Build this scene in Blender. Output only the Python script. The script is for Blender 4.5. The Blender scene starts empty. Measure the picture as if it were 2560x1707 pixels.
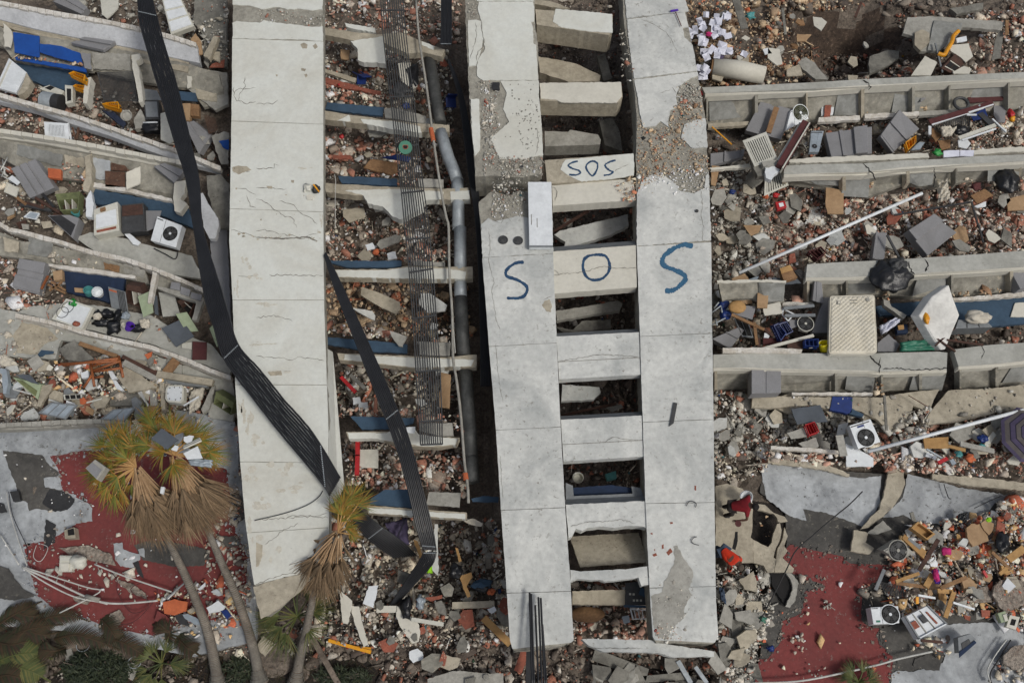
import bpy, math, random
import numpy as np
from mathutils import Vector, Matrix, noise
R = random.Random(7)
C = bpy.context.scene.collection
# ---------------------------------------------------------------- camera, sky, sun, exposure
TILT = math.radians(22); FPX = 2217.0; DIST = 30.0
CAM = Vector((0, -DIST*math.sin(TILT), 1.5+DIST*math.cos(TILT)))
cd = bpy.data.cameras.new('camera'); cam = bpy.data.objects.new('camera', cd); C.objects.link(cam)
cam.location = CAM; cam.rotation_euler = (TILT, 0, 0)
cd.sensor_width = 36; cd.lens = 36*FPX/2560; cd.clip_end = 2000
scn = bpy.context.scene; scn.camera = cam
w = bpy.data.worlds.new('World'); scn.world = w; w.use_nodes = True
nt = w.node_tree; bg = nt.nodes['Background']
sky = nt.nodes.new('ShaderNodeTexSky'); sky.sky_type = 'NISHITA'; sky.sun_disc = False
SUN_EL = math.radians(54); SUN_AZ = math.radians(128)      # azimuth from +Y, clockwise: light from the lower right
sky.sun_elevation = SUN_EL; sky.sun_rotation = SUN_AZ; sky.dust_density = 4.0; sky.air_density = 1.0; sky.ozone_density = 0.6
hs = nt.nodes.new('ShaderNodeHueSaturation'); hs.inputs['Saturation'].default_value = .6
nt.links.new(sky.outputs[0], hs.inputs['Color']); nt.links.new(hs.outputs[0], bg.inputs[0]); bg.inputs[1].default_value = 0.11
sl = bpy.data.lights.new('sun', 'SUN'); sl.energy = 2.0; sl.angle = math.radians(11); sl.color = (1, .97, .91)
so = bpy.data.objects.new('sun', sl); C.objects.link(so)
sd = Vector((math.sin(SUN_AZ)*math.cos(SUN_EL), math.cos(SUN_AZ)*math.cos(SUN_EL), math.sin(SUN_EL)))
so.rotation_euler = sd.to_track_quat('Z', 'Y').to_euler(); so.location = (0, 0, 40)
scn.view_settings.view_transform = 'Standard'; scn.view_settings.look = 'None'
scn.view_settings.exposure = -0.4; scn.view_settings.gamma = 1
# ---------------------------------------------------------------- pixel ray to a point at a given height
ct, st = math.cos(TILT), math.sin(TILT)
def P(x, y, z=0.0):
    a, b = (x-1280)/FPX, -(y-853.5)/FPX
    dx, dy, dz = a, b*ct+st, b*st-ct
    t = (z-CAM.z)/dz
    return Vector((CAM.x+a*t, CAM.y+dy*t, z))
def Pn(x, y, z):
    a, b = (x-1280)/FPX, -(y-853.5)/FPX
    dy, dz = b*ct+st, b*st-ct
    t = (z-CAM.z)/dz
    return np.stack([CAM.x+a*t, CAM.y+dy*t, z+0*a], 1)
S0 = 2.7516
FRM = dict(a=(0,0,S0), b=(640,0,S0), c=(1280,0,S0), d=(1920,0,S0), e=(0,570,S0), f=(640,570,S0), g=(1280,570,S0), h=(1920,570,S0),
  i=(0,1137,S0), j=(640,1137,S0), k=(1280,1137,S0), l=(1920,1137,S0), R1=(1780,200,4.9), R2=(2160,200,4.9), L1=(0,130,5.8075),
  U=(2240,1000,7.35), B1=(1120,0,3.408), W=(180,1000,3.92), G=(0,1450,3.675), L2=(0,400,4.704), L3=(0,680,3.92), R3=(1780,680,7.128),
  R4=(2140,1280,4.126), S=(1230,360,3.92), M=(1780,1200,6.818), x=(0,0,1.0))
def q(s):
    if not isinstance(s, str): return s
    t = s.split(); ox, oy, k = FRM[t[0]] if t[0] in FRM else (0,0,1)
    n = [float(v) for v in (t[1:] if t[0] in FRM else t)]
    return [(ox+n[j]/k, oy+n[j+1]/k) for j in range(0, len(n), 2)]
# ---------------------------------------------------------------- terrain height
def sstep(v, a, b):
    t = np.clip((v-a)/(b-a), 0, 1); return t*t*(3-2*t)
PITC = P(2100, 120, 0)
def H(x, y):
    n = .13*np.sin(1.3*x+.7*y)+.09*np.sin(2.9*x-1.7*y+1)+.07*np.sin(3.7*y+5.1*x*.3)+.04*np.sin(7.3*x+2)*np.sin(6.1*y)
    h = .32+n
    h = h*(sstep(y, -11.2, -9.2)*.85+.15)
    inside = sstep(x, -6.8, -6.2)*(1-sstep(x, 6.3, 6.9))
    h = h-.5*inside*sstep(y, -9.5, -8)
    slot = sstep(x, -2.9, -2.3)*(1-sstep(x, -.9, -.5))+sstep(x, .9, 1.3)*(1-sstep(x, 4.3, 4.7)); h = h-.9*slot*sstep(y, -8.6, -7.4)
    h = h-2.3*np.exp(-(((x-PITC.x)/2.4)**2+((y-PITC.y)/1.7)**2)**1.5)
    h = h+.5*np.exp(-(((x-14)/3.2)**2+((y-11.5)/2)**2))
    return h
def G(x, y, dz=0.0):
    p = P(x, y, .3)
    for _ in range(3): p = P(x, y, float(H(p.x, p.y))+dz)
    return p
def Gn(x, y, dz):
    p = Pn(x, y, .3+0*x)
    for _ in range(3): p = Pn(x, y, H(p[:, 0], p[:, 1])+dz)
    return p
# ---------------------------------------------------------------- materials
def lin(c, k=1.0):
    o = []
    for v in c:
        v = v/255; v = v/12.92 if v <= .04045 else ((v+.055)/1.055)**2.4
        o.append(min(.92, v*k))
    return (*o, 1)
KA = 1.12
def mat(name, rgb, rgb2=None, st_=.5, s1=.7, var=.18, s2=9, speck=None, sp=.62, s3=11, bump=.35, rough=.88, metal=0, attr=False, isl=None, bd=.03):
    m = bpy.data.materials.new(name); m.use_nodes = True; n = m.node_tree.nodes; L = m.node_tree.links
    b = n['Principled BSDF']; b.inputs['Roughness'].default_value = rough; b.inputs['Metallic'].default_value = metal
    g = n.new('ShaderNodeNewGeometry')
    def noi(sc, det, r=.6, dis=0):
        t = n.new('ShaderNodeTexNoise'); t.inputs['Scale'].default_value = sc; t.inputs['Detail'].default_value = det
        t.inputs['Roughness'].default_value = r; t.inputs['Distortion'].default_value = dis; L.new(g.outputs['Position'], t.inputs['Vector']); return t
    def ramp(src, a, z, ca=(0,0,0,1), cz=(1,1,1,1)):
        r = n.new('ShaderNodeValToRGB'); r.color_ramp.elements[0].position = a; r.color_ramp.elements[1].position = z
        r.color_ramp.elements[0].color = ca; r.color_ramp.elements[1].color = cz; L.new(src, r.inputs[0]); return r
    def mix(f, a, c, mode='MIX'):
        x = n.new('ShaderNodeMix'); x.data_type = 'RGBA'; x.blend_type = mode
        for sock, v in ((0, f), (6, a), (7, c)):
            if hasattr(v, 'is_linked') or hasattr(v, 'links'): L.new(v, x.inputs[sock])
            else: x.inputs[sock].default_value = v
        return x.outputs[2]
    n1 = noi(s1, 8, .65, .6); n2 = noi(s2, 9, .7)
    if attr:
        at = n.new('ShaderNodeAttribute'); at.attribute_name = 'Col'; col = at.outputs['Color']
    elif isl:
        r = ramp(g.outputs['Random Per Island'], 0, 1); cr = r.color_ramp
        cr.elements[0].color = lin(isl[0], KA); cr.elements[1].color = lin(isl[-1], KA)
        for i_, c_ in enumerate(isl[1:-1]):
            e = cr.elements.new((i_+1)/(len(isl)-1)); e.color = lin(c_, KA)
        col = r.outputs[0]
    else:
        c1 = lin(rgb, KA); c2 = lin(rgb2, KA) if rgb2 else lin([v*.8 for v in rgb], KA)
        col = mix(ramp(n1.outputs[0], .5-.16, .5+.2 if st_ < 1 else .55).outputs[0], c1, c2)
        if st_ != .5:
            x = n.new('ShaderNodeMath'); x.operation = 'MULTIPLY'; x.inputs[1].default_value = st_
            L.new(ramp(n1.outputs[0], .4, .66).outputs[0], x.inputs[0]); col = mix(x.outputs[0], c1, c2)
    lo, hi = 1-var*1.6, 1+var
    col = mix(1.0, col, ramp(n2.outputs[0], .3, .7, (lo, lo, lo, 1), (hi, hi, hi, 1)).outputs[0], 'MULTIPLY')
    if speck:
        n3 = noi(s3, 5, .75); n4 = noi(.55, 3)
        a = n.new('ShaderNodeMath'); a.operation = 'MULTIPLY'
        L.new(ramp(n3.outputs[0], sp, sp+.035).outputs[0], a.inputs[0]); L.new(ramp(n4.outputs[0], .38, .6, (.15,.15,.15,1)).outputs[0], a.inputs[1])
        col = mix(a.outputs[0], col, lin(speck, KA))
    L.new(col, b.inputs['Base Color'])
    if bump:
        bp = n.new('ShaderNodeBump'); bp.inputs['Strength'].default_value = bump; bp.inputs['Distance'].default_value = bd
        L.new(n2.outputs[0], bp.inputs['Height']); L.new(bp.outputs[0], b.inputs['Normal'])
    return m
D = {}
D['plaster'] = mat('white_plaster', (203,205,198), (178,174,160), .5001, .45, .06, 7, (150,148,140), .66, 9, .15, bd=.01)
D['plasterg'] = mat('weathered_plaster', (199,200,195), (158,161,159), .85, .55, .10, 6, (136,134,127), .60, 7, .25, bd=.012)
D['cream'] = mat('cream_plaster', (198,195,183), (180,177,165), .6, .8, .06, 7, (150,144,130), .65, 9, .2, bd=.01)
D['core'] = mat('exposed_concrete', (156,153,142), (124,120,110), .8, 1.4, .22, 6, (92,88,80), .6, 12, .9, bd=.05)
D['conc'] = mat('grey_concrete', (158,156,148), (126,124,116), .8, .9, .16, 7, (95,93,86), .62, 10, .5)
D['concd'] = mat('dark_concrete', (126,124,116), (88,86,80), .9, 1.1, .22, 6, (70,68,62), .6, 9, .6)
D['concb'] = mat('beige_concrete', (172,164,146), (138,130,114), .8, .9, .16, 6, (112,104,90), .6, 10, .6)
D['floor'] = mat('floor_screed', (169,169,162), (141,141,133), .7, .7, .12, 6, (98,94,84), .64, 9, .3)
D['niche'] = mat('stained_concrete_wall', (152,149,138), (102,99,90), .85, 1.1, .2, 5, (172,162,142), .60, 5, .5)
D['panel'] = mat('smooth_concrete_panel', (140,141,137), (108,108,103), .8, 1.3, .14, 7, None, bump=.15)
D['clad'] = mat('grey_textured_cladding', (132,132,134), (118,118,119), .5, .9, .08, 20, (160,160,158), .70, 9, .25, bd=.008)
D['beam'] = mat('pale_parapet_paint', (186,188,190), (160,162,164), .7, .8, .10, 8, (120,120,116), .62, 10, .3)
D['edge'] = mat('chipped_white_edge', (206,203,196), (165,155,138), .7, 2.6, .14, 9, (140,130,112), .6, 8, .6)
D['bblue'] = mat('bright_blue_paint', (18,72,148), (14,58,124), .6, 1.5, .08, 8, (120,116,104), .7, 7, .15)
D['sblue'] = mat('slate_blue_paint', (56,78,98), (44,62,78), .7, 1.2, .12, 8, (110,110,104), .66, 7, .2)
D['dblue'] = mat('deep_blue_paint', (30,46,72), (22,34,52), .7, 1.2, .12, 8, (80,90,90), .66, 7, .2)
D['silver'] = mat('silver_roof_membrane', (170,174,176), (122,125,127), .9, .8, .15, 5, (90,90,88), .6, 6, .4, rough=.7)
D['red'] = mat('red_roof_paint', (118,55,53), (102,52,50), .8, .8, .14, 8, (120,104,98), .6, 6, .3)
D['bitumen'] = mat('dark_bitumen', (84,82,78), (58,57,55), .9, .8, .22, 6, (116,112,102), .6, 7, .6)
D['black'] = mat('black_sheet', (38,38,40), (52,52,52), .5, 1.5, .2, 9, None, bump=.4, rough=.6)
D['pvc'] = mat('black_conduit', (25,26,29), (36,37,40), .5, 1.5, .1, 9, None, bump=0, rough=.45)
D['white'] = mat('white_enamel', (214,218,220), (192,196,198), .6, 1.5, .06, 8, (120,110,100), .69, 9, .1, rough=.4)
D['offw'] = mat('dirty_white_plastic', (196,195,184), (170,168,156), .6, 1.5, .08, 8, (120,110,100), .66, 9, .15, rough=.5)
D['grey'] = mat('grey_sheet_metal', (122,126,128), (98,101,103), .6, 1.8, .12, 8, None, bump=.15, rough=.5)
D['dgrey'] = mat('dark_grey_metal', (62,63,64), (48,48,48), .6, 2, .2, 8, (90,86,80), .62, 8, .3, rough=.6)
D['char'] = mat('charcoal_board', (84,90,97), (72,77,83), .5, 1.5, .08, 8, None, bump=.1)
D['galv'] = mat('galvanised_steel', (160,167,171), (126,133,137), .6, 3, .12, 8, None, bump=.1, rough=.5, metal=.15)
D['duct'] = mat('tarnished_duct_steel', (62,63,62), (96,97,95), .8, 1.6, .2, 9, None, bump=.2, rough=.6, metal=.1)
D['wood'] = mat('brown_timber', (140,108,76), (108,80,54), .8, 3, .2, 14, None, bump=.4)
D['owood'] = mat('orange_varnished_wood', (150,88,48), (112,64,36), .8, 3, .2, 14, None, bump=.3, rough=.5)
D['dwood'] = mat('dark_brown_wood', (78,54,44), (54,38,32), .8, 3, .2, 12, None, bump=.3)
D['ply'] = mat('tan_plywood', (172,136,88), (142,108,66), .7, 2, .1, 10, None, bump=.2)
D['card'] = mat('brown_cardboard', (164,136,104), (138,110,80), .7, 2, .1, 10, None, bump=.2)
D['mar'] = mat('maroon_paint', (84,44,44), (66,36,36), .6, 2, .15, 9, None, bump=.2)
D['sage'] = mat('sage_green_paint', (150,162,134), (128,140,112), .6, 2, .1, 8, (90,84,70), .66, 8, .15)
D['olive'] = mat('olive_green_cabinet', (112,118,80), (84,90,60), .8, 2.4, .18, 8, (66,58,44), .62, 8, .2)
D['brick'] = mat('terracotta_brick', (146,84,66), (118,70,56), .8, 3, .2, 10, (176,160,140), .6, 8, .6)
D['orange'] = mat('orange_paint', (190,104,66), (164,84,52), .5, 2, .1, 10, None, bump=.2)
D['yel'] = mat('yellow_plastic', (222,156,28), (196,130,20), .5, 2, .06, 8, None, bump=.05, rough=.45)
D['lyel'] = mat('bright_yellow_plastic', (222,206,30), None, .5, 2, .06, 8, None, bump=.05, rough=.4)
D['bluep'] = mat('blue_plastic', (26,50,112), (20,40,90), .5, 2, .06, 8, None, bump=.05, rough=.45)
D['navy'] = mat('navy_cloth', (40,48,68), (30,36,52), .5, 2, .1, 8, None, bump=.2)
D['redp'] = mat('red_plastic', (176,36,40), (150,28,32), .5, 2, .06, 8, None, bump=.05, rough=.45)
D['green'] = mat('green_plastic', (40,140,60), None, .5, 2, .06, 8, None, bump=.05, rough=.45)
D['dgreen'] = mat('sea_green_sheet', (44,116,92), (34,96,76), .5, 2, .1, 8, None, bump=.1, rough=.5)
D['teal'] = mat('teal_plastic', (84,150,150), (66,124,124), .5, 2, .08, 8, None, bump=.05, rough=.4)
D['purp'] = mat('purple_plastic', (88,50,168), None, .5, 2, .06, 8, None, bump=.05, rough=.4)
D['bag'] = mat('black_bin_bag', (22,23,25), (34,35,38), .5, 4, .1, 12, None, bump=.5, rough=.3)
D['cloth'] = mat('dusty_white_cloth', (196,190,176), (168,160,144), .6, 3, .1, 9, None, bump=.4)
D['matt'] = mat('quilted_mattress_cloth', (204,199,184), (186,178,158), .6, 1.5, .05, 10, None, bump=.1)
D['foam'] = mat('white_foam', (218,217,211), None, .5, 2, .04, 8, None, bump=.05)
D['glass'] = mat('dusty_glass', (150,160,168), (120,128,134), .7, 2, .1, 6, None, bump=0, rough=.25)
D['stain'] = mat('water_stained_plaster', (194,191,179), (180,175,160), .8, 2.5, .12, 12, (196,196,188), .55, 9, .2)
D['dark'] = mat('dark_fill_and_shade', (26,25,25), (18,17,17), .5, 2, .2, 6, None, bump=.2)  # near-black fill; paints shade into openings, also dark panes and emblems
D['paint1'] = mat('dark_blue_spray_paint', (34,62,92), (46,82,112), .6, 5, .16, 14, (165,168,166), .65, 18, 0)
D['paint2'] = mat('blue_spray_paint', (46,88,118), (66,108,134), .6, 5, .16, 14, (168,172,172), .64, 18, 0)
D['line'] = mat('crack_shadow', (96,92,84), (134,130,120), .5, 6, .3, 9, None, bump=0)
D['rub'] = mat('mixed_rubble', (1,1,1), var=.22, s2=16, attr=True, bump=.5, bd=.02)
D['gravel'] = mat('fine_rubble', (158,148,136), (126,112,100), .9, 2.2, .45, 11, (150,92,72), .6, 9, 1, bd=.08)
D['ground'] = mat('rubble_soil', (114,104,93), (74,66,58), .9, 1.4, .45, 12, (140,96,78), .62, 13, .8, bd=.04)  # soil tone kept darker than the chunks to paint shade into gaps
D['pit'] = mat('shaded_brown_earth', (82,68,57), (56,46,39), .9, 1.6, .4, 9, (124,108,92), .6, 9, .9, bd=.06)  # brown earth, darkened to paint the shade of the deep pit
D['soil'] = mat('garden_soil', (40,34,29), (26,22,19), .9, 1.2, .35, 8, (90,78,62), .63, 10, .9, bd=.06)  # dark soil, its tone lowered further to paint in the garden's shade
D['bark'] = mat('palm_bark', (122,110,98), (86,76,66), .9, 1.5, .25, 12, (66,56,48), .6, 9, .8)
D['frond'] = mat('live_palm_leaf', (1,1,1), isl=[(74,86,34),(96,102,38),(122,112,36),(146,108,36),(116,84,36)], var=.15, bump=0, rough=.7)
D['frondg'] = mat('green_palm_leaf', (1,1,1), isl=[(58,70,38),(76,84,42),(98,94,50)], var=.15, bump=0, rough=.7)
D['dead'] = mat('dead_palm_leaf', (1,1,1), isl=[(78,65,49),(108,90,68),(136,114,88),(92,74,54)], var=.2, bump=0, rough=.9)
D['dfrond'] = mat('dark_palm_leaf', (1,1,1), isl=[(34,40,20),(48,46,24),(64,46,28),(44,32,22)], var=.15, bump=0, rough=.8)  # leaf colours lowered to paint in the garden's shade
D['leaf'] = mat('shrub_leaf', (1,1,1), isl=[(28,38,24),(42,52,32),(56,62,38)], var=.15, bump=0, rough=.7)  # shrub greens lowered to paint in the garden's shade
D['skin'] = mat('brown_skin', (96,66,52), None, .5, 2, .05, 8, None, bump=0, rough=.6)
D['hair'] = mat('black_hair', (22,18,17), None, .5, 2, .1, 30, None, bump=.3)
D['hair2'] = mat('grey_brown_hair', (82,72,62), None, .5, 2, .1, 30, None, bump=.3)
D['shirtr'] = mat('dark_red_shirt', (128,20,32), None, .5, 4, .1, 8, None, bump=.1)
D['shirto'] = mat('orange_red_shirt', (216,56,26), None, .5, 4, .1, 8, None, bump=.1)
D['denim'] = mat('blue_denim', (62,76,96), None, .5, 4, .1, 8, None, bump=.1)
D['drk'] = mat('dark_trousers', (42,38,38), None, .5, 4, .1, 8, None, bump=.1)
D['paper'] = mat('white_paper', (214,216,226), (190,192,206), .5, 3, .04, 8, None, bump=0)
D['um1'] = mat('umbrella_purple', (78,70,96), None, .5, 3, .05, 8, None, bump=0)
D['um2'] = mat('umbrella_grey', (96,90,88), None, .5, 3, .05, 8, None, bump=0)
D['um3'] = mat('umbrella_dark', (34,30,46), None, .5, 3, .05, 8, None, bump=0)
D['rust'] = mat('rusty_sheet', (98,70,54), (70,50,40), .9, 3, .25, 8, (130,116,100), .6, 7, .4)
D['wire'] = mat('white_cable', (196,196,190), None, .5, 2, .05, 8, None, bump=0, rough=.6)
D['wireb'] = mat('black_cable', (30,30,31), None, .5, 2, .05, 8, None, bump=0, rough=.6)
D['pink'] = mat('pink_cloth', (190,40,110), None, .5, 4, .1, 8, None, bump=.1)
D['neon'] = mat('lime_plastic', (150,214,30), None, .5, 4, .05, 8, None, bump=0)
# ---------------------------------------------------------------- mesh builder
class MB:
    def __init__(s): s.v = []; s.f = []; s.m = []
    def face(s, pts, mi=0):
        b = len(s.v); s.v += [Vector(p) for p in pts]; s.f.append(list(range(b, b+len(pts)))); s.m.append(mi); return s
    def prism(s, top, bot, mi=0, mside=None, cap=True):
        n = len(top); b = len(s.v)
        ar = sum(top[i].x*top[(i+1) % n].y-top[(i+1) % n].x*top[i].y for i in range(n))
        if ar < 0: top = top[::-1]; bot = bot[::-1]
        s.v += [Vector(p) for p in top]+[Vector(p) for p in bot]
        s.f.append(list(range(b, b+n))); s.m.append(mi)
        s.f.append(list(range(b+2*n-1, b+n-1, -1))); s.m.append(mi if mside is None else mside)
        for i in range(n):
            j = (i+1) % n; s.f.append([b+i, b+n+i, b+n+j, b+j]); s.m.append(mi if mside is None else mside)
        return s
    def hexa(s, c, mi=0):       # 8 corners: bottom 4 then top 4
        b = len(s.v); s.v += [Vector(p) for p in c]
        for f in ((3,2,1,0),(4,5,6,7),(0,1,5,4),(1,2,6,5),(2,3,7,6),(3,0,4,7)): s.f.append([b+i for i in f]); s.m.append(mi)
        return s
    def bar(s, a, b, w, h, up=Vector((0,0,1)), mi=0):
        a, b = Vector(a), Vector(b); d = (b-a).normalized(); sx = d.cross(up)
        if sx.length < 1e-4: sx = d.cross(Vector((1,0,0)))
        sx = sx.normalized()*w/2; uz = sx.normalized().cross(d)*h/2
        return s.hexa([a-sx-uz, a+sx-uz, b+sx-uz, b-sx-uz, a-sx+uz, a+sx+uz, b+sx+uz, b-sx+uz], mi)
    def tube(s, pts, r, n=8, mi=0, cap=True):
        rr = r if isinstance(r, (list, tuple)) else [r]*len(pts); b = len(s.v); m = len(pts); pv = None
        for i, p in enumerate(pts):
            d = (pts[min(i+1, m-1)]-pts[max(i-1, 0)]).normalized()
            a = (pv-d*pv.dot(d)) if pv else d.orthogonal()
            if a.length < 1e-5: a = d.orthogonal()
            a.normalize(); pv = a; c = d.cross(a)
            for k in range(n):
                t = 2*math.pi*k/n; s.v.append(p+(a*math.cos(t)+c*math.sin(t))*rr[i])
        for i in range(m-1):
            for k in range(n):
                j = (k+1) % n; s.f.append([b+i*n+k, b+i*n+j, b+(i+1)*n+j, b+(i+1)*n+k]); s.m.append(mi)
        if cap:
            s.f.append([b+k for k in range(n)][::-1]); s.m.append(mi); s.f.append([b+(m-1)*n+k for k in range(n)]); s.m.append(mi)
        return s
    def blob(s, c, rx, ry, rz, seed=0, amp=.25, n=14, mi=0, fr=1.7):
        b = len(s.v); rows = n//2+1
        for i in range(rows+1):
            ph = math.pi*i/rows
            for k in range(n):
                th = 2*math.pi*k/n; d = Vector((math.sin(ph)*math.cos(th), math.sin(ph)*math.sin(th), math.cos(ph)))
                m = 1+amp*noise.noise(d*fr+Vector((seed*3.1, seed*1.7, 0)))*1.6+amp*.5*noise.noise(d*fr*3+Vector((seed, 0, 9)))
                s.v.append(Vector(c)+Vector((d.x*rx*m, d.y*ry*m, d.z*rz*m)))
        for i in range(rows):
            for k in range(n):
                j = (k+1) % n; s.f.append([b+i*n+k, b+(i+1)*n+k, b+(i+1)*n+j, b+i*n+j]); s.m.append(mi)
        return s
    def mesh(s, name, mats, off):
        me = bpy.data.meshes.new(name); me.from_pydata([p-off for p in s.v], [], s.f)
        for m in (mats if isinstance(mats, (list, tuple)) else [mats]): me.materials.append(D[m] if isinstance(m, str) else m)
        me.polygons.foreach_set('material_index', s.m); me.update(); return me
def finish(o, label=None, cat=None, group=None, kind=None):
    if label: o['label'] = label
    if cat: o['category'] = cat
    if group: o['group'] = group
    if kind: o['kind'] = kind
    return o
def base_of(mbs):
    vs = [p for m in mbs for p in m.v]
    return Vector((sum(p.x for p in vs)/len(vs), sum(p.y for p in vs)/len(vs), min(p.z for p in vs)))
def single(name, label, cat, mb, mats, group=None, kind=None, smooth=False, bev=0):
    L = base_of([mb]); o = bpy.data.objects.new(name, mb.mesh(name, mats, L)); C.objects.link(o); o.location = L
    if smooth: o.data.shade_smooth()
    if bev:
        m = o.modifiers.new('b', 'BEVEL'); m.width = bev; m.segments = 2; m.limit_method = 'ANGLE'
    return finish(o, label, cat, group, kind)
def multi(name, label, cat, parts, group=None):
    """parts: (part name, MB, mats, [sub-parts] or None, options)"""
    L = base_of([p[1] for p in parts]); t = bpy.data.objects.new(name, None); C.objects.link(t); t.location = L
    t.empty_display_size = .2
    finish(t, label, cat, group)
    def add(p, par):
        o = bpy.data.objects.new(p[0], p[1].mesh(p[0], p[2], L)); C.objects.link(o); o.parent = par
        op = p[4] if len(p) > 4 else {}
        if op.get('smooth'): o.data.shade_smooth()
        if op.get('bev'):
            m = o.modifiers.new('b', 'BEVEL'); m.width = op['bev']; m.segments = 2; m.limit_method = 'ANGLE'
        if op.get('label'): o['label'] = op['label']
        for sp_ in (p[3] if len(p) > 3 and p[3] else []): add(sp_, o)
    for p in parts: add(p, t)
    return t
# ---------------------------------------------------------------- outlines
def rag(pts, amp, step=7, seed=1, z=None):
    """jagged outline in pixels; z list interpolated -> list of (x,y,z)"""
    rr = random.Random(seed*977+int(pts[0][0])); out = []; n = len(pts)
    zs = z if isinstance(z, (list, tuple)) else [z]*n
    for i in range(n):
        (x0, y0), (x1, y1) = pts[i], pts[(i+1) % n]; z0, z1 = zs[i], zs[(i+1) % n]
        Ln = math.hypot(x1-x0, y1-y0); k = max(1, int(Ln/step)) if amp else 1
        nx, ny = (y1-y0)/(Ln+1e-6), -(x1-x0)/(Ln+1e-6)
        for j in range(k):
            t = j/k
            if 0 < j: t += rr.uniform(-.3, .3)/k
            d = rr.uniform(-amp, amp) if j else rr.uniform(-amp, amp)*.4
            out.append((x0+(x1-x0)*t+nx*d, y0+(y1-y0)*t+ny*d, z0+(z1-z0)*t))
    return out
def cat_rom(pts, k=6):
    out = []; n = len(pts)
    for i in range(n-1):
        p0, p1, p2, p3 = pts[max(i-1, 0)], pts[i], pts[i+1], pts[min(i+2, n-1)]
        for j in range(k):
            t = j/k
            out.append(tuple(.5*(2*p1[a]+(p2[a]-p0[a])*t+(2*p0[a]-5*p1[a]+4*p2[a]-p3[a])*t*t+(3*p1[a]-p0[a]-3*p2[a]+p3[a])*t**3) for a in range(len(p1))))
    out.append(tuple(pts[-1])); return out
SEED = [0]
def slabm(s, z, th, r=0, step=7, mb=None, mi=0, ms=None):
    SEED[0] += 1; mb = mb or MB()
    pts = rag(q(s), r, step, SEED[0], z)
    top = [P(*p) for p in pts]; bot = [p-Vector((0, 0, th)) for p in top]
    return mb.prism(top, bot, mi, ms)
def slab(name, label, cat, s, z, th, m, r=0, step=7, group=None, kind=None):
    return single(name, label, cat, slabm(s, z, th, r, step, ms=1 if isinstance(m, (list, tuple)) else None), m, group, kind)
def overlay(s, z, r=2, step=6, th=.004, mb=None, mi=0): return slabm(s, z, th, r, step, mb, mi)
def pipe(name, label, cat, s, z, r, m, n=8, sm=True, group=None, k=5):
    p = q(s); zz = z if isinstance(z, (list, tuple)) else [z]*len(p)
    pts = [(a[0], a[1], b) for a, b in zip(p, zz)]
    if k > 1: pts = cat_rom(pts, k)
    return single(name, label, cat, MB().tube([P(*a) for a in pts], r, n), m, group, smooth=sm)
def plank(name, label, cat, s, wid, z, th, m, group=None, r=0):
    (x0, y0), (x1, y1) = q(s); z = z if isinstance(z, (list, tuple)) else (z, z)
    return single(name, label, cat, MB().bar(P(x0, y0, z[0]), P(x1, y1, z[1]), wid, th), m, group)
def crackm(s, z, wid=.9, mb=None, jag=3.2, step=7, mi=0):
    """a thin dark ribbon along a jagged path, lying on a surface at height z"""
    SEED[0] += 1; rr = random.Random(SEED[0]); mb = mb or MB(); p = q(s); pts = []
    for i in range(len(p)-1):
        (x0, y0), (x1, y1) = p[i], p[i+1]; Ln = math.hypot(x1-x0, y1-y0); k = max(1, int(Ln/step))
        for j in range(k):
            t = j/k; d = rr.uniform(-jag, jag)*(0 if jag == 0 else 1); nx, ny = (y1-y0)/Ln, -(x1-x0)/Ln
            pts.append((x0+(x1-x0)*t+nx*d, y0+(y1-y0)*t+ny*d))
    pts.append(p[-1]); n = len(pts); A = []; B = []
    for i, (x, y) in enumerate(pts):
        dx = pts[min(i+1, n-1)][0]-pts[max(i-1, 0)][0]; dy = pts[min(i+1, n-1)][1]-pts[max(i-1, 0)][1]; l = math.hypot(dx, dy)+1e-6
        e = wid/2*(rr.uniform(.4, 1.3) if jag else 1)*(.3 if i in (0, n-1) and jag else 1)
        A.append(P(x-dy/l*e, y+dx/l*e, z)); B.append(P(x+dy/l*e, y-dx/l*e, z))
    for i in range(n-1): mb.face([A[i], A[i+1], B[i+1], B[i]], mi)
    return mb
def stroke(s, z, wid, mb, rough=1.2):
    SEED[0] += 1; rr = random.Random(SEED[0]); pts = cat_rom(q(s), 9); n = len(pts); A = []; B = []
    for i, (x, y) in enumerate(pts):
        dx = pts[min(i+1, n-1)][0]-pts[max(i-1, 0)][0]; dy = pts[min(i+1, n-1)][1]-pts[max(i-1, 0)][1]; l = math.hypot(dx, dy)+1e-6
        e = wid/2*(.88+.12*math.sin(i*.35)); e1 = e+rr.uniform(-rough, rough)*.5; e2 = e+rr.uniform(-rough, rough)*.5
        if i in (0, n-1): e1 *= .6; e2 *= .6
        A.append(P(x-dy/l*e1, y+dx/l*e1, z)); B.append(P(x+dy/l*e2, y-dx/l*e2, z))
    for i in range(n-1): mb.prism([A[i], B[i], B[i+1], A[i+1]], [p-Vector((0, 0, .003)) for p in (A[i], B[i], B[i+1], A[i+1])])
    return mb
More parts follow.
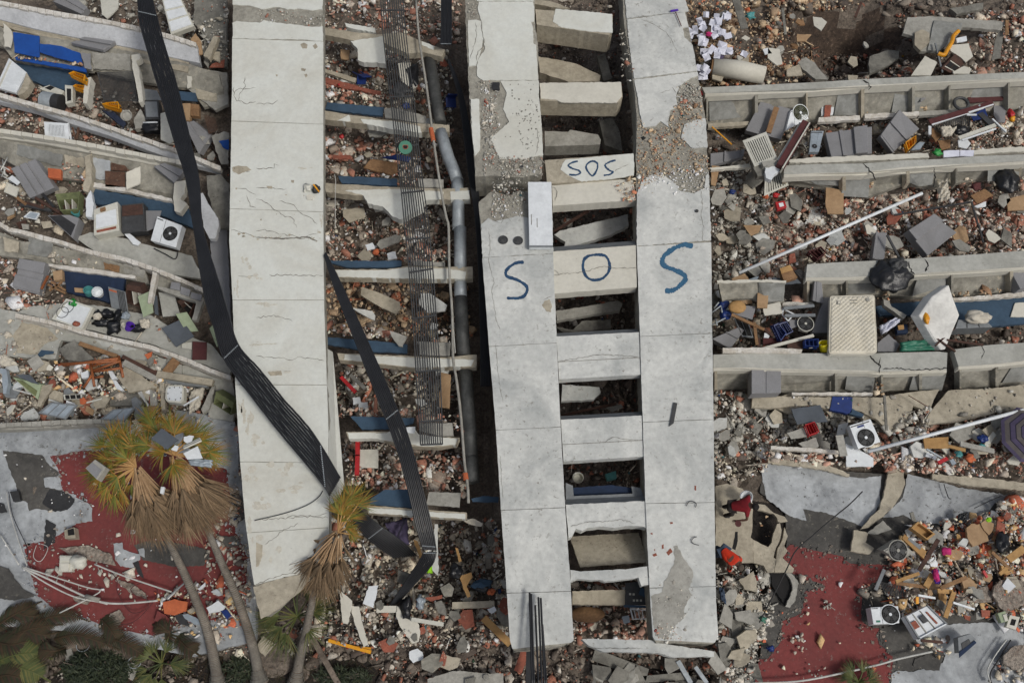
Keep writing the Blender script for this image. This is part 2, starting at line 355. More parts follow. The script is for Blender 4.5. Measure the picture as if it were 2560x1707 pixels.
# ---------------------------------------------------------------- local frame on a quad traced in the picture
class Fr:
    def __init__(s, qs, z):
        p = q(qs); z = z if isinstance(z, (list, tuple)) else [z]*4
        s.c = [P(a[0], a[1], b) for a, b in zip(p, z)]
        s.U = s.c[1]-s.c[0]; s.V = s.c[3]-s.c[0]; s.n = s.U.cross(s.V).normalized()
        if s.n.z < 0: s.n = -s.n
        s.eu = s.U.normalized(); s.ev = s.n.cross(s.eu); s.ev = s.ev if s.ev.dot(s.V) > 0 else -s.ev
        s.W = s.U.length; s.Hh = s.V.length
    def p(s, u, v, w=0):
        a, b, c, d = s.c
        return a*(1-u)*(1-v)+b*u*(1-v)+c*u*v+d*(1-u)*v+s.n*w
    def box(s, mb, u0, u1, v0, v1, w0, w1, mi=0):
        c = [s.p(u, v, w) for w in (w0, w1) for u, v in ((u0, v0), (u1, v0), (u1, v1), (u0, v1))]
        if (c[1]-c[0]).cross(c[3]-c[0]).dot(s.n) < 0: c = [c[0], c[3], c[2], c[1], c[4], c[7], c[6], c[5]]
        return mb.hexa(c, mi)
    def ring(s, mb, u, v, r0, r1, w0, w1, n=20, mi=0):
        c = s.p(u, v); P_ = lambda r, t, w: c+(s.eu*math.cos(t)+s.ev*math.sin(t))*r+s.n*w
        for k in range(n):
            t0, t1 = 2*math.pi*k/n, 2*math.pi*(k+1)/n
            if r0 <= 0: mb.face([P_(0, 0, w1), P_(r1, t0, w1), P_(r1, t1, w1)], mi)
            else: mb.face([P_(r0, t0, w1), P_(r1, t0, w1), P_(r1, t1, w1), P_(r0, t1, w1)], mi)
            mb.face([P_(r1, t0, w0), P_(r1, t1, w0), P_(r1, t1, w1), P_(r1, t0, w1)], mi)
        return mb
# ================================================================ SETTING: ground
xs = np.concatenate([[-220, -120, -60, -32], np.linspace(-24, 24, 241), [32, 60, 120, 220]])
ys = np.concatenate([[-220, -120, -60, -26], np.linspace(-17, 19, 181), [28, 60, 120, 220]])
X, Y = np.meshgrid(xs, ys); Z = H(X, Y)
fine = (np.abs(X) < 24) & (Y > -17) & (Y < 19)
rs = np.random.RandomState(3); Z = np.where(fine, Z+rs.uniform(-.04, .04, Z.shape), .05)
nx, ny = len(xs), len(ys)
vv = np.stack([X.ravel(), Y.ravel(), Z.ravel()], 1)
ii, jj = np.meshgrid(np.arange(nx-1), np.arange(ny-1)); a0 = (jj*nx+ii).ravel()
ff = np.stack([a0, a0+1, a0+nx+1, a0+nx], 1)
me = bpy.data.meshes.new('ground'); me.from_pydata(vv.tolist(), [], ff.tolist()); me.materials.append(D['ground']); me.materials.append(D['pit'])
cx_ = vv[ff].mean(1); pm = (((cx_[:, 0]-PITC.x+.3)/3.1)**2+((cx_[:, 1]-PITC.y)/2.0)**2+.5*np.sin(cx_[:, 0]*3)*np.sin(cx_[:, 1]*4) < 1).astype(np.int32); me.polygons.foreach_set('material_index', pm)
go = bpy.data.objects.new('ground', me); C.objects.link(go); finish(go, kind='structure')
# garden soil at the foot of the picture
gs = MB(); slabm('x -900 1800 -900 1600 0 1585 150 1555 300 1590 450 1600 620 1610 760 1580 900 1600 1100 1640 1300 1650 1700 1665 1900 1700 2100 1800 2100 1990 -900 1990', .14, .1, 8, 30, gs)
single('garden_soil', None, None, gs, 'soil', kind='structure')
# ================================================================ the white wall strips
def interp(pl, y):
    for (x0, y0), (x1, y1) in zip(pl, pl[1:]):
        if y0 <= y <= y1: return x0+(x1-x0)*(y-y0)/(y1-y0+1e-9)
    return pl[0][0] if y < pl[0][1] else pl[-1][0]
def panel_poly(Lp, Rp, jt, jb, gap=.7, ins=0):
    (l0, r0), (l1, r1) = jt, jb; l0 += gap; r0 += gap; l1 -= gap; r1 -= gap
    left = [(interp(Lp, l0)+ins, l0)]+[(x+ins, y) for x, y in Lp if l0+4 < y < l1-4]+[(interp(Lp, l1)+ins, l1)]
    right = [(interp(Rp, r1)-ins, r1)]+[(x-ins, y) for x, y in reversed(Rp) if r0+4 < y < r1-4]+[(interp(Rp, r0)-ins, r0)]
    return left+right
ZS = 3.2
def ragpoly(pts, z, th, amp, step, mb=None):
    mb = mb or MB(); SEED[0] += 1; pp = rag(pts, amp, step, SEED[0], z); top = [P(*p) for p in pp]
    return mb.prism(top, [p-Vector((0, 0, th)) for p in top])
def edge_poly(Lp, Rp, y0, y1, ins=1.5):
    return [(interp(Lp, y0)+ins, y0)]+[(x+ins, y) for x, y in Lp if y0 < y < y1]+[(interp(Lp, y1)+ins, y1), (interp(Rp, y1)-ins, y1)]+[(x-ins, y) for x, y in reversed(Rp) if y0 < y < y1]+[(interp(Rp, y0)-ins, y0)]
# ---- A: left strip
AL = [(581,-60),(580,200),(577,400),(573,600),(582,760),(588,960),(600,1150),(613,1300),(630,1430),(650,1540)]
AR = [(808,-60),(808,560),(810,760),(815,900),(820,1050),(822,1240),(822,1335),(790,1420),(740,1470),(690,1520),(655,1545)]
core = ragpoly(edge_poly(AL, AR, -50, 1536, 2), ZS-.03, .55, .8, 14)
parts = [('core', core, 'core')]
JA = [(-60,-60),(30,28)]; 
for jt, jb in zip([(97,104),(303,311),(522,530),(750,750),(961,962),(1154,1156),(1331,1318)], [(303,311),(522,530),(750,750),(961,962),(1154,1156),(1331,1318),(1462,1425)]):
    parts.append(('wall_panel', ragpoly(panel_poly(AL, AR, jt, jb, .75), ZS, .06, .35, 16), 'plaster'))
parts.append(('wall_panel', slabm('x 582 -60 807 -60 806 24 780 27 750 22 718 24 690 18 655 24 625 14 582 12', ZS, .06, 1.2, 8), 'plaster'))
parts.append(('wall_panel', slabm('x 581 58 592 53 617 56 650 58 660 50 692 58 735 62 780 68 807 66 807 103 760 100 581 96', ZS, .06, 1.2, 8), 'plaster'))
parts.append(('wall_panel', ragpoly([(633,1466),(720,1440),(796,1430),(786,1440),(735,1490),(690,1524),(652,1546),(640,1500)], ZS, .06, 2, 10), 'concb'))
cr = MB()
for s in ('a 1605 640 1640 615 1690 610 1760 605', 'a 1690 530 1675 570 1690 600 1650 640 1640 690 1700 715 1761 700', 'a 1605 600 1615 680 1660 710', 'b 0 1290 120 1295 210 1302',
  'b 0 1370 60 1390 130 1440 200 1490 250 1500 280 1568', 'b 160 1380 260 1410 310 1470 370 1500 420 1540', 'f 0 65 90 70 180 72 270 68 330 72 360 50 420 42', 'f 0 25 60 15 160 40 300 60',
  'e 1590 10 1660 30 1761 60', 'f 90 325 200 322 330 330 468 326', 'f 0 885 90 888 190 890 250 910 290 885 470 912', 'f 0 620 120 600 250 640', 'b 0 718 130 712 150 690', 'b 0 1160 120 1158 125 1130 160 1140',
  'j 0 445 120 438 270 430 420 420 490 400', 'j 220 415 340 415 495 430', 'j 60 615 140 560 190 510 260 490 290 465', 'a 1605 1190 1640 1170 1720 1180', 'a 1630 1290 1690 1300 1761 1340', 'a 1700 1340 1720 1420 1761 1430',
  'j 0 890 100 850 200 820 360 800', 'e 1640 330 1700 340 1760 320'): crackm(s, ZS+.003, 1.5, cr, 2.2, 6)
for s in ('f 0 67 100 71 190 73 280 69 350 60 425 90',): crackm(s, ZS+.004, 3.2, cr, 1.5, 6)
parts[0] = ('core', core, 'core', [('crack', cr, 'line')])
# small bare patches of mortar and chips on the surface
pt = MB()
for s in ('a 1600 1150 1640 1140 1700 1145 1730 1170 1690 1180 1640 1200 1600 1180', 'b 305 305 330 295 355 310 350 335 320 335', 'b 390 318 410 300 425 325 405 340', 'b 330 515 350 508 355 525 340 535',
  'b 70 1280 110 1280 115 1295 85 1300', 'f 80 990 170 980 180 1010 100 1015', 'j 0 600 45 620 40 700 20 760 0 770', 'b 135 512 150 515 148 528 138 525', 'b 240 1240 262 1240 260 1258 244 1256', 'b 310 470 345 475 335 492 312 488'): overlay(s, ZS+.006, .8, 4, .01, pt)
parts.append(('mortar_patch', pt, 'concb'))
rr = random.Random(4)
for _ in range(46):
    x = rr.uniform(590, 800); y = 592+4*math.sin(x*.05)+rr.gauss(0, 3) if rr.random() < .55 else rr.uniform(470, 590); r_ = .7+3.4*rr.random()**2.5
    overlay([(x+r_*math.cos(t)*rr.uniform(.5, 1.5), y+r_*math.sin(t)*rr.uniform(.3, .9)) for t in (0, 1, 2.1, 3.1, 4.2, 5.3)], ZS+.007, 0, 9, .009, pt)
sn = MB(); rr = random.Random(21)
for x, y, rx, ry in ((612,1050,16,38),(640,1100,22,20),(630,1190,24,26),(700,1170,34,20),(650,1260,30,28),(720,1215,40,14),(620,1330,12,30),(665,1385,26,34),(600,1010,8,24),(592,720,8,30),(612,660,14,16),(640,690,16,12),(660,760,30,6),(800,560,6,26),(660,860,40,5),(700,930,30,4),(760,420,22,6)):
    for k in range(5):
        cx, cy = x+rr.gauss(0, rx*.5), y+rr.gauss(0, ry*.5); m_ = rr.uniform(.2, .5)
        if cx-rx*m_ < interp(AL, cy)+3: cx = interp(AL, cy)+3+rx*m_
        overlay([(cx+rx*m_*math.cos(t)*rr.uniform(.5, 1.2), cy+ry*m_*math.sin(t)*rr.uniform(.5, 1.2)) for t in np.linspace(0, 5.6, 9)], ZS+.003+.0004*k, 1.6, 3, .002, sn)
parts.append(('water_stain', sn, 'stain'))
# fallen return wall on the right of the strip
sw = MB().prism([P(813,868,ZS-.25), P(832,880,2.2), P(843,1000,2.0), P(856,1160,1.9), P(861,1215,1.9), P(845,1250,2.1), P(824,1262,ZS-.25), P(822,1100,ZS-.25), P(817,960,ZS-.25)],
  [P(813,868,ZS-.25)-Vector((0,0,.5)), P(832,880,1.7), P(843,1000,1.5), P(856,1160,1.4), P(861,1215,1.4), P(845,1250,1.6), P(824,1262,ZS-.75), P(822,1100,ZS-.75), P(817,960,ZS-.75)])
parts.append(('return_wall', sw, 'plaster'))
multi('wall_strip', 'long white plastered wall strip with cracks and straight joints, left of the brick filled shaft', 'wall', parts)
# ---- B upper
b0 = slabm('x 1164 -50 1334 -50 1338 60 1345 115 1347 250 1356 382 1355 436 1300 444 1240 440 1188 441 1185 380 1177 300 1170 170 1164 60', ZS-.04, 1.3, 1.5, 8)
sp = []
for s, m in (('x 1190 -50 1334 -50 1334 3 1192 3', 'plaster'),
   ('B1 262 15 725 15 735 90 735 185 706 188 722 225 730 375 752 385 770 683 300 686 250 650 245 560 262 500 315 420 300 330 285 180 255 90', 'plaster'),
   ('B1 170 175 240 170 285 185 300 330 290 400 262 490 240 560 180 565 172 380', 'plaster'),
   ('B1 445 692 772 688 778 855 790 990 800 1100 812 1320 650 1355 440 1355 400 1260 360 1180 430 1120 520 1040 470 930 500 790', 'plaster'),
   ('B1 192 845 265 845 275 1180 270 1280 225 1330 205 1150', 'plaster')): sp.append(('wall_panel', slabm(s, ZS, .05, 1.0, 6), m))
cr = MB()
for s in ('B1 285 190 290 280 310 340 300 400 250 440 245 520', 'B1 235 190 240 300 215 420 190 500', 'B1 750 1320 770 1180 760 1100'): crackm(s, ZS+.004, 1.4, cr, 1.6, 5)
ch = MB(); rr = random.Random(5)
for _ in range(170):       # pock marks where render has flaked
    x = 1250+rr.random()*100; y = 208+rr.gauss(95, 55)
    if not (1262-((y-210)*.0) < x < 1352 and 208 < y < 392) or (x < 1290 and y > 250 and rr.random() < .8): continue
    r = rr.uniform(.8, 2.4); overlay([(x+r*math.cos(t)*rr.uniform(.6,1.2), y+r*math.sin(t)*rr.uniform(.6,1.2)) for t in (0,1.2,2.3,3.5,4.6,5.5)], ZS+.006, 0, 9, .008, ch)
sp.append(('flaked_spot', ch, 'concd'))
multi('wall_strip', 'short white wall strip with crumbled left edge and pock marks, directly above the narrower strip bearing the first letter', 'wall', [('core', b0, 'core', [('crack', cr, 'line')])]+sp)
# ---- B lower
BL = [(1197,500),(1205,640),(1222,860),(1240,1075),(1252,1270),(1265,1450),(1275,1600),(1283,1628)]
BR = [(1382,460),(1383,640),(1392,855),(1402,1070),(1413,1270),(1427,1470),(1434,1600),(1420,1612)]
core = ragpoly([(1197,505),(1230,478),(1270,490),(1300,476),(1320,484),(1381,470)]+[(x-2, y) for x, y in BR if y > 500]+[(1420,1609),(1380,1618),(1284,1626)]+[(x+2, y) for x, y in reversed(BL) if y > 510], ZS-.04, 1.0, 1, 9)
parts = []
JB = [((644),(634)),((866),(857)),((1075),(1067)),((1275),(1268)),((1482),(1477)),((1622),(1606))]
parts.append(('wall_panel', slabm('x 1203 560 1222 545 1238 553 1262 548 1290 540 1320 545 1381 540 1383 633 1300 638 1206 643', ZS, .05, 1.3, 6), 'plasterg'))
for jt, jb in zip(JB, JB[1:]): parts.append(('wall_panel', ragpoly(panel_poly(BL, BR, jt, jb, .75), ZS, .05, .45, 14), 'plasterg'))
cr = MB()
for s in ('f 1600 0 1610 120 1600 230 1640 380 1620 420 1650 620 1680 700', 'f 1650 800 1660 960 1680 1100 1700 1200', 'S 5 740 90 780 130 700 200 770', 'g 215 500 240 480 275 470', 'g 130 780 150 760 150 790', 'k 420 0 410 120',
  'j 1680 0 1690 200 1700 300'): crackm(s, ZS+.004, 1.1, cr, 1.4, 6)
L1 = MB(); stroke('S 312 1158 240 1165 170 1205 135 1255 150 1298 230 1325 310 1368 345 1412 330 1470 270 1508 145 1510', ZS+.006, 8.5, L1)
pt = MB(); overlay('g 205 530 225 500 260 490 275 540 265 580 235 570', ZS+.006, 1, 3, .01, pt)
multi('wall_strip', 'long weathered white wall strip painted with the first big blue letter S, left side of the ladder of beams', 'wall', [('core', core, 'core', [('crack', cr, 'line')]), ('painted_letter', L1, 'paint1'), ('mortar_patch', pt, 'concb')]+parts)
# ---- C
CL = [(1556,-60),(1560,20),(1567,50),(1572,110),(1585,198),(1596,252),(1602,300),(1598,380),(1590,480),(1592,620),(1600,840),(1607,1050),(1614,1260),(1624,1470),(1632,1590),(1640,1606)]
CR = [(1710,-60),(1711,0),(1722,60),(1732,112),(1744,180),(1757,250),(1765,290),(1771,400),(1776,470),(1778,600),(1780,800),(1784,1050),(1787,1300),(1790,1500),(1796,1590),(1785,1608)]
core = ragpoly([(1554,-55),(1558,20),(1560,60),(1568,110),(1578,170),(1588,240),(1592,300),(1590,380)]+[(x+1, y) for x, y in CL if y > 400]+[(x-2, y) for x, y in reversed(CR)], ZS-.05, 1.1, 1.0, 10)
parts = []
for s in ('x 1558 -60 1710 -60 1713 0 1722 28 1567 46', 'x 1568 49 1712 31 1722 68 1706 70 1712 95 1732 113 1743 177 1585 196 1572 100',
   'x 1586 200 1744 180 1746 189 1728 194 1700 215 1690 240 1694 268 1676 275 1670 305 1672 318 1652 303 1640 314 1608 318 1600 286 1596 252',
   'x 1738 300 1764 296 1769 368 1730 370 1703 345 1711 312'): parts.append(('wall_panel', slabm(s, ZS, .05, .9, 6), 'plasterg'))
parts.append(('wall_panel', slabm('x 1592 484 1603 455 1625 440 1650 432 1680 452 1700 478 1735 484 1762 470 1764 440 1772 430 1778 600 1592 615', ZS, .05, 1.2, 6), 'plasterg'))
JC = [(616,605),(841,833),(1055,1048),(1258,1255),(1469,1465),(1600,1606)]
for jt, jb in zip(JC, JC[1:]): parts.append(('wall_panel', ragpoly(panel_poly(CL, CR, jt, jb, .75), ZS, .05, .45, 14), 'plasterg'))
cr = MB()
for s in ('c 1300 1310 1310 1400 1300 1500 1320 1568', 'g 1310 0 1312 90', 'c 885 130 960 160 1060 220 1100 280 1140 370', 'S 1430 45 1530 45 1600 90', 'c 1090 620 1020 640', 'c 1100 600 1130 640'): crackm(s, ZS+.004, 1.2, cr, 1.4, 5)
L2 = MB(); stroke('S 1970 1003 1880 988 1785 1025 1700 1085 1668 1145 1700 1200 1800 1240 1878 1280 1895 1325 1840 1390 1775 1432 1695 1438', ZS+.006, 13, L2, 2.8)
gp = MB(); overlay('k 1110 630 1140 620 1175 700 1205 740 1245 800 1240 870 1215 920 1240 960 1190 1040 1180 1120 1120 1170 1060 1270 985 1240 965 1100 955 970 1030 940 1050 860 1090 800 1120 720', ZS+.008, 2, 5, .012, gp)
rs_ = MB()
for s in ('k 1060 670 1090 640 1105 665 1075 690', 'k 965 685 990 672 1000 690 975 698', 'k 1085 462 1105 460 1108 470 1092 475', 'k 950 540 965 532 968 548', 'k 1030 620 1042 612 1045 640 1032 645', 'k 975 650 985 645 985 660', 'k 1255 210 1268 212 1266 245 1256 240'): overlay(s, ZS+.008, .5, 3, .01, rs_)
multi('wall_strip', 'long weathered white wall strip painted with the last big blue letter S, right side of the ladder of beams', 'wall',
  [('core', core, 'core', [('crack', cr, 'line')]), ('painted_letter', L2, 'paint2'), ('bare_patch', gp, 'conc'), ('brick_stain', rs_, 'brick')]+parts)
# ================================================================ beams between the two strips
def beam(label, s, z, th, m='concb', skins=(), cracks=(), extra=(), r=.5, cat='beam'):
    parts = [('beam_core', slabm(s, z, th, r, 10), m)]
    for sk, sm in skins: parts.append(('plaster_skin', slabm(sk, (z if not isinstance(z, list) else z[0])+.02, .04, .8, 6), sm))
    if cracks:
        cr = MB()
        for c in cracks: crackm(c, z+.024, 1.2, cr, 1.8, 5)
        parts[0] = (*parts[0], [('crack', cr, 'line')])
    multi('concrete_beam', label, cat, parts+list(extra))
beam('thick beige beam with torn white plaster, highest rung of the ladder of beams', 'x 1338 24 1532 38 1531 78 1522 88 1342 62', 2.9, .95, skins=[('c 300 62 690 98 692 225 540 218 340 190 280 150', 'plaster')])
beam('thick beige beam with a white lump on its right end, rung above the small blue letters', 'x 1349 209 1553 206 1556 243 1545 256 1351 252', 2.9, .85, skins=[('c 190 572 750 566 755 660 720 708 340 705 300 685 200 680', 'cream')])
beam('grey beam sunk low between the wall strips just above the small blue letters', 'x 1362 328 1420 330 1425 325 1495 337 1502 350 1500 362 1362 366', 1.7, .6, 'conc')
sl_ = MB()
for s in ('S 842 170 790 182 748 212 790 242 848 260 866 285 820 305 757 300', 'S 990 166 1032 192 1030 250 986 312 940 268 922 222 948 184 992 166', 'S 1212 160 1145 180 1108 212 1148 258 1185 275 1152 300 1095 308'): stroke(s, 3.2, 4.6, sl_, 1)
beam('half plastered slab painted with small blue letters SOS, top of the closed ladder rungs', 'x 1362 401 1582 384 1586 430 1500 452 1368 459', 3.17, .5, skins=[('S 722 155 1385 92 1395 190 1390 310 1250 330 1140 345 880 368 790 330 720 290 670 250 690 200', 'plaster')],
  cracks=['S 1200 270 1260 230 1340 200'], extra=[('painted_lettering', sl_, 'paint1')])
beam('cream beam with rubble on its right end, directly below the small blue letters', 'x 1380 464 1582 447 1591 500 1382 515', 3.1, .45, 'cream', cracks=['S 600 420 640 470 620 560'])
o_ = MB(); stroke('S 1030 1084 1110 1097 1150 1165 1144 1250 1080 1318 990 1333 925 1298 893 1220 900 1140 948 1097 1034 1084', 3.156, 7.6, o_)
beam('cream beam painted with the big blue letter O, between the two painted strips', 'x 1381 629 1590 613 1592 718 1385 734', 3.15, .4, 'cream', cracks=['S 600 1285 780 1265 900 1255 1080 1200 1200 1215 1420 1215', 'S 600 1230 650 1270 665 1285'], extra=[('painted_letter', o_, 'paint1')])
for lab, y0, y1, x0, x1, jc in (('white beam with a torn crack along its middle, first rung under the letter O', 845, 948, 1391, 1598, 'g 315 920 400 905 500 885 620 868 700 875 870 885'),
   ('white beam with a small crack at its right, second rung under the letter O', 1053, 1153, 1402, 1605, 'g 640 1470 700 1435 780 1450 880 1462')):
    s = f'x {x0} {y0-4} {x1} {y0-15} {x1+4} {y1-12} {x0+7} {y1}'
    j = MB(); crackm(f'x {x0+3} {(y0+y1)/2+8} {x1+3} {(y0+y1)/2-3}', 3.154, 1.3, j, 0)
    beam(lab, s, 3.15, .35, 'plasterg', cracks=[jc], extra=[('joint', j, 'line')])
for s in ('x 1388 833 1594 822 1597 833 1391 845', 'x 1399 1040 1602 1029 1604 1040 1402 1052', 'x 1379 618 1588 602 1590 612 1381 628', 'x 1411 1249 1612 1240 1613 1251 1413 1262'):
    y = q(s)[0][1]; nm = {833: 'first', 1040: 'second', 618: 'big letter O', 1249: 'third'}[int(y)]
    single('sill', 'narrow blue grey sill strip above the '+(nm if 'letter' in nm else nm+' beam under the letter O'), 'window sill', slabm(s, [2.75, 2.75, 3.1, 3.1], .12, 0), 'grey')
beam('pale beam with broken lower edge, third rung under the letter O', 'k 370 340 920 315 928 500 895 490 780 488 700 500 600 490 520 500 480 520 440 505 410 560 390 570', 3.15, .5, 'plasterg', cracks=['k 400 490 520 460 640 460 740 440 850 470'], r=1)
beam('thin broken white beam with torn underside, fourth rung under the letter O', 'k 400 790 470 800 640 790 780 785 930 765 945 890 890 900 870 840 810 850 760 855 640 870 600 855 540 860 450 850 400 875', 3.15, .35, 'plasterg', r=1)
beam('bottom white beam joining the feet of the two painted strips', 'k 480 1265 700 1265 960 1272 1000 1290 1390 1350 1390 1385 1110 1390 1000 1360 620 1350 530 1310', 2.9, .5, 'plasterg', cracks=['k 540 1325 900 1330'], r=1.2)
single('ceiling_slab', 'beige sloping ceiling slab seen in the opening under the third rung', 'slab', slabm('k 395 560 870 535 935 735 470 770', [2.0, 2.0, 2.6, 2.6], .12, 1), 'concb')
single('floor_board', 'slate blue floor panel inside grey frame above the third rung', 'floor panel', slabm('k 420 225 680 205 820 225 830 262 425 280', 2.5, .05, .6), 'dblue')
single('opening_surround', 'grey blue frame around the small blue panel between the strips', 'window frame', slabm('k 370 190 418 210 425 282 830 265 820 215 885 225 905 285 370 312', 2.7, .1, .4), 'grey')
# things fallen into the openings between the strips
for lab, s, z, th, m in (('beige diagonal beam leaning in the second opening from the top', 'c 180 390 250 400 440 440 610 520 600 560 390 565 190 500', 1.6, .4, 'concb'),
  ('small grey post standing in the second opening from the top', 'c 585 385 640 370 690 540 630 560', 1.3, .3, 'concd'),
  ('beige timber at the very top between the two strips', 'c 150 0 250 5 400 60 340 62 150 30', 1.8, .4, 'concb'),
  ('flat white slab with a ragged end lying in the opening above the big letter O', 'S 665 850 1020 765 1130 740 1330 690 1340 800 1140 900 700 1030 720 960 610 890', 1.3, .2, 'plasterg'),
  ('tiled grey slab lying in the opening below the big letter O', 'g 300 570 560 530 730 500 760 520 740 570 520 600 310 640', 1.1, .2, 'conc'),
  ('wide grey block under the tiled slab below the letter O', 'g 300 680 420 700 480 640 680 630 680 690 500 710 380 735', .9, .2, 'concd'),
  ('white slab lying in the second opening below the letter O', 'g 345 1075 600 1095 610 1130 560 1180 340 1190', 1.2, .2, 'plasterg'),
  ('small pale plate in the second opening below the letter O', 'g 650 1235 750 1210 765 1230 690 1260', .9, .1, 'conc'),
  ('beige ledge in the lowest opening left of the dark board', 'k 415 935 780 925 775 1030 415 1025', 1.9, .3, 'concb'),
  ('grey beam end in the opening above the small letters', 'c 600 830 690 810 740 900 760 1040 640 1000', 1.2, .4, 'concd')): slab('fallen_slab', lab, 'slab', s, z, th, m, 1, 8)
single('timber_pole', 'thin dark timber lying across the second opening below the letter O', 'pole', MB().bar(P(*q('g 340 1290')[0], .9), P(*q('g 715 1208')[0], 1.2), .07, .07), 'dwood')
single('timber_pole', 'dark timber lying slantwise in the opening above the big letter O', 'pole', MB().bar(P(*q('S 610 860')[0], .9), P(*q('S 1000 620')[0], 1.3), .09, .09), 'dwood')
# ================================================================ left storeys
def wallbit(name, label, cat, s, z, m, th=.12, r=1, **k): return single(name, label, cat, slabm(s, z, th, r, 9), m, **k)
def parapet(label, top, bot, z, drop, m1, m2, r=.8, cracks=()):
    """a long toppled parapet: light top strip plus sloping outer face. top/bot: pixel lists left to right"""
    t, b = q(top), q(bot); n = len(t); mb = MB(); th = .28
    for i in range(n-1):
        a0, a1 = P(*t[i], z), P(*t[i+1], z); b0, b1 = P(*b[i], z-drop), P(*b[i+1], z-drop); d = Vector((0, 0, -th))
        mb.hexa([a0+d, b0+d, b1+d, a1+d, a0, b0, b1, a1])
    e = MB()
    for i in range(n-1):
        for j in range(4):
            u0, u1 = j/4, (j+1)/4-.012; f = lambda p, r_, u: (p[i][0]+(p[i+1][0]-p[i][0])*u, p[i][1]+(p[i+1][1]-p[i][1])*u)
            a0, a1 = f(t, 0, u0), f(t, 0, u1); hgt = 9+R.uniform(-1.5, 1.5); h2 = 9+R.uniform(-1.5, 1.5)
            tp = [P(a0[0], a0[1]-2, z+.04), P(a1[0], a1[1]-2, z+.04), P(a1[0], a1[1]+h2, z+.02), P(a0[0], a0[1]+hgt, z+.02)]
            e.prism(tp, [p-Vector((0, 0, .22)) for p in tp])
    parts = [('face', mb, m1), ('coping', e, m2)]
    if cracks:
        cr = MB()
        for c in cracks: crackm(c, z+.05, 2.4, cr, 2, 5)
        parts.append(('crack', cr, 'line'))
    multi('parapet', label, 'parapet', parts)
parapet('topmost pale parapet on the left, above the bright blue wall', 'a -60 5 0 12 260 60 480 100 700 135 960 190 1200 250 1350 300', 'a -60 120 0 135 240 200 500 255 700 290 980 345 1180 395 1375 435', 1.7, .35, 'beam', 'edge')
parapet('second pale parapet on the left, sloping down right below the yellow crates', 'a -60 620 0 645 240 715 480 780 760 870 1050 970 1250 1040 1520 1150', 'a -60 680 0 700 240 760 480 850 740 930 1030 1040 1230 1110 1500 1175', 1.6, .3, 'beam', 'edge')
parapet('third pale parapet on the left, under the white louvred panel', 'a -60 880 0 890 300 935 600 985 860 1035 1060 1075 1260 1110 1330 1130', 'a -60 945 0 950 300 990 600 1050 830 1090 1030 1130 1250 1160 1300 1180', 1.5, .3, 'cream', 'cream')
parapet('narrow white parapet curving down below the washing machine and fan unit', 'e -60 -75 60 0 180 25 420 90 640 160 860 205 1050 270 1250 350 1420 430', 'e -60 -40 50 22 170 60 400 115 620 190 850 240 1040 300 1220 375 1410 455', 1.3, .2, 'edge', 'edge')
parapet('narrow white parapet below the purple bucket and black bin bags', 'e 105 590 330 635 560 700 800 760 1040 810 1290 900 1450 970 1590 1020', 'e 100 615 310 670 560 730 790 785 1020 840 1270 930 1430 1000 1580 1045', 1.2, .2, 'edge', 'edge')
parapet('lowest pale parapet on the left, along the top of the silver roof', 'e -60 1350 150 1340 420 1325 640 1318 880 1320', 'e -60 1392 150 1385 400 1370 620 1358 850 1350', 1.5, .2, 'conc', 'conc')
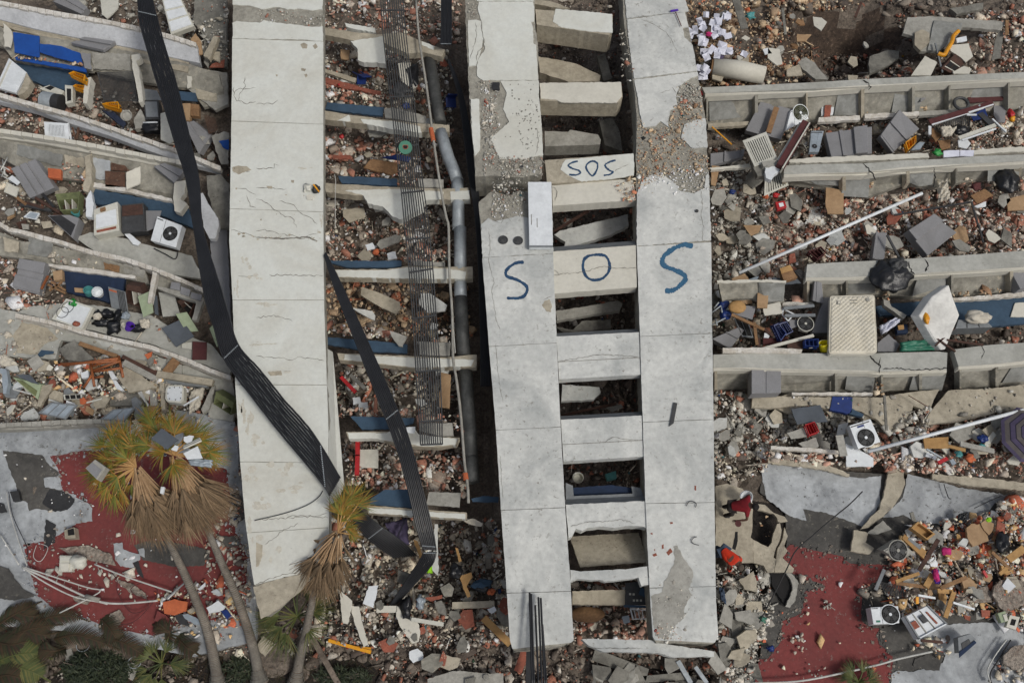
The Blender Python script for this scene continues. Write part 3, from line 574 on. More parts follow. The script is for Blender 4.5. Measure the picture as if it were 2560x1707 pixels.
for nm, lab, cat, s, z, m in (
 ('plaster_wall', 'beige plaster band under the topmost parapet on the left', 'wall', 'a -60 130 0 140 240 200 500 260 990 345 1300 430 1290 500 980 430 560 300 240 240 0 180', [1.3]*6+[1.2]*5, 'concb'),
 ('concrete_wall', 'grey stained inner wall right of the bright blue paint', 'wall', 'a 600 290 1290 440 1500 500 1560 700 1400 740 1300 610 960 560 640 480', [1.3,1.3,1.2,.8,.8,.9,.9,.9], 'niche'),
 ('concrete_wall', 'grey slab behind the bright blue wall at the top left', 'wall', 'a -60 180 0 185 70 215 620 300 640 490 100 420 30 330 -60 300', [1.25]*4+[.9]*4, 'niche'),
 ('floor_slab', 'slate blue strip of floor below the bright blue wall', 'floor', 'a 100 420 600 500 520 600 440 620 300 590 150 520', .75, 'sblue'),
 ('concrete_wall', 'mottled grey inner wall above the orange box', 'wall', 'a -60 960 0 960 600 1060 1250 1170 1290 1180 1290 1320 1180 1380 620 1260 330 1210 120 1150 0 1080', [1.2]*6+[.8]*5, 'niche'),
 ('skirting', 'white horizontal ledge left of the hanging plaster, above the slate blue wall', 'ledge', 'a 590 1245 860 1290 1180 1365 1190 1390 860 1320 600 1280', 1.25, 'edge'),
 ('blue_wall', 'slate blue wall strip above the white washing machine', 'wall', 'a 640 1300 860 1340 1190 1395 1300 1440 1330 1568 1000 1440 650 1400', [1.1,1.1,1.1,1.1,.9,.8,.8], 'sblue'),
 ('floor_slab', 'beige tiled floor strip under the fan unit on the left', 'floor', 'e 520 70 620 30 850 70 1060 130 1320 190 1400 350 1180 320 980 250 660 165', .95, 'floor'),
 ('concrete_wall', 'grey and brown stained wall above the deep blue wall on the left', 'wall', 'e -60 20 0 30 150 90 400 130 680 200 1000 300 1030 390 700 300 420 270 200 215 0 190', [1.15]*6+[.85]*5, 'niche'),
 ('skirting', 'grey white ledge above the deep blue wall on the left', 'ledge', 'e 220 230 700 290 930 330 930 350 700 320 400 280', 1.05, 'edge'),
 ('blue_wall', 'deep navy wall section behind the white bucket', 'wall', 'e 430 295 720 320 860 345 840 480 740 510 460 440', [.95,.95,.95,.7,.7,.7], 'dblue'),
 ('floor_slab', 'beige tiled floor strip behind the purple bucket', 'floor', 'e 120 580 200 540 400 520 650 530 1040 600 1200 700 1450 800 1590 960 1580 1010 1300 900 1050 800 700 720 330 630', .9, 'floor'),
 ('concrete_wall', 'grey wall strip above the green door on the left', 'wall', 'e 1080 320 1380 400 1400 500 1200 450 1080 420', [1.0,1.0,.8,.8,.8], 'niche'),
 ('floor_slab', 'wide mottled grey floor slab above the orange chair frame', 'floor', 'e -60 540 130 580 150 640 330 680 800 790 1000 850 1250 940 1250 1010 860 900 560 790 420 770 380 900 0 880 -60 880', [.8]*14, 'floor'),
 ('floor_slab', 'grey tiled slab beside the long white strip, right of the green cabinet', 'floor', 'e 1000 900 1300 950 1600 1060 1620 1200 1600 1330 1430 1300 1470 1080 1090 990', .7, 'floor'),
 ('concrete_wall', 'stained concrete wall at the left edge of the long white strip near its top', 'wall', 'a 1340 0 1560 0 1560 460 1400 420 1400 250 1330 150', [.9]*6, 'concd'),
 ('concrete_wall', 'cracked grey wall right of the cardboard box', 'wall', 'a 1320 470 1560 500 1570 720 1480 760 1400 700 1300 620', [.9]*6, 'conc'),
 ('concrete_wall', 'tall grey post standing beside the long white strip behind the dark cable ribbon', 'wall', 'a 1420 1210 1520 1200 1580 1270 1575 1568 1510 1568 1430 1340', [1.6]*6, 'concd'),
 ('concrete_wall', 'bluish smooth wall between the cable ribbon and the long white strip', 'wall', 'e 1440 0 1560 0 1575 300 1590 700 1540 680 1470 430', [1.2]*6, 'clad'),
 ): wallbit(nm, lab, cat, s, z, m, .15, 1.2)
for s, lab in (('a 90 222 270 250 272 398 100 362', 'bright blue painted wall panel, left of two at the top left'), ('a 274 302 360 310 420 318 520 355 552 365 575 470 520 430 400 400 300 370 274 360', 'bright blue painted wall panel, right of two at the top left'),
  ('a 100 388 300 420 480 450 590 470 596 500 480 478 110 412', 'bright blue strip of paint under the two blue panels')): wallbit('painted_panel', lab, 'wall panel', s, 1.32, 'bblue', .04, .7)
# grey profiled cladding blocks ----------------------------------------------------------------------
def cladding(label, s, z, bands, m='clad', th=.32, group=None, axis='u'):
    f = Fr(s, z); mb = MB(); f.box(mb, 0, 1, 0, 1, -th, 0)
    rd_ = []
    for b0_, b1_, h_ in bands:
        rb = MB(); f.box(rb, *((b0_, b1_, -.012, 1.012) if axis == 'u' else (-.012, 1.012, b0_, b1_)), -.02, h_); rd_.append(('ridge', rb, m, None, {'bev': .015}))
    return multi('cladding_block', label, 'cladding block', [('body', mb, m, None, {'bev': .02})]+rd_)
cladding('grey cladding block lying on the beige band right of the blue wall', 'a 490 300 590 265 795 295 710 350', [1.45,1.45,1.45,1.5], [(.0,.42,.05),(.62,1,.09)], th=.12)
cladding('big tilted grey cladding block beside the orange box on the left', 'a 85 1165 245 1098 375 1290 210 1365', [1.3,1.5,1.3,1.1], [(0,.3,.06),(.36,.62,.06),(.68,1,.03)])
cladding('L shaped grey cladding block right of the hanging plaster square', 'a 1060 1150 1140 1130 1275 1180 1200 1260', [1.5]*4, [(0,.45,.05),(.5,1,.08)], th=.2)
cladding('grey cladding block lying above the fourth parapet at the left edge', 'e 140 212 315 240 270 460 88 410', [1.25,1.25,1.0,1.0], [(0,.35,.06),(.55,.95,.05)], axis='v')
cladding('tilted dark grey cladding block behind the cable ribbon, under the cardboard', 'a 1270 850 1330 830 1450 930 1370 1060', [1.3,1.4,1.1,1.0], [(0,.5,.05)])
cladding('grey cladding block at the top edge left of the white ribbed unit', 'a 370 20 500 -30 600 50 560 105', [1.3]*4, [(.0,.3,.08),(.5,.8,.05)])
cladding('tilted grey cladding block with a plaster stained lath, left of the white slatted panel', 'R1 590 275 980 380 840 740 410 620', [1.5,1.5,1.2,1.2], [(0,.36,.05),(.55,1,.1)])
cladding('wide grey cladding block with two raised ridges, middle right', 'R1 1390 650 1960 570 1960 900 1460 940', [1.4]*4, [(.28,.36,.05),(.58,.88,.12)])
cladding('diamond shaped grey cladding block with white scratches on the right', 'R2 430 370 670 600 350 890 200 690', [1.5,1.3,1.0,1.3], [(.0,.95,.02),(.02,.5,.08)], axis='v')
cladding('grey cladding block sticking out beside the last painted strip, at the small black gap', 'c 1365 1055 1600 1030 1590 1080 1365 1140', [1.2]*4, [(.4,.45,.06),(.9,1,.05)], th=.2)
cladding('grey cladding block upright on the lowest right parapet, near the painted strip', 'g 1645 958 1850 970 1850 1130 1645 1140', [1.6]*4, [(0,.42,.06),(.5,1,.02)], th=.5)
cladding('big grey cladding frame half buried right of the long white pipe', 'h 960 20 1130 -90 1300 30 1100 190', [1.3,1.2,1.0,1.1], [(0,.4,.1)], axis='v')
cladding('vertical grey cladding block under the upper white pipe, right field', 'h 740 30 820 30 800 220 715 210', [1.2]*4, [(0,.2,.05)])
cladding('grey cladding chair like block standing left of the quilted mattress', 'h 385 480 425 480 425 720 300 720', [1.3]*4, [(0,.9,.02)])
cladding('upright grey cladding fin just left of the quilted mattress', 'h 320 365 370 375 385 520 305 500', [1.8,1.8,1.5,1.5], [(.3,.7,.02)], th=.5)
cladding('grey cladding block at the right edge above the slate blue wall', 'h 1640 250 1761 250 1800 400 1730 420', [1.6]*4, [(0,.4,.04)], th=.5)
cladding('grey sloping cladding block at the left end of the parapet under the scattered crates', 'g 1375 760 1560 680 1600 700 1500 830', [1.2]*4, [(.5,.55,.06)])
# ================================================================ middle shaft: storey ledges
def ledge(n, s, z, th, skin=(), m='concb'):
    parts = [('slab_edge', slabm(s, z, th, 1, 9), m)]
    for k_ in skin: parts.append(('plaster_skin', slabm(k_, z+.02, th*.9, 1, 6), 'plaster'))
    multi('floor_ledge', n, 'ledge', parts)
ledge('topmost storey ledge with bricks above it in the middle shaft', 'b 465 190 560 205 700 225 850 240 1000 225 1140 285 1300 345 1280 390 1150 360 1040 370 870 290 700 285 465 240', 2.0, .3, ['b 650 285 880 250 890 440 830 430 740 430 700 415 700 340', 'b 1140 285 1230 320 1220 345 1140 310', 'b 610 160 820 195 820 225 700 205 620 185'])
ledge('second storey ledge in the middle shaft, beside the orange pipe collar', 'b 465 760 600 785 900 825 1100 850 1200 855 1330 860 1330 905 1220 910 1120 910 940 880 700 850 465 820', 2.0, .35, ['b 720 820 940 835 1130 870 1140 915 940 890 740 850', 'b 560 830 640 790 650 835'])
ledge('third storey ledge with a hanging white plaster curtain in the middle shaft', 'b 465 1260 980 1290 1300 1300 1460 1290 1475 1370 1330 1375 1150 1370 980 1360 650 1340 480 1320', 2.0, .35, ['b 610 1310 980 1300 1290 1320 1280 1370 1160 1380 1150 1430 1000 1510 940 1490 870 1420 770 1400 740 1345', 'b 1335 1320 1470 1310 1470 1370 1340 1375'])
ledge('fourth storey ledge crossing under the steel duct, beside the start of the second cable ribbon', 'f 540 285 900 285 1040 262 1310 270 1490 265 1490 345 1330 352 1050 350 560 340', 2.0, .35, ['f 545 290 900 290 1040 270 1310 280 1445 300 1440 350 1050 348 570 335'])
ledge('fifth storey ledge crossing under the steel duct in the middle shaft', 'f 560 860 850 870 1300 890 1520 870 1515 955 1400 955 1050 960 700 920 570 905', 2.0, .35, ['f 610 870 850 880 1300 900 1500 905 1480 950 1100 960 700 915 605 905'])
ledge('sixth storey ledge with a brick pile at its centre in the middle shaft', 'f 620 1400 900 1400 1150 1430 1400 1440 1380 1490 1250 1510 1050 1500 800 1440 640 1450', 2.0, .35, ['f 630 1405 900 1410 1000 1360 1100 1390 1120 1420 1390 1450 1370 1490 1150 1500 800 1445 640 1450'])
ledge('lowest storey ledge behind the crown of the single palm', 'j 760 345 1090 370 1450 395 1450 440 1250 430 770 400', 2.0, .3, ['j 780 360 1100 385 1440 405 1440 438 1250 428 780 398'])
wb = [('slate blue floor strip above the second shaft ledge', 'b 490 705 880 740 870 800 560 765 475 750'), ('slate blue floor strip above the third shaft ledge', 'b 565 1210 970 1230 970 1280 590 1260'),
 ('slate blue floor strip above the fourth shaft ledge', 'f 480 225 1000 225 1000 262 900 270 620 270'), ('slate blue floor strip above the fifth shaft ledge', 'f 480 750 760 770 1040 800 1040 860 800 850 490 800'),
 ('slate blue floor strip above the sixth shaft ledge', 'f 650 1295 900 1300 1090 1305 1080 1340 980 1380 730 1385'), ('slate blue floor strip above the lowest shaft ledge', 'j 790 300 880 240 1060 235 1080 365 780 340'),
 ('small blue floor strip right of the steel duct at its foot', 'j 1480 300 1560 280 1670 290 1665 325 1490 320')]
for lab, s in wb: single('blue_floor', lab, 'floor', slabm(s, 1.95, .1, 1, 8), 'sblue', kind='structure')
for lab, s, z, m in (('pale grey plaster end plate right of the first blue strip in the shaft', 'b 880 750 940 740 1170 800 1160 850 890 810', 1.95, 'conc'), ('pale grey floor plate right of the cable tray above the third ledge', 'b 1110 1230 1290 1235 1290 1290 1120 1285', 1.95, 'conc'),
  ('pale grey floor plate above the fourth ledge under the tray', 'f 1080 225 1300 235 1300 265 1080 255', 1.95, 'conc'), ('pale grey floor plate right of the tray above the fifth ledge', 'f 1110 780 1340 790 1330 880 1130 870', 1.95, 'conc'),
  ('pale grey floor plate right of the tray above the sixth ledge', 'f 1130 1340 1350 1340 1360 1430 1260 1430 1120 1390', 1.95, 'conc'), ('grey tile plate right of the second ribbon above the lowest ledge', 'j 1190 255 1410 260 1400 360 1170 340', 1.97, 'conc'),
  ('square white board at the foot of the fallen return wall', 'j 712 -40 840 -40 840 90 708 85', 1.2, 'offw'), ('brown board lying above the third ledge', 'b 790 1095 970 1120 970 1200 930 1205 740 1155', 1.3, 'wood'),
  ('white torn plaster sheet under the tray near the fourth ledge', 'f 1130 450 1200 450 1315 530 1300 570 1180 580 1120 520', 1.2, 'plasterg'), ('leaning plastered slab left of the tray below the fourth ledge', 'f 730 405 860 450 990 510 990 560 960 590 850 540 720 460', 1.2, 'concb'),
  ('white slab piece in the rubble under the fourth ledge', 'f 650 545 800 570 820 600 815 635 760 610 690 570', 1.0, 'plasterg'), ('grey concrete wedge left of the tray on the fifth blue strip', 'f 920 705 1040 745 1010 800 1010 815 980 810 930 740', 2.25, 'conc'),
  ('tall brown board right of the tray in the shaft below the fifth ledge', 'f 1270 990 1340 1010 1330 1240 1260 1230', 1.3, 'card'), ('brick wall remnant left of the blue chair in the shaft', 'b 465 470 560 500 690 540 680 570 465 495', 1.4, 'concb'),
  ('long brick wall remnant above the first blue strip in the shaft', 'b 465 530 620 570 800 620 860 630 850 655 700 620 600 610 470 570', 1.5, 'brick')): slab('fallen_board' if 'board' in lab else 'fallen_slab', lab, 'board' if 'board' in lab else 'slab', s, z, .08, m, .8, 8)
# floors deep in the shaft
# ---- service runs
def duct(): 
    parts = []
    for s, z, r, m in (('b 1185 370 1220 560 1250 760 1270 850', 1.6, .2, 'duct'), ('b 1270 905 1300 1010 1325 1090 1360 1170 1382 1235', 1.9, .2, 'galv'), ('b 1388 1235 1385 1290 1392 1375 1392 1568', 1.8, .195, 'galv'),
      ('f 1405 0 1405 290', 1.8, .195, 'galv'), ('f 1405 350 1408 480', 1.7, .195, 'galv'), ('f 1408 480 1418 700 1430 880', 1.7, .21, 'duct'), ('f 1440 960 1455 1200 1470 1400 1475 1568', 1.6, .21, 'duct'), ('j 1475 -5 1485 100 1490 185', 1.6, .2, 'duct')):
        p = q(s); t = MB().tube([P(x, y, z) for x, y in p], r*1.12, 18)
        parts.append(('duct_section', t, m, None, {'smooth': True}))
        c = MB().tube([P(*p[-1], z), P(p[-1][0]+.3, p[-1][1]+2, z)], r*1.1, 18); parts.append(('joint_ring', c, m))
    multi('steel_duct', 'long round steel duct running down the right of the middle shaft', 'duct', parts)
duct()
multi('conduit_pipe', 'thin grey conduit with two orange red couplings, left of the steel duct', 'pipe', [
  ('pipe', MB().tube([P(x, y, z) for x, y, z in cat_rom([(a, b, 2.35) for a, b in q('b 1100 0 1120 250 1150 450 1180 650 1210 880 1240 1100 1280 1350 1310 1500')+q('f 1325 0 1330 300 1350 600 1355 890 1380 1050 1410 1300 1430 1568')+q('j 1440 100 1455 200 1462 330')], 3)], .045, 8), 'conc', None, {'smooth': True}),
  ('coupling', MB().tube([P(*q('b 1203 885')[0], 2.35), P(*q('b 1220 970')[0], 2.35)], .085, 10), 'orange'),
  ('coupling', MB().tube([P(*q('j 1438 125')[0], 2.35), P(*q('j 1445 170')[0], 2.35)], .085, 10), 'orange')])
pipe('thin_cable', 'thin pale wire beside the conduit in the lower shaft', 'wire', 'f 1320 0 1330 170 1345 500 1360 700 1370 860', 2.3, .015, 'wire')
# flat bundles of parallel black bars
def bundle(label, Ls, Rs, zs, n, rr_, clamps=(), m='pvc', cm='galv', name='cable_bundle', k=5):
    Lq, Rq = q(Ls), q(Rs); Lc = cat_rom([(*a, z) for a, z in zip(Lq, zs)], k); Rc = cat_rom([(*a, z) for a, z in zip(Rq, zs)], k)
    parts = []
    for i in range(n):
        u = i/(n-1); mb = MB(); rnd = random.Random(i)
        o_ = [rnd.uniform(-.1, .1)*(1/(n-1)) for _ in Lc]
        pts = [P(a[0]+(b[0]-a[0])*(u+e), a[1]+(b[1]-a[1])*(u+e), a[2]) for a, b, e in zip(Lc, Rc, o_)]
        mb.tube(pts, rr_, 6); parts.append(('conduit_bar', mb, m))
    for t in clamps:
        j = int(t*(len(Lc)-1)); a, b = P(*Lc[j]), P(*Rc[j]); mb = MB()
        if m == 'pvc':
            for s_ in range(2*n):
                c_ = a.lerp(b, (s_+.5)/(2*n)); d_ = (b-a)/(2*n)*.28; mb.bar(c_-d_+Vector((0, 0, rr_*1.3)), c_+d_+Vector((0, 0, rr_*1.3)), .03, .02)
        else: mb.bar(a+Vector((0, 0, rr_)), b+Vector((0, 0, rr_)), .05, .04)
        parts.append(('clamp', mb, cm))
    return multi(name, label, 'cable bundle', parts)
bundle('wide flat black cable ribbon from the top left down across the long white strip', 'x 343 -40 345 0 350 58 370 130 395 215 440 365 466 450 485 570 512 740 536 820 561 897 625 985 700 1080 800 1200 825 1238',
  'x 376 -40 381 0 400 75 420 145 443 218 478 365 497 450 506 570 545 700 572 790 596 864 650 925 710 1000 780 1080 850 1195 862 1222', [3.9,3.9,3.9,3.9,3.8,3.7,3.7,3.8,3.9,3.95,3.9,3.8,3.7,3.65,3.5], 11, .032, [.12, .715, .95], k=7)
bundle('end of the wide black cable ribbon falling onto the rubble right of the single palm', 'x 862 1262 905 1330 945 1365 985 1393', 'x 888 1262 930 1300 1000 1350 1040 1388', [3.2, 2.2, 1.5, .9], 11, .03, [.05, .5])
bundle('second black cable ribbon curving down through the middle shaft', 'x 811 638 840 730 895 870 950 1010 985 1100 1015 1200 1040 1310 1058 1372', 'x 814 632 855 715 915 845 975 980 1020 1090 1050 1200 1078 1310 1090 1375', [3.3,3.3,3.2,3.1,3.0,2.9,2.6,2.2], 9, .03, [.5, .99])
bundle('folded back tail of the second black cable ribbon on the rubble', 'x 1060 1380 1050 1400 1010 1460 975 1512', 'x 1090 1378 1080 1410 1040 1455 995 1505', [2.1, 1.9, 1.2, .7], 8, .03, [.12])
bundle('brown grey cable tray of parallel bars hanging down the middle shaft', 'x 950 -40 958 90 980 280 997 425 1012 572 1026 715 1040 930 1052 1112', 'x 1004 -40 1015 90 1038 278 1052 418 1072 568 1084 705 1100 925 1106 1110', [2.75]*8, 11, .022, [.11, .26, .38, .5, .6, .7, .79, .87, .95, 1.0], 'dgrey', 'dgrey', 'cable_tray')
bundle('bundle of straight black cables at the top of the middle shaft', 'x 1104 -40 1104 60 1102 112', 'x 1128 -40 1128 60 1128 112', [2.6]*3, 8, .03, [1.0], name='cable_bundle')
bundle('long drooping bundle of black cables just left of the painted strips', 'x 1120 150 1148 250 1170 420 1190 560 1200 760 1203 965', 'x 1122 150 1160 250 1188 420 1202 560 1215 760 1225 965', [2.2, 2.2, 2.2, 2.1, 2.0, 2.0], 8, .03, [], name='cable_bundle')
for i in range(7):
    x = 1322+i*6.0; y0 = [1480,1485,1484,1512,1492,1494,1560][i]
    x1 = [1326,1328,1332,1342,1350,1356,1360][i]-4
    if i == 0: x1 = 1324
    single('steel_bar', ['leftmost','second','third','fourth','fifth','sixth','rightmost'][i]+' of the seven dark steel bars at the foot of the first painted strip', 'bar', MB().tube([P(x1+0, y0, 3.5), P(x1+6+i*.6, 1700, 3.9), P(x1+7+i*.6, 1760, 3.9)], .03, 6), 'pvc', group='dark steel bars at the foot of the strip')
# ================================================================ right storeys
def rstorey(label, top, bot, z, wall_bot, zb, panels=(), cracks=(), m='cream'):
    t, b = q(top), q(bot); w_ = q(wall_bot)
    f1 = MB()
    tp = [P(*p, z) for p in t]+[P(*p, z) for p in b[::-1]]; f1.prism(tp, [p-Vector((0, 0, .3)) for p in tp])
    lip = MB(); l2 = [(x, y+8) for x, y in b]
    tp = [P(x, y+.4, z-.01) for x, y in b]+[P(x, y, z-.14) for x, y in l2[::-1]]; lip.prism(tp, [p-Vector((0, 0, .3)) for p in tp])
    wl = MB(); tp = [P(x, y, z-.42) for x, y in l2]+[P(x, y, zb-.22) for x, y in w_[::-1]]; wl.prism(tp, [p-Vector((0, 0, .2)) for p in tp])
    ribs = []; rr = random.Random(int(z*100)+len(l2)+int(l2[0][0])); x = l2[0][0]+3
    yi = lambda pl, x: pl[0][1] if x <= pl[0][0] else next((p0[1]+(p1[1]-p0[1])*(x-p0[0])/(p1[0]-p0[0]) for p0, p1 in zip(pl, pl[1:]) if p0[0] <= x <= p1[0]), pl[-1][1])
    while x < min(l2[-1][0], w_[-1][0])-6:
        if x > w_[0][0]-8:
            ww = rr.uniform(4, 8); y0, y1 = yi(l2, x)-1, yi(w_, x); tp = [P(x, y0, z-.15), P(x+ww, y0, z-.15), P(x+ww+rr.uniform(-1.5, 1.5), y1, zb+.02), P(x, y1, zb+.02)]
            ribs.append(('rib', MB().prism(tp, [p-Vector((0, 0, .4)) for p in tp]), 'concb' if rr.random() < .5 else 'niche'))
        x += rr.uniform(80, 175)
    parts = [('top_face', f1, 'floor' if m == 'cream' else m), ('edge_lip', lip, 'cream'), ('back_wall', wl, 'niche')]+ribs
    for p, zz in panels:
        a = q(p); parts.append(('wall_panel', MB().prism([P(*v, w2-.12) for v, w2 in zip(a, zz)], [P(*v, w2-.3) for v, w2 in zip(a, zz)]), 'panel'))
    if cracks:
        cr = MB()
        for c, wd in cracks: crackm(c, z+.006, wd, cr, 2.2, 5)
        parts.append(('crack', cr, 'dark'))
    multi('parapet', label, 'parapet', parts)
rstorey('topmost beige parapet of the right storeys, with bare wall bays below', 'x 1755 219 1920 212 2040 206 2150 199 2300 192 2480 184 2620 178', 'x 1763 234 1920 227 2040 222 2150 214 2300 207 2480 199 2620 193', 2.1,
  'x 1768 315 1900 310 2040 305 2240 288 2400 282 2500 274 2620 270', 1.1, [('d 485 625 660 630 625 795 455 795', (1.8, 1.8, 1.15, 1.15)), ('d 880 600 1070 585 1040 760 850 775', (1.8, 1.8, 1.15, 1.15)), ('d 1425 575 1640 575 1620 680 1390 690', (1.8, 1.8, 1.35, 1.35)), ('c 1355 670 1625 640 1640 800 1360 835', (1.8, 1.8, 1.2, 1.2))], [('d 650 550 690 575 710 600 690 620', 4)])
rstorey('second beige parapet of the right storeys, above the brick rubble field', 'd 110 1140 330 1130 660 1125 930 1105 1180 1095 1450 1075 1830 1060', 'd 110 1200 330 1190 650 1185 930 1150 1180 1135 1450 1125 1830 1105', 1.95,
  'd 110 1250 400 1290 700 1350 950 1260 1140 1290 1450 1230 1830 1190', 1.15, [('d 515 1195 705 1192 690 1360 505 1350', (1.7, 1.7, 1.15, 1.15)), ('d 940 1158 1150 1148 1130 1270 1040 1285 930 1240', (1.7, 1.7, 1.25, 1.2, 1.3)), ('d 1515 1140 1745 1105 1720 1230 1510 1250', (1.7, 1.7, 1.3, 1.3)), ('d 210 1195 320 1190 500 1200 500 1280 330 1270', (1.7, 1.7, 1.7, 1.3, 1.3))],
  [('d 650 1130 690 1160 720 1200 740 1240', 4), ('d 1140 1150 1150 1220 1135 1290', 3)])
rstorey('third beige parapet of the right storeys, carrying the crumpled black sack', 'h 270 250 500 235 730 225 930 215 1140 200 1450 180 1830 150', 'h 260 340 500 338 730 330 930 320 1130 305 1450 288 1830 262', 1.95,
  'h 240 510 400 505 620 480 740 455 1000 475 1250 470 1830 430', 1.1, [('h 560 355 740 345 735 450 540 455', (1.7, 1.7, 1.15, 1.15)), ('h -20 395 110 395 110 500 -20 500', (1.8, 1.8, 1.2, 1.2)), ('h 1030 340 1230 330 1220 400 990 470', (1.65, 1.65, 1.4, 1.2))], [('h 970 230 985 300 1010 320', 3.5), ('h 1080 210 1100 260 1080 300', 5)])
rstorey('fourth long parapet of the right storeys, left part before the wide crack', 'g 1385 870 1761 860 |'.replace(' |', '')+' 2450 862 2935 850 2995 857', 'g 1385 960 1640 958 1761 965 2450 978 2510 985 2990 972', 1.75,
  'g 1400 1110 1640 1100 1761 1130 2450 1150 2600 1115 2940 1120', .8, [('h 545 1005 745 990 715 1150 530 1110', (1.45, 1.45, .85, .9)), ('h 1000 1010 1225 1010 1195 1120 970 1115', (1.45, 1.45, .9, .9))], [('h 700 870 730 920 770 940 765 1000', 3), ('h 780 890 760 950', 2.5), ('h 790 970 900 965 1000 975 1240 965', 2.5)])
rstorey('fourth long parapet of the right storeys, right part beyond the wide crack', 'h 1275 835 1480 808 1600 798 1830 785', 'h 1310 950 1480 940 1600 930 1830 905', 1.75,
  'h 1300 1110 1480 1100 1600 1090 1830 1065', .8, [('h 1680 950 1830 930 1830 1050 1610 1065', (1.45, 1.45, .9, .9))], [('h 1470 810 1490 850 1470 900', 2)])
for nm, lab, cat, s, z, m in (
 ('concrete_wall', 'bare wall bay left of the third right parapet, under the brick rubble', 'wall', 'R3 120 190 820 175 1280 190 1290 520 1000 540 720 470 430 470 180 510', [2.0,2.0,2.0,1.5,1.5,1.5,1.5,1.5], 'niche'),
 ('concrete_wall', 'grey panel in the bare wall bay left of the third right parapet', 'wall panel', 'R3 830 185 1300 200 1280 500 1000 530 835 370', [2.06,2.06,1.57,1.57,1.7], 'panel'),
 ('skirting', 'cream coping over the bare wall bay beside the last painted strip', 'ledge', 'R3 90 150 820 135 1320 150 1320 192 820 178 100 195', 2.04, 'cream'),
 ('floor_slab', 'small white floor beam above the people, left of the concrete stub', 'floor', 'h 20 1498 250 1508 490 1530 490 1550 250 1535 20 1520', 1.1, 'edge'),
 ('skirting', 'white ledge under the topmost right parapet, left piece', 'ledge', 'd 350 808 630 795 635 825 345 840', 1.25, 'edge'),
 ('skirting', 'white ledge under the topmost right parapet, right piece', 'ledge', 'd 665 785 1040 768 1042 795 668 815', 1.25, 'edge'),
 ('skirting', 'grey ledge behind the black grille frame on the right', 'ledge', 'd 1040 770 1330 745 1340 775 1040 800', 1.25, 'conc'),
 ('skirting', 'beige ledge at the far left of the topmost right parapet', 'ledge', 'c 1350 850 1630 835 1640 860 1350 880', 1.25, 'concb'),
 ('floor_slab', 'long beige floor edge under the grey cladding blocks on the right', 'floor', 'd 140 1100 300 1085 700 1070 1100 1052 1110 1085 700 1105 330 1120 150 1120', 1.75, 'cream'),
 ('floor_slab', 'long beige floor edge at the right border, beside the white papers', 'floor', 'd 1415 1035 1600 1018 1830 1005 1830 1038 1600 1052 1420 1065', 1.75, 'cream'),
 ('floor_slab', 'thin white floor edge left of the fallen slatted panel', 'floor', 'c 1360 1155 1640 1128 1645 1150 1370 1170', 1.5, 'cream'),
 ('blue_wall', 'long slate blue wall panel at the right border above the wide crack', 'wall', 'h 1270 500 1500 478 1830 450 1830 650 1560 675 1310 690 1300 600', 1.0, 'sblue'),
 ('blue_wall', 'slate blue wall panel between the two mattresses', 'wall', 'h 740 540 850 520 1100 500 1080 600 950 600 770 600', .9, 'sblue'),
 ('skirting', 'grey white ledge above the slate blue wall at the right border', 'ledge', 'h 1270 480 1500 462 1830 432 1830 460 1500 490 1280 500', 1.2, 'edge'),
 ('skirting', 'white ledge above the black frames, left of the mattress', 'ledge', 'h 100 510 310 510 310 532 100 535', 1.1, 'edge'),
 ('floor_slab', 'white floor edge under the blue crates beside the painted strip', 'floor', 'g 1450 825 1761 820 2000 835 1990 860 1450 858', 1.8, 'edge'),
 ('skirting', 'white painted ledge under the fourth right parapet', 'ledge', 'h 165 1130 350 1130 720 1130 718 1150 165 1145', 1.1, 'edge'),
 ('concrete_slab', 'broad stained concrete slab left of the crooked crack, bottom of the right storeys', 'slab', 'h -110 1150 170 1160 780 1165 960 1130 1180 1110 1140 1180 1110 1270 1000 1220 980 1280 960 1350 820 1390 740 1310 640 1260 420 1240 200 1220 0 1240 -110 1230', [1.05]*19, 'concb'),
 ('concrete_slab', 'broad stained concrete slab right of the crooked crack, bottom of the right storeys', 'slab', 'h 1240 1120 1320 1110 1500 1105 1830 1070 1830 1240 1600 1260 1300 1330 1090 1350 1100 1290 1150 1220', [1.05]*10, 'concb'),
 ('blue_patch', 'blue painted patch on the lower concrete slab', 'wall panel', 'h 445 1158 583 1165 575 1270 540 1275 425 1250', 1.09, 'bluep'),
 ('blue_wall', 'slate blue broken tiles beside the blue patch', 'wall panel', 'h 580 1240 660 1280 650 1300 560 1275', 1.09, 'sblue'),
 ('concrete_slab', 'large grey slab lying in the pit at the top right', 'slab', 'd 960 120 1130 115 1640 150 1600 210 1340 190 1300 250 1180 350 1050 355 1010 310 1000 250 930 230', 1.2, 'conc'),
 ('concrete_slab', 'smooth grey panel on the slab at the top right', 'slab', 'd 1145 140 1340 160 1300 250 1180 350 1100 345', 1.26, 'panel'),
 ('concrete_slab', 'loose round broken plate beside the smooth panel, top right', 'slab', 'd 1010 225 1060 205 1110 230 1110 290 1050 350 1010 310', 1.3, 'concb'),
 ('concrete_slab', 'long grey slab tipped into the pit at the top right', 'slab', 'd 205 430 260 395 320 430 410 550 330 545 240 480', 1.1, 'conc'),
 ('concrete_slab', 'dark grey slab deep in the pit at the top right', 'slab', 'd 700 390 830 345 905 350 900 400 830 450 700 510 690 440', .2, 'concd'),
 ('concrete_slab', 'dark slab at the top edge above the right pit', 'slab', 'd 1250 60 1480 20 1480 60 1300 100', .9, 'concd'),
 ): wallbit(nm, lab, cat, s, z, m, .15, 1.2)
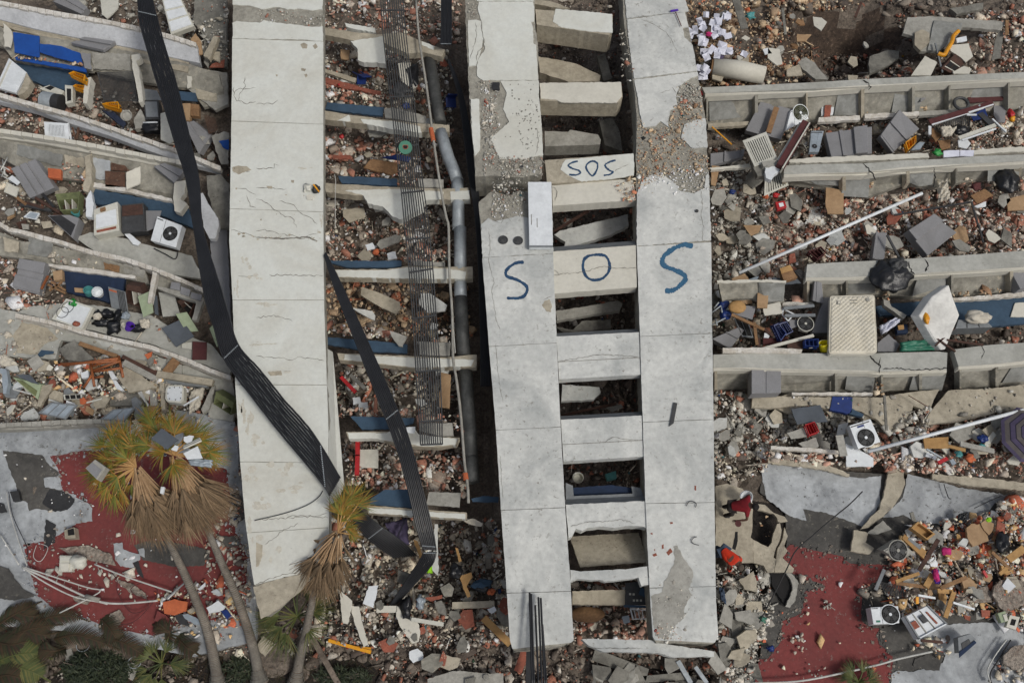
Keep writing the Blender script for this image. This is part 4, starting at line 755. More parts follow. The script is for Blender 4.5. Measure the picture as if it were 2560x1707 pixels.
# ================================================================ roofs
def roof(label, base, z, th, bm, sheets_, r=1.2):
    parts = [('roof_deck', slabm(base, z, th, r, 10), bm)]; k = 0
    for nm, s, m in sheets_:
        k += 1; parts.append((nm, slabm(s, z+.004+.005*k, .004, 1.5, 6), m))
    fl = MB(); fb = MB(); rr = random.Random(8)
    pl = q(next(s for nm, s, m in sheets_ if nm == 'red_coating'))
    for (x0, y0), (x1, y1) in zip(pl, pl[1:]+pl[:1]):
        for _ in range(int(math.hypot(x1-x0, y1-y0)/1.8)):
            u = rr.random(); x, y = x0+(x1-x0)*u+rr.gauss(0, 9), y0+(y1-y0)*u+rr.gauss(0, 9); r_ = .7+4.5*rr.random()**3
            overlay([(x+r_*math.cos(t)*rr.uniform(.4, 1.3), y+r_*math.sin(t)*rr.uniform(.4, 1.3)) for t in (0, 1, 2.1, 3.1, 4.2, 5.3)], z+.012+.005*k, 0, 9, .003, fl if rr.random() < .6 else fb)
    parts += [('worn_fleck', fl, bm), ('worn_fleck', fb, 'gravel')]
    return multi('flat_roof', label, 'roof', parts)
roof('flat roof at the lower left with red paint, silver sheets and torn black bitumen', 'x -40 1078 150 1066 400 1058 560 1050 600 1070 612 1300 640 1490 640 1600 480 1640 200 1580 -40 1560', .62, .3, 'silver', [
 ('red_coating', 'i 345 10 570 -30 1200 -20 1560 100 1620 520 1700 700 1690 1100 1500 1130 1300 1150 1050 1240 800 1200 550 1110 400 1080 250 960 160 615 330 590 520 480 600 330 430 240 400 100', 'red'),
 ('bitumen_patch', 'i 20 -30 120 -20 290 0 330 60 410 120 400 140 300 160 310 220 430 240 430 340 380 390 250 370 200 385 190 330 130 300 110 200 60 90', 'bitumen'),
 ('black_sheet', 'i 340 235 440 250 515 300 490 375 380 390 290 330', 'black'), ('black_sheet', 'i 315 440 385 480 380 600 300 650 305 560', 'black'),
 ('silver_patch', 'i 460 380 510 330 600 325 635 365 635 455 520 470', 'silver'), ('silver_patch', 'i 300 160 390 150 425 240 310 222', 'silver'),
 ('bitumen_patch', 'i 920 620 1000 590 1150 590 1440 650 1440 720 1400 760 1220 770 980 722', 'bitumen'), ('silver_patch', 'i 780 610 840 600 850 650 960 680 965 720 910 740 930 780 830 765 790 720', 'silver'),
 ('black_sheet', 'i 915 740 950 725 995 860 960 830', 'black'), ('silver_patch', 'i 950 650 990 640 995 705 960 690', 'silver'), ('bitumen_patch', 'i -60 750 60 780 110 860 160 920 250 970 100 1000 -60 980', 'bitumen'), ('black_sheet', 'i -20 325 30 340 50 395 -20 400', 'black'),
 ('silver_patch', 'i 1240 -40 1640 -150 1640 220 1560 60 1400 -20', 'silver'), ('bitumen_patch', 'i 1590 270 1660 280 1700 430 1620 480 1570 420', 'bitumen'), ('bitumen_patch', 'i 1520 560 1640 560 1650 620 1540 640', 'bitumen'),
 ('mortar_patch', 'i 400 640 600 620 760 680 800 760 700 740 520 700', 'gravel'), ('mortar_patch', 'i 790 860 900 880 1000 950 1010 990 900 950', 'gravel'), ('mortar_patch', 'i 500 980 560 960 640 990 600 1030 520 1010', 'gravel'), ('mortar_patch', 'i 760 1090 820 1060 860 1120 800 1190 740 1150', 'gravel')])
roof('flat roof at the lower right with a red painted field and silver sheets', 'x 1912 1155 2040 1172 2200 1184 2400 1225 2620 1260 2620 1760 1880 1760 1905 1610 1890 1500 1962 1450 1966 1400 1966 1330 1962 1275 1900 1230', .62, .3, 'bitumen', [
 ('red_coating', 'l 150 615 520 700 560 745 820 755 900 760 850 800 760 860 640 930 645 1010 640 1130 690 1180 770 1190 740 1240 770 1300 860 1380 850 1500 820 1600 700 1700 -120 1700 -60 1400 0 1400 90 1280 100 1140 230 1090 250 1000 250 940 400 900 330 870 230 850 140 790 105 700 120 650', 'red'),
 ('silver_sheet', 'l -60 60 100 60 370 95 560 150 660 160 780 140 770 250 770 330 720 440 650 495 600 470 540 450 400 395 240 372 265 452 150 420 60 355 -10 300', 'silver'),
 ('silver_sheet', 'l 960 130 1130 170 1300 220 1761 290 1761 310 1560 330 1500 420 1380 460 1280 500 1150 470 1050 480 930 410 860 430 790 430 850 370 930 290', 'silver'),
 ('bitumen_patch', 'l 780 1190 900 1160 1050 1170 1200 1300 1150 1340 1060 1340 960 1380 850 1380 760 1290', 'bitumen'),
 ('silver_sheet', 'l 1060 1180 1300 1160 1560 1150 1761 1180 1761 1700 830 1700 850 1500 900 1480 1000 1490 1200 1430 1220 1380 1180 1330 1030 1290 1000 1240', 'silver'),
 ('bitumen_patch', 'l 1010 1400 1100 1370 1200 1400 1180 1480 1100 1480 1000 1450', 'bitumen')])
multi('broken_slab', 'broken beige concrete slab with a big hole, where the two people are', 'slab', [
  ('slab', slabm('M 60 100 260 60 520 140 700 400 700 480 690 700 680 880 660 970 700 1010 700 1400 460 1400 300 1290 60 1120', 1.1, .14, 1.0, 10), 'concb'),
  ('slab_strip', slabm('M 703 400 900 420 1060 560 1240 620 1290 700 1170 715 1120 700 1110 640 1050 570 860 520 703 478', 1.09, .14, .8, 10), 'concb'),
  ('slab_strip', slabm('M 703 1014 830 1080 960 1140 1020 1060 1050 900 1110 745 1160 730 1185 850 1160 1010 1090 1150 1050 1320 1090 1340 1060 1568 950 1568 880 1450 703 1400', 1.08, .14, .8, 10), 'concb'),
  ('slab_strip', slabm('M 1240 800 1290 950 1230 1120 1290 1200 1200 1320 1400 1500 1380 1568 1070 1568 1095 1330 1120 1160 1200 1020', 1.07, .14, .8, 10), 'concb'),
  ('crack', slabm('M 395 875 440 875 440 1030 400 1190 345 1160 380 1000', 1.104, .003, .6, 6), 'dark')])  # flat near-black patch painted as a shaded opening in the slab
single('hollow_shade_sheet', None, None, slabm('M 500 300 1320 500 1380 1500 500 1500', .52, .1, 3, 20), 'soil', kind='structure')  # dark sheet added under the slab holes to stand in for shade
for lab, s, z, m in (('pale slab with a jagged edge right of the bending person, over the dark gap', 'l 0 760 50 730 130 780 180 830 210 880 190 1000 150 1050 120 1040 170 930 160 870 120 800 60 770', .9, 'conc'),
  ('grey box deep in the gap of the lower right roof', 'l 5 765 55 740 125 790 100 870 70 880 20 850', .5, 'grey'), ('dark patch painted as a shaded gap in the roof right of the bending person', 'l 10 760 120 780 165 870 165 960 140 1050 100 1010 30 900', .78, 'dark'),  # near-black plate laid on the roof in place of a shaded gap
  ('broken concrete strip running down between the two silver roof sheets', 'l 840 90 930 95 945 200 900 300 840 380 760 450 690 500 640 510 700 430 770 370 800 250 820 160', .8, 'concb'),
  ('square cracked concrete plate beside the roof fan unit on the left', 'l 590 515 680 530 690 545 670 600 730 640 700 680 570 660', 1.0, 'concb'),
  ('light triangular concrete plate above the roof fan unit', 'l 680 540 790 450 850 510 760 545', .95, 'conc'),
  ('huge round lump of brick flecked mortar at the lower right border', 'l 1560 900 1600 860 1700 850 1800 880 1800 1000 1700 1060 1640 1090 1600 1050 1545 960', 1.15, 'gravel'),
  ('big round brick flecked lump at the bottom right corner', 'l 1620 1380 1700 1310 1800 1300 1800 1450 1700 1480 1620 1430', 1.0, 'gravel'),
  ('brick flecked mortar block left of the angled wood batten', 'l 1165 960 1210 950 1245 1020 1235 1080 1210 1105 1170 1040', 1.1, 'gravel'),
  ('flat brick flecked slab behind the curved black wires', 'l 1280 960 1400 920 1510 900 1540 960 1540 1010 1420 1020 1290 1010', 1.0, 'gravel'),
  ('tan torn board, largest on the lower right rubble heap', 'l 1365 500 1400 470 1440 480 1470 470 1490 510 1520 590 1410 630 1370 560', 1.25, 'card'),
  ('round tan torn board beside the largest one', 'l 1465 470 1500 445 1555 470 1540 530 1520 550 1490 520', 1.3, 'card'),
  ('tan board under the purple and blue cloth', 'l 1120 830 1190 850 1180 920 1110 920', 1.2, 'card'), ('tan split board right of the purple cloth', 'l 1330 840 1400 850 1440 890 1430 960 1350 940', 1.15, 'card'),
  ('concrete slab leaning at the left edge of the lower right rubble, under the person', 'k 1560 860 1660 800 1680 850 1690 940 1600 920', .95, 'concb'),
  ('jagged concrete plate right of the blue garment', 'k 1530 1080 1640 1060 1670 1150 1640 1170 1540 1130', .95, 'conc'),
  ('long beige cornice block under the wide black crack, along the lower right roof', 'l 0 20 400 60 560 130 560 150 370 100 0 55', .95, 'concb'),
  ('long beige cornice at the right border over the silver roof', 'l 1130 130 1400 150 1761 190 1830 200 1830 250 1400 210 1130 165', .95, 'concb')): slab('broken_slab', lab, 'slab', s, z, .12, m, 1.5, 7)
# ================================================================ object builders
def ac_unit(label, s, z, h, cu, cv, r, body='white', fan='dgrey', bars=True, sticker=None):
    f = Fr(s, z); b = MB(); f.box(b, 0, 1, 0, 1, -h, 0)
    c = MB(); f.ring(c, cu, cv, 0, r, .0, .004, 28)  # flat dark disc on the casing, painted as the shaded recess
    g = MB()
    for k in range(1, 6): f.ring(g, cu, cv, r*k/5-.012, r*k/5, .004, .016, 28)
    if bars:
        for k in range(12):
            t = math.pi*2*k/12; o = f.p(cu, cv, .012); d = f.eu*math.cos(t)+f.ev*math.sin(t); g.bar(o+d*.03, o+d*r, .008, .008, f.n)
    rim = MB(); f.ring(rim, cu, cv, r, r+.025, 0, .012, 28)
    bl = MB(); o = f.p(cu, cv, .006)
    for k in range(4):
        t = math.pi/2*k+.4; P_ = lambda rr_, a: o+(f.eu*math.cos(a)+f.ev*math.sin(a))*rr_
        bl.face([P_(.05, t), P_(r*.5, t-.2), P_(r*.9, t+.05), P_(r*.85, t+.75), P_(.06, t+.8)])
    hb = MB(); f.ring(hb, cu, cv, 0, r*.17, .016, .03, 16)
    det = MB(); f.box(det, .03, .26 if cu > .5 else .9, .06, .1, .0, .008); f.box(det, .36 if cu > .5 else .6, .372 if cu > .5 else .612, .0, 1, .0, .004)
    parts = [('casing', b, body, None, {'bev': .012}), ('fan_recess_shade', c, 'dark', [('fan_blade', bl, 'dgrey')]), ('fan_guard', g, fan), ('fan_rim', rim, body), ('fan_hub', hb, body), ('vent_slot', det, 'dgrey')]
    if sticker:
        st = MB(); f.box(st, *sticker[:4], .001, .006); parts.append(('printed_mark', st, sticker[4]))
    return multi('outdoor_fan_unit', label, 'air conditioner', parts)
def crate(label, s, z, h, m, emblem=None, slots=True):
    f = Fr(s, z); b = MB(); t = .06; f.box(b, 0, 1, 0, 1, -h, -h+.02)
    for a in ((0,1,0,t), (0,1,1-t,1), (0,t,t,1-t), (1-t,1,t,1-t)):
        f.box(b, *a, -h, -h*.62); f.box(b, *a, -h*.25, 0)
        for k in range(6):
            u = k/6
            if a[1]-a[0] > .5: f.box(b, u+.02, u+.09, a[2]+.005, a[3]-.005, -h*.62, -h*.25)
            else: f.box(b, a[0]+.005, a[1]-.005, u+.04, u+.1, -h*.62, -h*.25)
    for u in (.36, .66): f.box(b, u, u+.03, t, 1-t, -h+.02, -h*.35)
    parts = [('shell', b, m)]
    if emblem:
        e = MB(); c = f.p(.5, 1, -h*.45); n2 = f.ev*.012; pts = [c+n2+f.eu*math.cos(a)*f.W*.2+f.n*math.sin(a)*h*.2 for a in np.linspace(0, 6.283, 18)[:-1]]
        e.face(pts); e2 = MB(); e2.face([c+n2*1.6+(p-c-n2)*.7 for p in pts]); parts.append(('oval_emblem', e, emblem, [('emblem_centre', e2, emblem)]))
        parts[1] = ('oval_emblem', e, 'dark', [('emblem_centre', e2, emblem)])
    return multi('bottle_crate', label, 'crate', parts)
def boxy(name, label, cat, s, z, h, m, top=None, lip=.0, inner=None, extra=(), bev=.012):
    f = Fr(s, z); b = MB(); f.box(b, 0, 1, 0, 1, -h, 0); parts = [('body', b, m, None, {'bev': bev})]
    if top:
        for k, (u0, u1, v0, v1, hh, mm) in enumerate(top): t = MB(); f.box(t, u0, u1, v0, v1, .0, hh); parts.append(('top_panel', t, mm))
    return multi(name, label, cat, parts+list(extra))
def cabinet(label, s, z, h, m, inner='dark', front=.5, shelves=2, door=None):
    """box with a solid top over v<front, and an open compartment with shelves beyond it"""
    f = Fr(s, z); b = MB(); t = .05
    f.box(b, 0, 1, 0, front, -h, 0); f.box(b, 0, t, front, 1, -h, 0); f.box(b, 1-t, 1, front, 1, -h, 0); f.box(b, t, 1-t, 1-t, 1, -h, 0)
    i = MB(); f.box(i, t, 1-t, front, 1-t, -h, -h+.03); sh = MB()
    for k in range(shelves): u = (k+1)/(shelves+1); f.box(sh, u-.02, u+.02, front, 1-t, -h+.03, -.02)
    parts = [('carcass', b, m, None, {'bev': .008}), ('back_panel', i, inner), ('shelf', sh, 'cream')]
    if door: parts.append(('door', slabm(door[0], door[1], .03, 0), door[2]))
    return multi('cabinet', label, 'cabinet', parts)
def louvre(label, s, z, n, m='white', a='u', mg=.1, th=.04, cover=1.0):
    f = Fr(s, z); b = MB()
    f.box(b, 0, 1, 0, mg, -th, 0); f.box(b, 0, 1, 1-mg, 1, -th, 0); f.box(b, 0, mg, mg, 1-mg, -th, 0); f.box(b, 1-mg, 1, mg, 1-mg, -th, 0)
    parts = [('frame', b, m)]
    bk = MB(); f.box(bk, .02, .98, .02, .98, -th-.02, -th); parts.append(('shade_backing', bk, 'dark'))  # near-black sheet in place of the shade behind the slats
    sl = []
    for k in range(n):
        c = mg+(k+.5)*(1-2*mg)/n; w2 = (1-2*mg)/n*.29; l = MB()
        if a == 'u': f.box(l, c-w2, c+w2, mg, 1-mg, -th*.8, -.004)
        else: f.box(l, mg, 1-mg, c-w2, c+w2, -th*.8, -.004)
        parts.append(('slat', l, m))
    return multi('louvred_cover', label, 'slatted panel', parts)
def grille(label, s, z, n, m='dgrey', a='v', name='metal_grille'):
    f = Fr(s, z); parts = []; b = MB(); t = .025
    f.box(b, 0, 1, 0, t, -.03, 0); f.box(b, 0, 1, 1-t, 1, -.03, 0); f.box(b, 0, t, t, 1-t, -.03, 0); f.box(b, 1-t, 1, t, 1-t, -.03, 0); parts.append(('frame', b, m))
    for k in range(n):
        c = (k+.5)/n; l = MB()
        if a == 'v': f.box(l, t, 1-t, c-.25/n, c+.2/n, -.025, -.006)
        else: f.box(l, c-.25/n, c+.2/n, t, 1-t, -.025, -.006)
        parts.append(('bar', l, m))
    return multi(name, label, 'grille', parts)
def frame_panes(name, label, cat, s, z, m, pane, nu=1, nv=1, t=.07, th=.06, pz=-.03):
    f = Fr(s, z); b = MB(); f.box(b, 0, 1, 0, t, -th, 0); f.box(b, 0, 1, 1-t, 1, -th, 0); f.box(b, 0, t, t, 1-t, -th, 0); f.box(b, 1-t, 1, t, 1-t, -th, 0)
    parts = [('frame', b, m)]
    for k in range(1, nu): l = MB(); f.box(l, k/nu-.015, k/nu+.015, t, 1-t, -th*.9, -.004); parts.append(('mullion', l, m))
    if pane:
        p = MB(); f.box(p, t, 1-t, t, 1-t, pz-.01, pz); parts.append(('pane', p, pane))
    return multi(name, label, cat, parts)
def bucket(label, s, z, r, h, m, tilt=(0, 0), inner=None, name='bucket', handle=True):
    (x, y), = q(s); c = P(x, y, z); ax = Vector((tilt[0], tilt[1], 1)).normalized(); e1 = ax.orthogonal().normalized(); e2 = ax.cross(e1)
    mb = MB(); N = 20; rings = [(.78, -h), (1, 0), (1.05, 0), (1.05, -.03), (1.0, -.03)]
    base = len(mb.v)
    prof = [(0, -h), (.8, -h), (1, -.03), (1.07, -.03), (1.07, 0), (.95, 0), (.75, -h+.02), (0, -h+.02)]
    for a, b_ in prof:
        for k in range(N): t = 2*math.pi*k/N; mb.v.append(c+ax*b_+(e1*math.cos(t)+e2*math.sin(t))*r*max(a, .001))
    for i in range(len(prof)-1):
        for k in range(N): j = (k+1) % N; mb.f.append([base+i*N+k, base+i*N+j, base+(i+1)*N+j, base+(i+1)*N+k]); mb.m.append(0)
    parts = [('pail', mb, m, None, {'smooth': False})]
    if handle: parts.append(('handle', MB().tube([c+e1*r*math.cos(t)*1.05+(e2*math.sin(t)*r*.9)+ax*.01 for t in np.linspace(0, math.pi, 9)], .006, 5), 'galv'))
    return multi(name, label, 'bucket', parts)
def lump(name, label, cat, s, z, rx, ry, rz, m, seed=1, amp=.3, n=18, group=None):
    (x, y), = q(s); return single(name, label, cat, MB().blob(P(x, y, z), rx, ry, rz, seed, amp, n), m, group, smooth=True)
def crumple(name, label, cat, s, z, amp, m, seed=1, n=14, group=None):
    """a crumpled sheet of cloth or plastic spread over a traced quad"""
    f = Fr(s, z); mb = MB(); g = {}
    for i in range(n+1):
        for j in range(n+1):
            u, v = i/n, j/n; nn = noise.noise(Vector((u*4+seed, v*4, seed*2.1)))+.5*noise.noise(Vector((u*9, v*9+seed, 3)))
            e = min(u, 1-u, v, 1-v); du = noise.noise(Vector((v*5, seed, u)))*.06; dv = noise.noise(Vector((u*5, seed+4, v)))*.06
            g[i, j] = len(mb.v); mb.v.append(f.p(u+du, v+dv, abs(nn)*amp+(.02 if e > .05 else -.03)))
    for i in range(n):
        for j in range(n): mb.f.append([g[i, j], g[i+1, j], g[i+1, j+1], g[i, j+1]]); mb.m.append(0)
    o = single(name, label, cat, mb, m, group, smooth=True); md = o.modifiers.new('s', 'SOLIDIFY'); md.thickness = .012; return o
def board(label, s, z, m, th=.03, r=0, name='board', cat='board', group=None): return slab(name, label, cat, s, z, th, m, r, 8, group)
# ================================================================ LEFT FIELD
boxy('ribbed_unit', 'white ribbed appliance panel at the top between the cable ribbon and the wall strip', 'appliance', 'a 1115 0 1240 -20 1335 180 1175 240', [1.5,1.5,1.3,1.3], .25, 'offw', [(.06,.94,.05,.3,.03,'white'), (.06,.94,.36,.6,.03,'white'), (.06,.94,.66,.94,.03,'white')])
board('broken white cabinet door hanging at the top left of the cable ribbon', 'a 690 -20 820 -30 810 60 735 130 700 100', 1.5, 'offw', .05, .8)
slab('broken_slab', 'beige beam end sticking up right of the topmost parapet', 'slab', 'a 1470 250 1505 255 1440 410 1400 385', 1.5, .2, 'concb', 1)
slab('broken_slab', 'curved brown plate beside the beige beam end near the wall strip', 'slab', 'a 1310 270 1345 230 1385 290 1395 370 1360 380', 1.4, .06, 'card', 1)
boxy('louvre_door', 'white panelled door lying against torn plaster at the left border', 'door', 'a 60 400 185 500 110 640 -30 600', [1.35,1.35,1.5,1.5], .12, 'white', [(.12,.2,.04,.96,.02,'offw'), (.3,.9,.05,.95,.015,'white')])
slab('plaster_lump', 'torn plaster and brick edge along the white panelled door', 'plaster', 'a 180 500 215 560 190 610 150 650 120 655 150 590 165 560', 1.5, .3, 'concb', 1.5)
crate('yellow bottle crate with a green oval, upper of the stacked pair', 'a 470 505 505 490 585 515 578 558', [1.95]*4, .3, 'yel', 'dgreen')
crate('yellow bottle crate with a dark oval, lower of the stacked pair', 'a 500 592 520 580 588 590 572 618', [1.5]*4, .3, 'yel', 'dgrey')
crate('yellow bottle crate tipped on its side beside the dark blue umbrella cloth', 'a 700 715 735 705 812 700 822 750', [1.45]*4, .3, 'yel', 'dgrey')
grille('square black slatted grille leaning under the grey inner wall', 'a 668 500 910 492 948 698 712 690', [1.55,1.55,1.1,1.1], 26)
boxy('microwave', 'narrow white appliance with a dark window, left of the yellow crates', 'appliance', 'a 445 585 500 590 500 705 450 715', [1.35]*4, .25, 'offw', [(.25,.8,.2,.88,.01,'dark')])
boxy('metal_box', 'open white metal box with a dark mouth left of the narrow appliance', 'box', 'a 270 610 340 585 440 625 415 672', [1.2]*4, .2, 'offw', [(.35,.95,.1,.4,.01,'dark')])
multi('washing_drum', 'metal drum with a black ribbed end above the second parapet', 'drum', [('drum', MB().tube([P(*q('a 300 690')[0], 1.2), P(*q('a 375 705')[0], 1.2)], .34, 22), 'galv'), ('rubber_end', MB().tube([P(*q('a 375 705')[0], 1.2), P(*q('a 425 712')[0], 1.2)], .33, 22), 'black')])
crumple('umbrella_cloth', 'folded dark navy umbrella cloth lying above the second parapet', 'umbrella', 'a 700 760 790 780 870 850 850 885', 1.35, .12, 'navy', 3)
bucket('round dusty pot lid beside the navy umbrella cloth', 'a 868 795', 1.5, .2, .12, 'conc', (.1,-.3), name='pot', handle=False)
boxy('storage_box', 'dark grey dusty case left of the cable ribbon', 'case', 'a 985 690 1090 690 1100 820 1000 820', [1.5]*4, .35, 'dgrey', [(.1,.9,.1,.9,.02,'grey')])
board('grey metal sheet above the dark dusty case', 'a 985 610 1080 625 1110 690 985 690', 1.4, 'grey')
slab('plaster_lump', 'upright broken plaster wall edge right of the black grille', 'plaster', 'a 905 380 960 370 968 400 935 420 960 500 985 700 955 705 930 560 910 450', 1.7, .3, 'cream', 1.2)
slab('plaster_lump', 'standing cream plaster piece right of the yellow crates', 'plaster', 'a 590 540 625 530 610 640 595 715 570 710 575 620', 1.6, .4, 'cream', 1.2)
slab('plaster_lump', 'grey plaster chunk left of the black rubbish near the dusty case', 'plaster', 'a 920 820 965 750 1000 820 985 880 930 890', 1.3, .2, 'conc', 1.5)
lump('bin_bag', 'small black rubbish bag right of the grey plaster chunk', 'bag', 'a 1045 875', 1.2, .42, .32, .2, 'bag', 4)
pipe('white_tube', 'short white tube on the black rubbish bag', 'tube', 'a 985 845 1085 842', 1.5, .03, 'white', k=1)
boxy('cardboard_box', 'brown cardboard box right of the cable ribbon, left of its darker neighbour', 'box', 'a 1240 712 1310 710 1305 830 1240 825', [1.35]*4, .25, 'card')
boxy('cardboard_box', 'brown cardboard box nearest the cracked grey wall', 'box', 'a 1312 712 1368 720 1370 800 1312 795', [1.3]*4, .2, 'wood')
board('slate blue slat panel behind the cable ribbon', 'a 1205 625 1345 640 1360 700 1240 690', 1.1, 'sblue')
board('red brown plate leaning at the end of the topmost parapet', 'a 1460 440 1545 410 1540 465 1440 465', 1.1, 'brick')
louvre('white louvred panel standing between the second and third parapet', 'a 302 838 468 850 475 960 310 945', [1.55,1.55,1.3,1.3], 12, mg=.15)
for i, s in enumerate(('a 470 850 490 960', 'a 500 880 520 965', 'a 540 880 530 960')): plank('metal_bar', ('white edge bar just right of the louvred panel', 'rusty bar right of the louvred panel', 'second rusty bar right of the louvred panel')[i], 'bar', s, .06, 1.3, .06, 'white' if i == 0 else 'rust')
boxy('orange_box', 'orange box set in the grey inner wall', 'box', 'a 328 1155 420 1165 418 1230 330 1220', [1.35]*4, .15, 'orange')
board('rusty brown metal sheet, left of the hanging plaster square', 'a 722 1175 860 1185 860 1290 725 1285', 1.25, 'rust', .03, .6)
board('rusty brown patch above the rusty sheet', 'a 765 1120 860 1140 900 1180 765 1170', 1.2, 'rust', .03, .8)
slab('plaster_lump', 'square plaster piece hanging by a wire near the slate blue wall', 'plaster', 'a 870 1185 965 1145 965 1260 870 1305', [1.7,1.7,1.4,1.4], .06, 'cream', 1)
slab('plaster_lump', 'zigzag end of white plaster wall above the fan unit', 'plaster', 'a 1200 1255 1280 1240 1270 1330 1240 1370 1285 1400 1240 1465 1200 1450 1190 1350', 1.5, .25, 'cream', 1.2)
slab('plaster_lump', 'tall white plaster fin above the washing machine on the left', 'plaster', 'a 590 1370 625 1310 645 1400 632 1495 590 1490', 1.5, .2, 'white', 1.2)
cabinet('olive green cabinet with open compartments under the big grey cladding block', 'a 378 1335 550 1318 535 1440 415 1450', [1.4,1.4,1.4,1.4], .4, 'olive', 'dwood', .38, 2)
bucket('turquoise tub beside the olive cabinet', 'a 518 1455', 1.3, .14, .2, 'teal', (.1,.2), handle=False)
boxy('appliance', 'grey box appliance with a black face, left of the white washing machine', 'appliance', 'a 325 1482 475 1478 545 1500 500 1640', [1.35,1.35,1.3,1.3], .45, 'clad', [(.03,.62,.04,.92,.01,'black')])
boxy('washing_machine', 'white washing machine on its back with brick dust on its edge', 'washing machine', 'a 645 1440 808 1388 822 1585 645 1620', [1.5,1.5,1.4,1.4], .5, 'offw', [(.1,.93,.25,.78,.03,'white'), (.12,.88,.84,.92,.02,'brick'), (.3,.5,.08,.2,.08,'wood')])
boxy('appliance', 'brown grey box appliance right of the white washing machine', 'appliance', 'a 835 1410 985 1395 1000 1590 835 1600', [1.45,1.45,1.3,1.3], .45, 'dgrey', [(.04,.96,.05,.42,.02,'dwood'), (.04,.96,.48,.96,.02,'dgrey')])
board('grey sheet between the brown appliance and the fan unit', 'a 1000 1450 1110 1450 1080 1560 1010 1590', 1.2, 'clad')
ac_unit('white outdoor fan unit on the beige floor left of the cable ribbon', 'L2 1850 662 2142 770 2065 1030 1770 945', [1.6,1.6,1.45,1.45], .35, .66, .5, .27)
frame_panes('window', 'small white window frame left of the grey appliance with black face', 'window', 'L2 275 670 350 605 465 625 420 700', 1.3, 'white', 'glass')
frame_panes('window', 'tan lidded box at the left border below the tangle of white rods', 'window', 'L2 85 260 220 330 185 435 45 375', 1.3, 'offw', 'cream')
for i, (a, b_) in enumerate((('L2 0 120 90 190', .02), ('L2 30 0 60 180', .02), ('L2 0 60 110 120', .02), ('L2 90 -30 10 120', .02), ('L2 20 200 60 110', .02), ('L2 0 170 100 230', .02))): pipe('white_rod', 'thin white metal rod of the tangle at the left border', 'rod', a, [1.35, 1.5], .022, 'wire', k=1, group='tangle of white rods at the left border')
board('white board under the tangle of white rods', 'L2 80 220 145 180 235 260 200 295', 1.4, 'white', .03, .8)
for i, s in enumerate(('L2 210 480 520 570', 'L2 250 530 600 600', 'L2 420 450 700 620', 'L2 500 400 640 560', 'L2 140 400 300 520')): plank('dark_timber', ('long dark timber', 'dark timber', 'thick dark timber', 'short dark timber', 'greyish timber')[i]+' among the splinters under the big grey cladding block', 'timber', s, .1, [1.1, 1.2], .08, ('dwood', 'dgrey', 'dwood', 'black', 'wood')[i])
slab('plaster_lump', 'upright tan plaster wall edge between the two rooms on the left', 'plaster', 'a 580 1080 625 1060 630 1250 605 1320 570 1310 590 1200', 1.45, .35, 'concb', 2)
slab('broken_slab', 'white plaster shard on the beige tiled floor below the washing machine', 'plaster', 'L2 1450 850 1490 845 1650 965 1620 1005 1560 990', 1.15, .06, 'white', 1)
# row 2
for i, s in enumerate(('e 285 420 330 330', 'e 330 390 450 450', 'e 350 370 450 430', 'e 340 430 430 370')): plank('wood_strip', ('orange brown slat right of the sloping grey cladding block', 'dark orange slat of a broken rack', 'upper orange slat of a broken rack', 'crossing orange slat of a broken rack')[i], 'slat', s, .07, 1.2, .05, 'owood' if i == 0 else 'wood')
boxy('cardboard_box', 'crumpled brown carton above the broken rack slats', 'box', 'e 360 300 425 285 430 350 370 360', [1.3]*4, .2, 'card')
bucket('turquoise round jug beside the white bucket', 'e 608 425', 1.35, .16, .25, 'teal', (.3,.2), handle=False)
bucket('round white bucket in front of the navy wall', 'e 668 438', 1.35, .18, .25, 'white', (.1,-.1))
bucket('green plastic bucket on the white sink unit', 'e 490 505', 1.5, .13, .22, 'green', (-.6,.3), handle=False)
board('grey cardboard piece left of the turquoise jug', 'e 510 410 570 415 575 445 515 440', 1.2, 'card')
frame_panes('sink_unit', 'white sink unit lying tilted on the beige floor with bricks in it', 'sink', 'e 455 485 640 545 565 700 355 625', [1.5,1.5,1.35,1.35], 'offw', 'white', t=.06, th=.18, pz=-.08)
for i, (s, r_) in enumerate((('e 430 580', .14), ('e 465 545', .13))):
    (x, y), = q(s); c = P(x, y, 1.5); single('wire_ring', ('lower', 'upper')[i]+' black wire ring lying in the white sink unit', 'ring', MB().tube([c+Vector((math.cos(t)*.2, math.sin(t)*.2, 0)) for t in np.linspace(0, 6.283, 24)], .01, 5, cap=False), 'wireb')
lump('brick_lump', 'dark red brick lump in the corner of the white sink unit', 'brick', 'e 525 658', 1.4, .13, .08, .07, 'brick', 3, .3)
for i, (s, rx, ry) in enumerate((('e 670 600', .2, .18), ('e 740 590', .22, .15), ('e 700 655', .3, .14), ('e 785 680', .24, .24), ('e 940 690', .28, .14), ('e 812 600', .12, .2))): lump('bin_bag', ('black bag with a white lump, leftmost beside the sink', 'black bag behind the leftmost two', 'flat black bag right of the sink unit', 'biggest round black bin bag on the beige floor', 'flat black bag right of the purple bucket', 'small black bag left of the clear bag')[i], 'bag', s, 1.1, rx, ry, .15, 'bag', i+2, .4)
lump('white_bag', 'white lump on the leftmost black bag', 'bag', 'e 668 608', 1.25, .15, .12, .1, 'cloth', 9)
lump('clear_bag', 'pale bluish plastic bag above the purple bucket', 'bag', 'e 865 603', 1.2, .15, .14, .14, 'glass', 11)
bucket('purple plastic bucket lying on the black bags', 'e 898 665', 1.35, .14, .24, 'purp', (.8,.5), handle=False)
bucket('white jar standing left of the purple bucket', 'e 848 662', 1.3, .08, .25, 'offw', (0,.3), name='jar', handle=False)
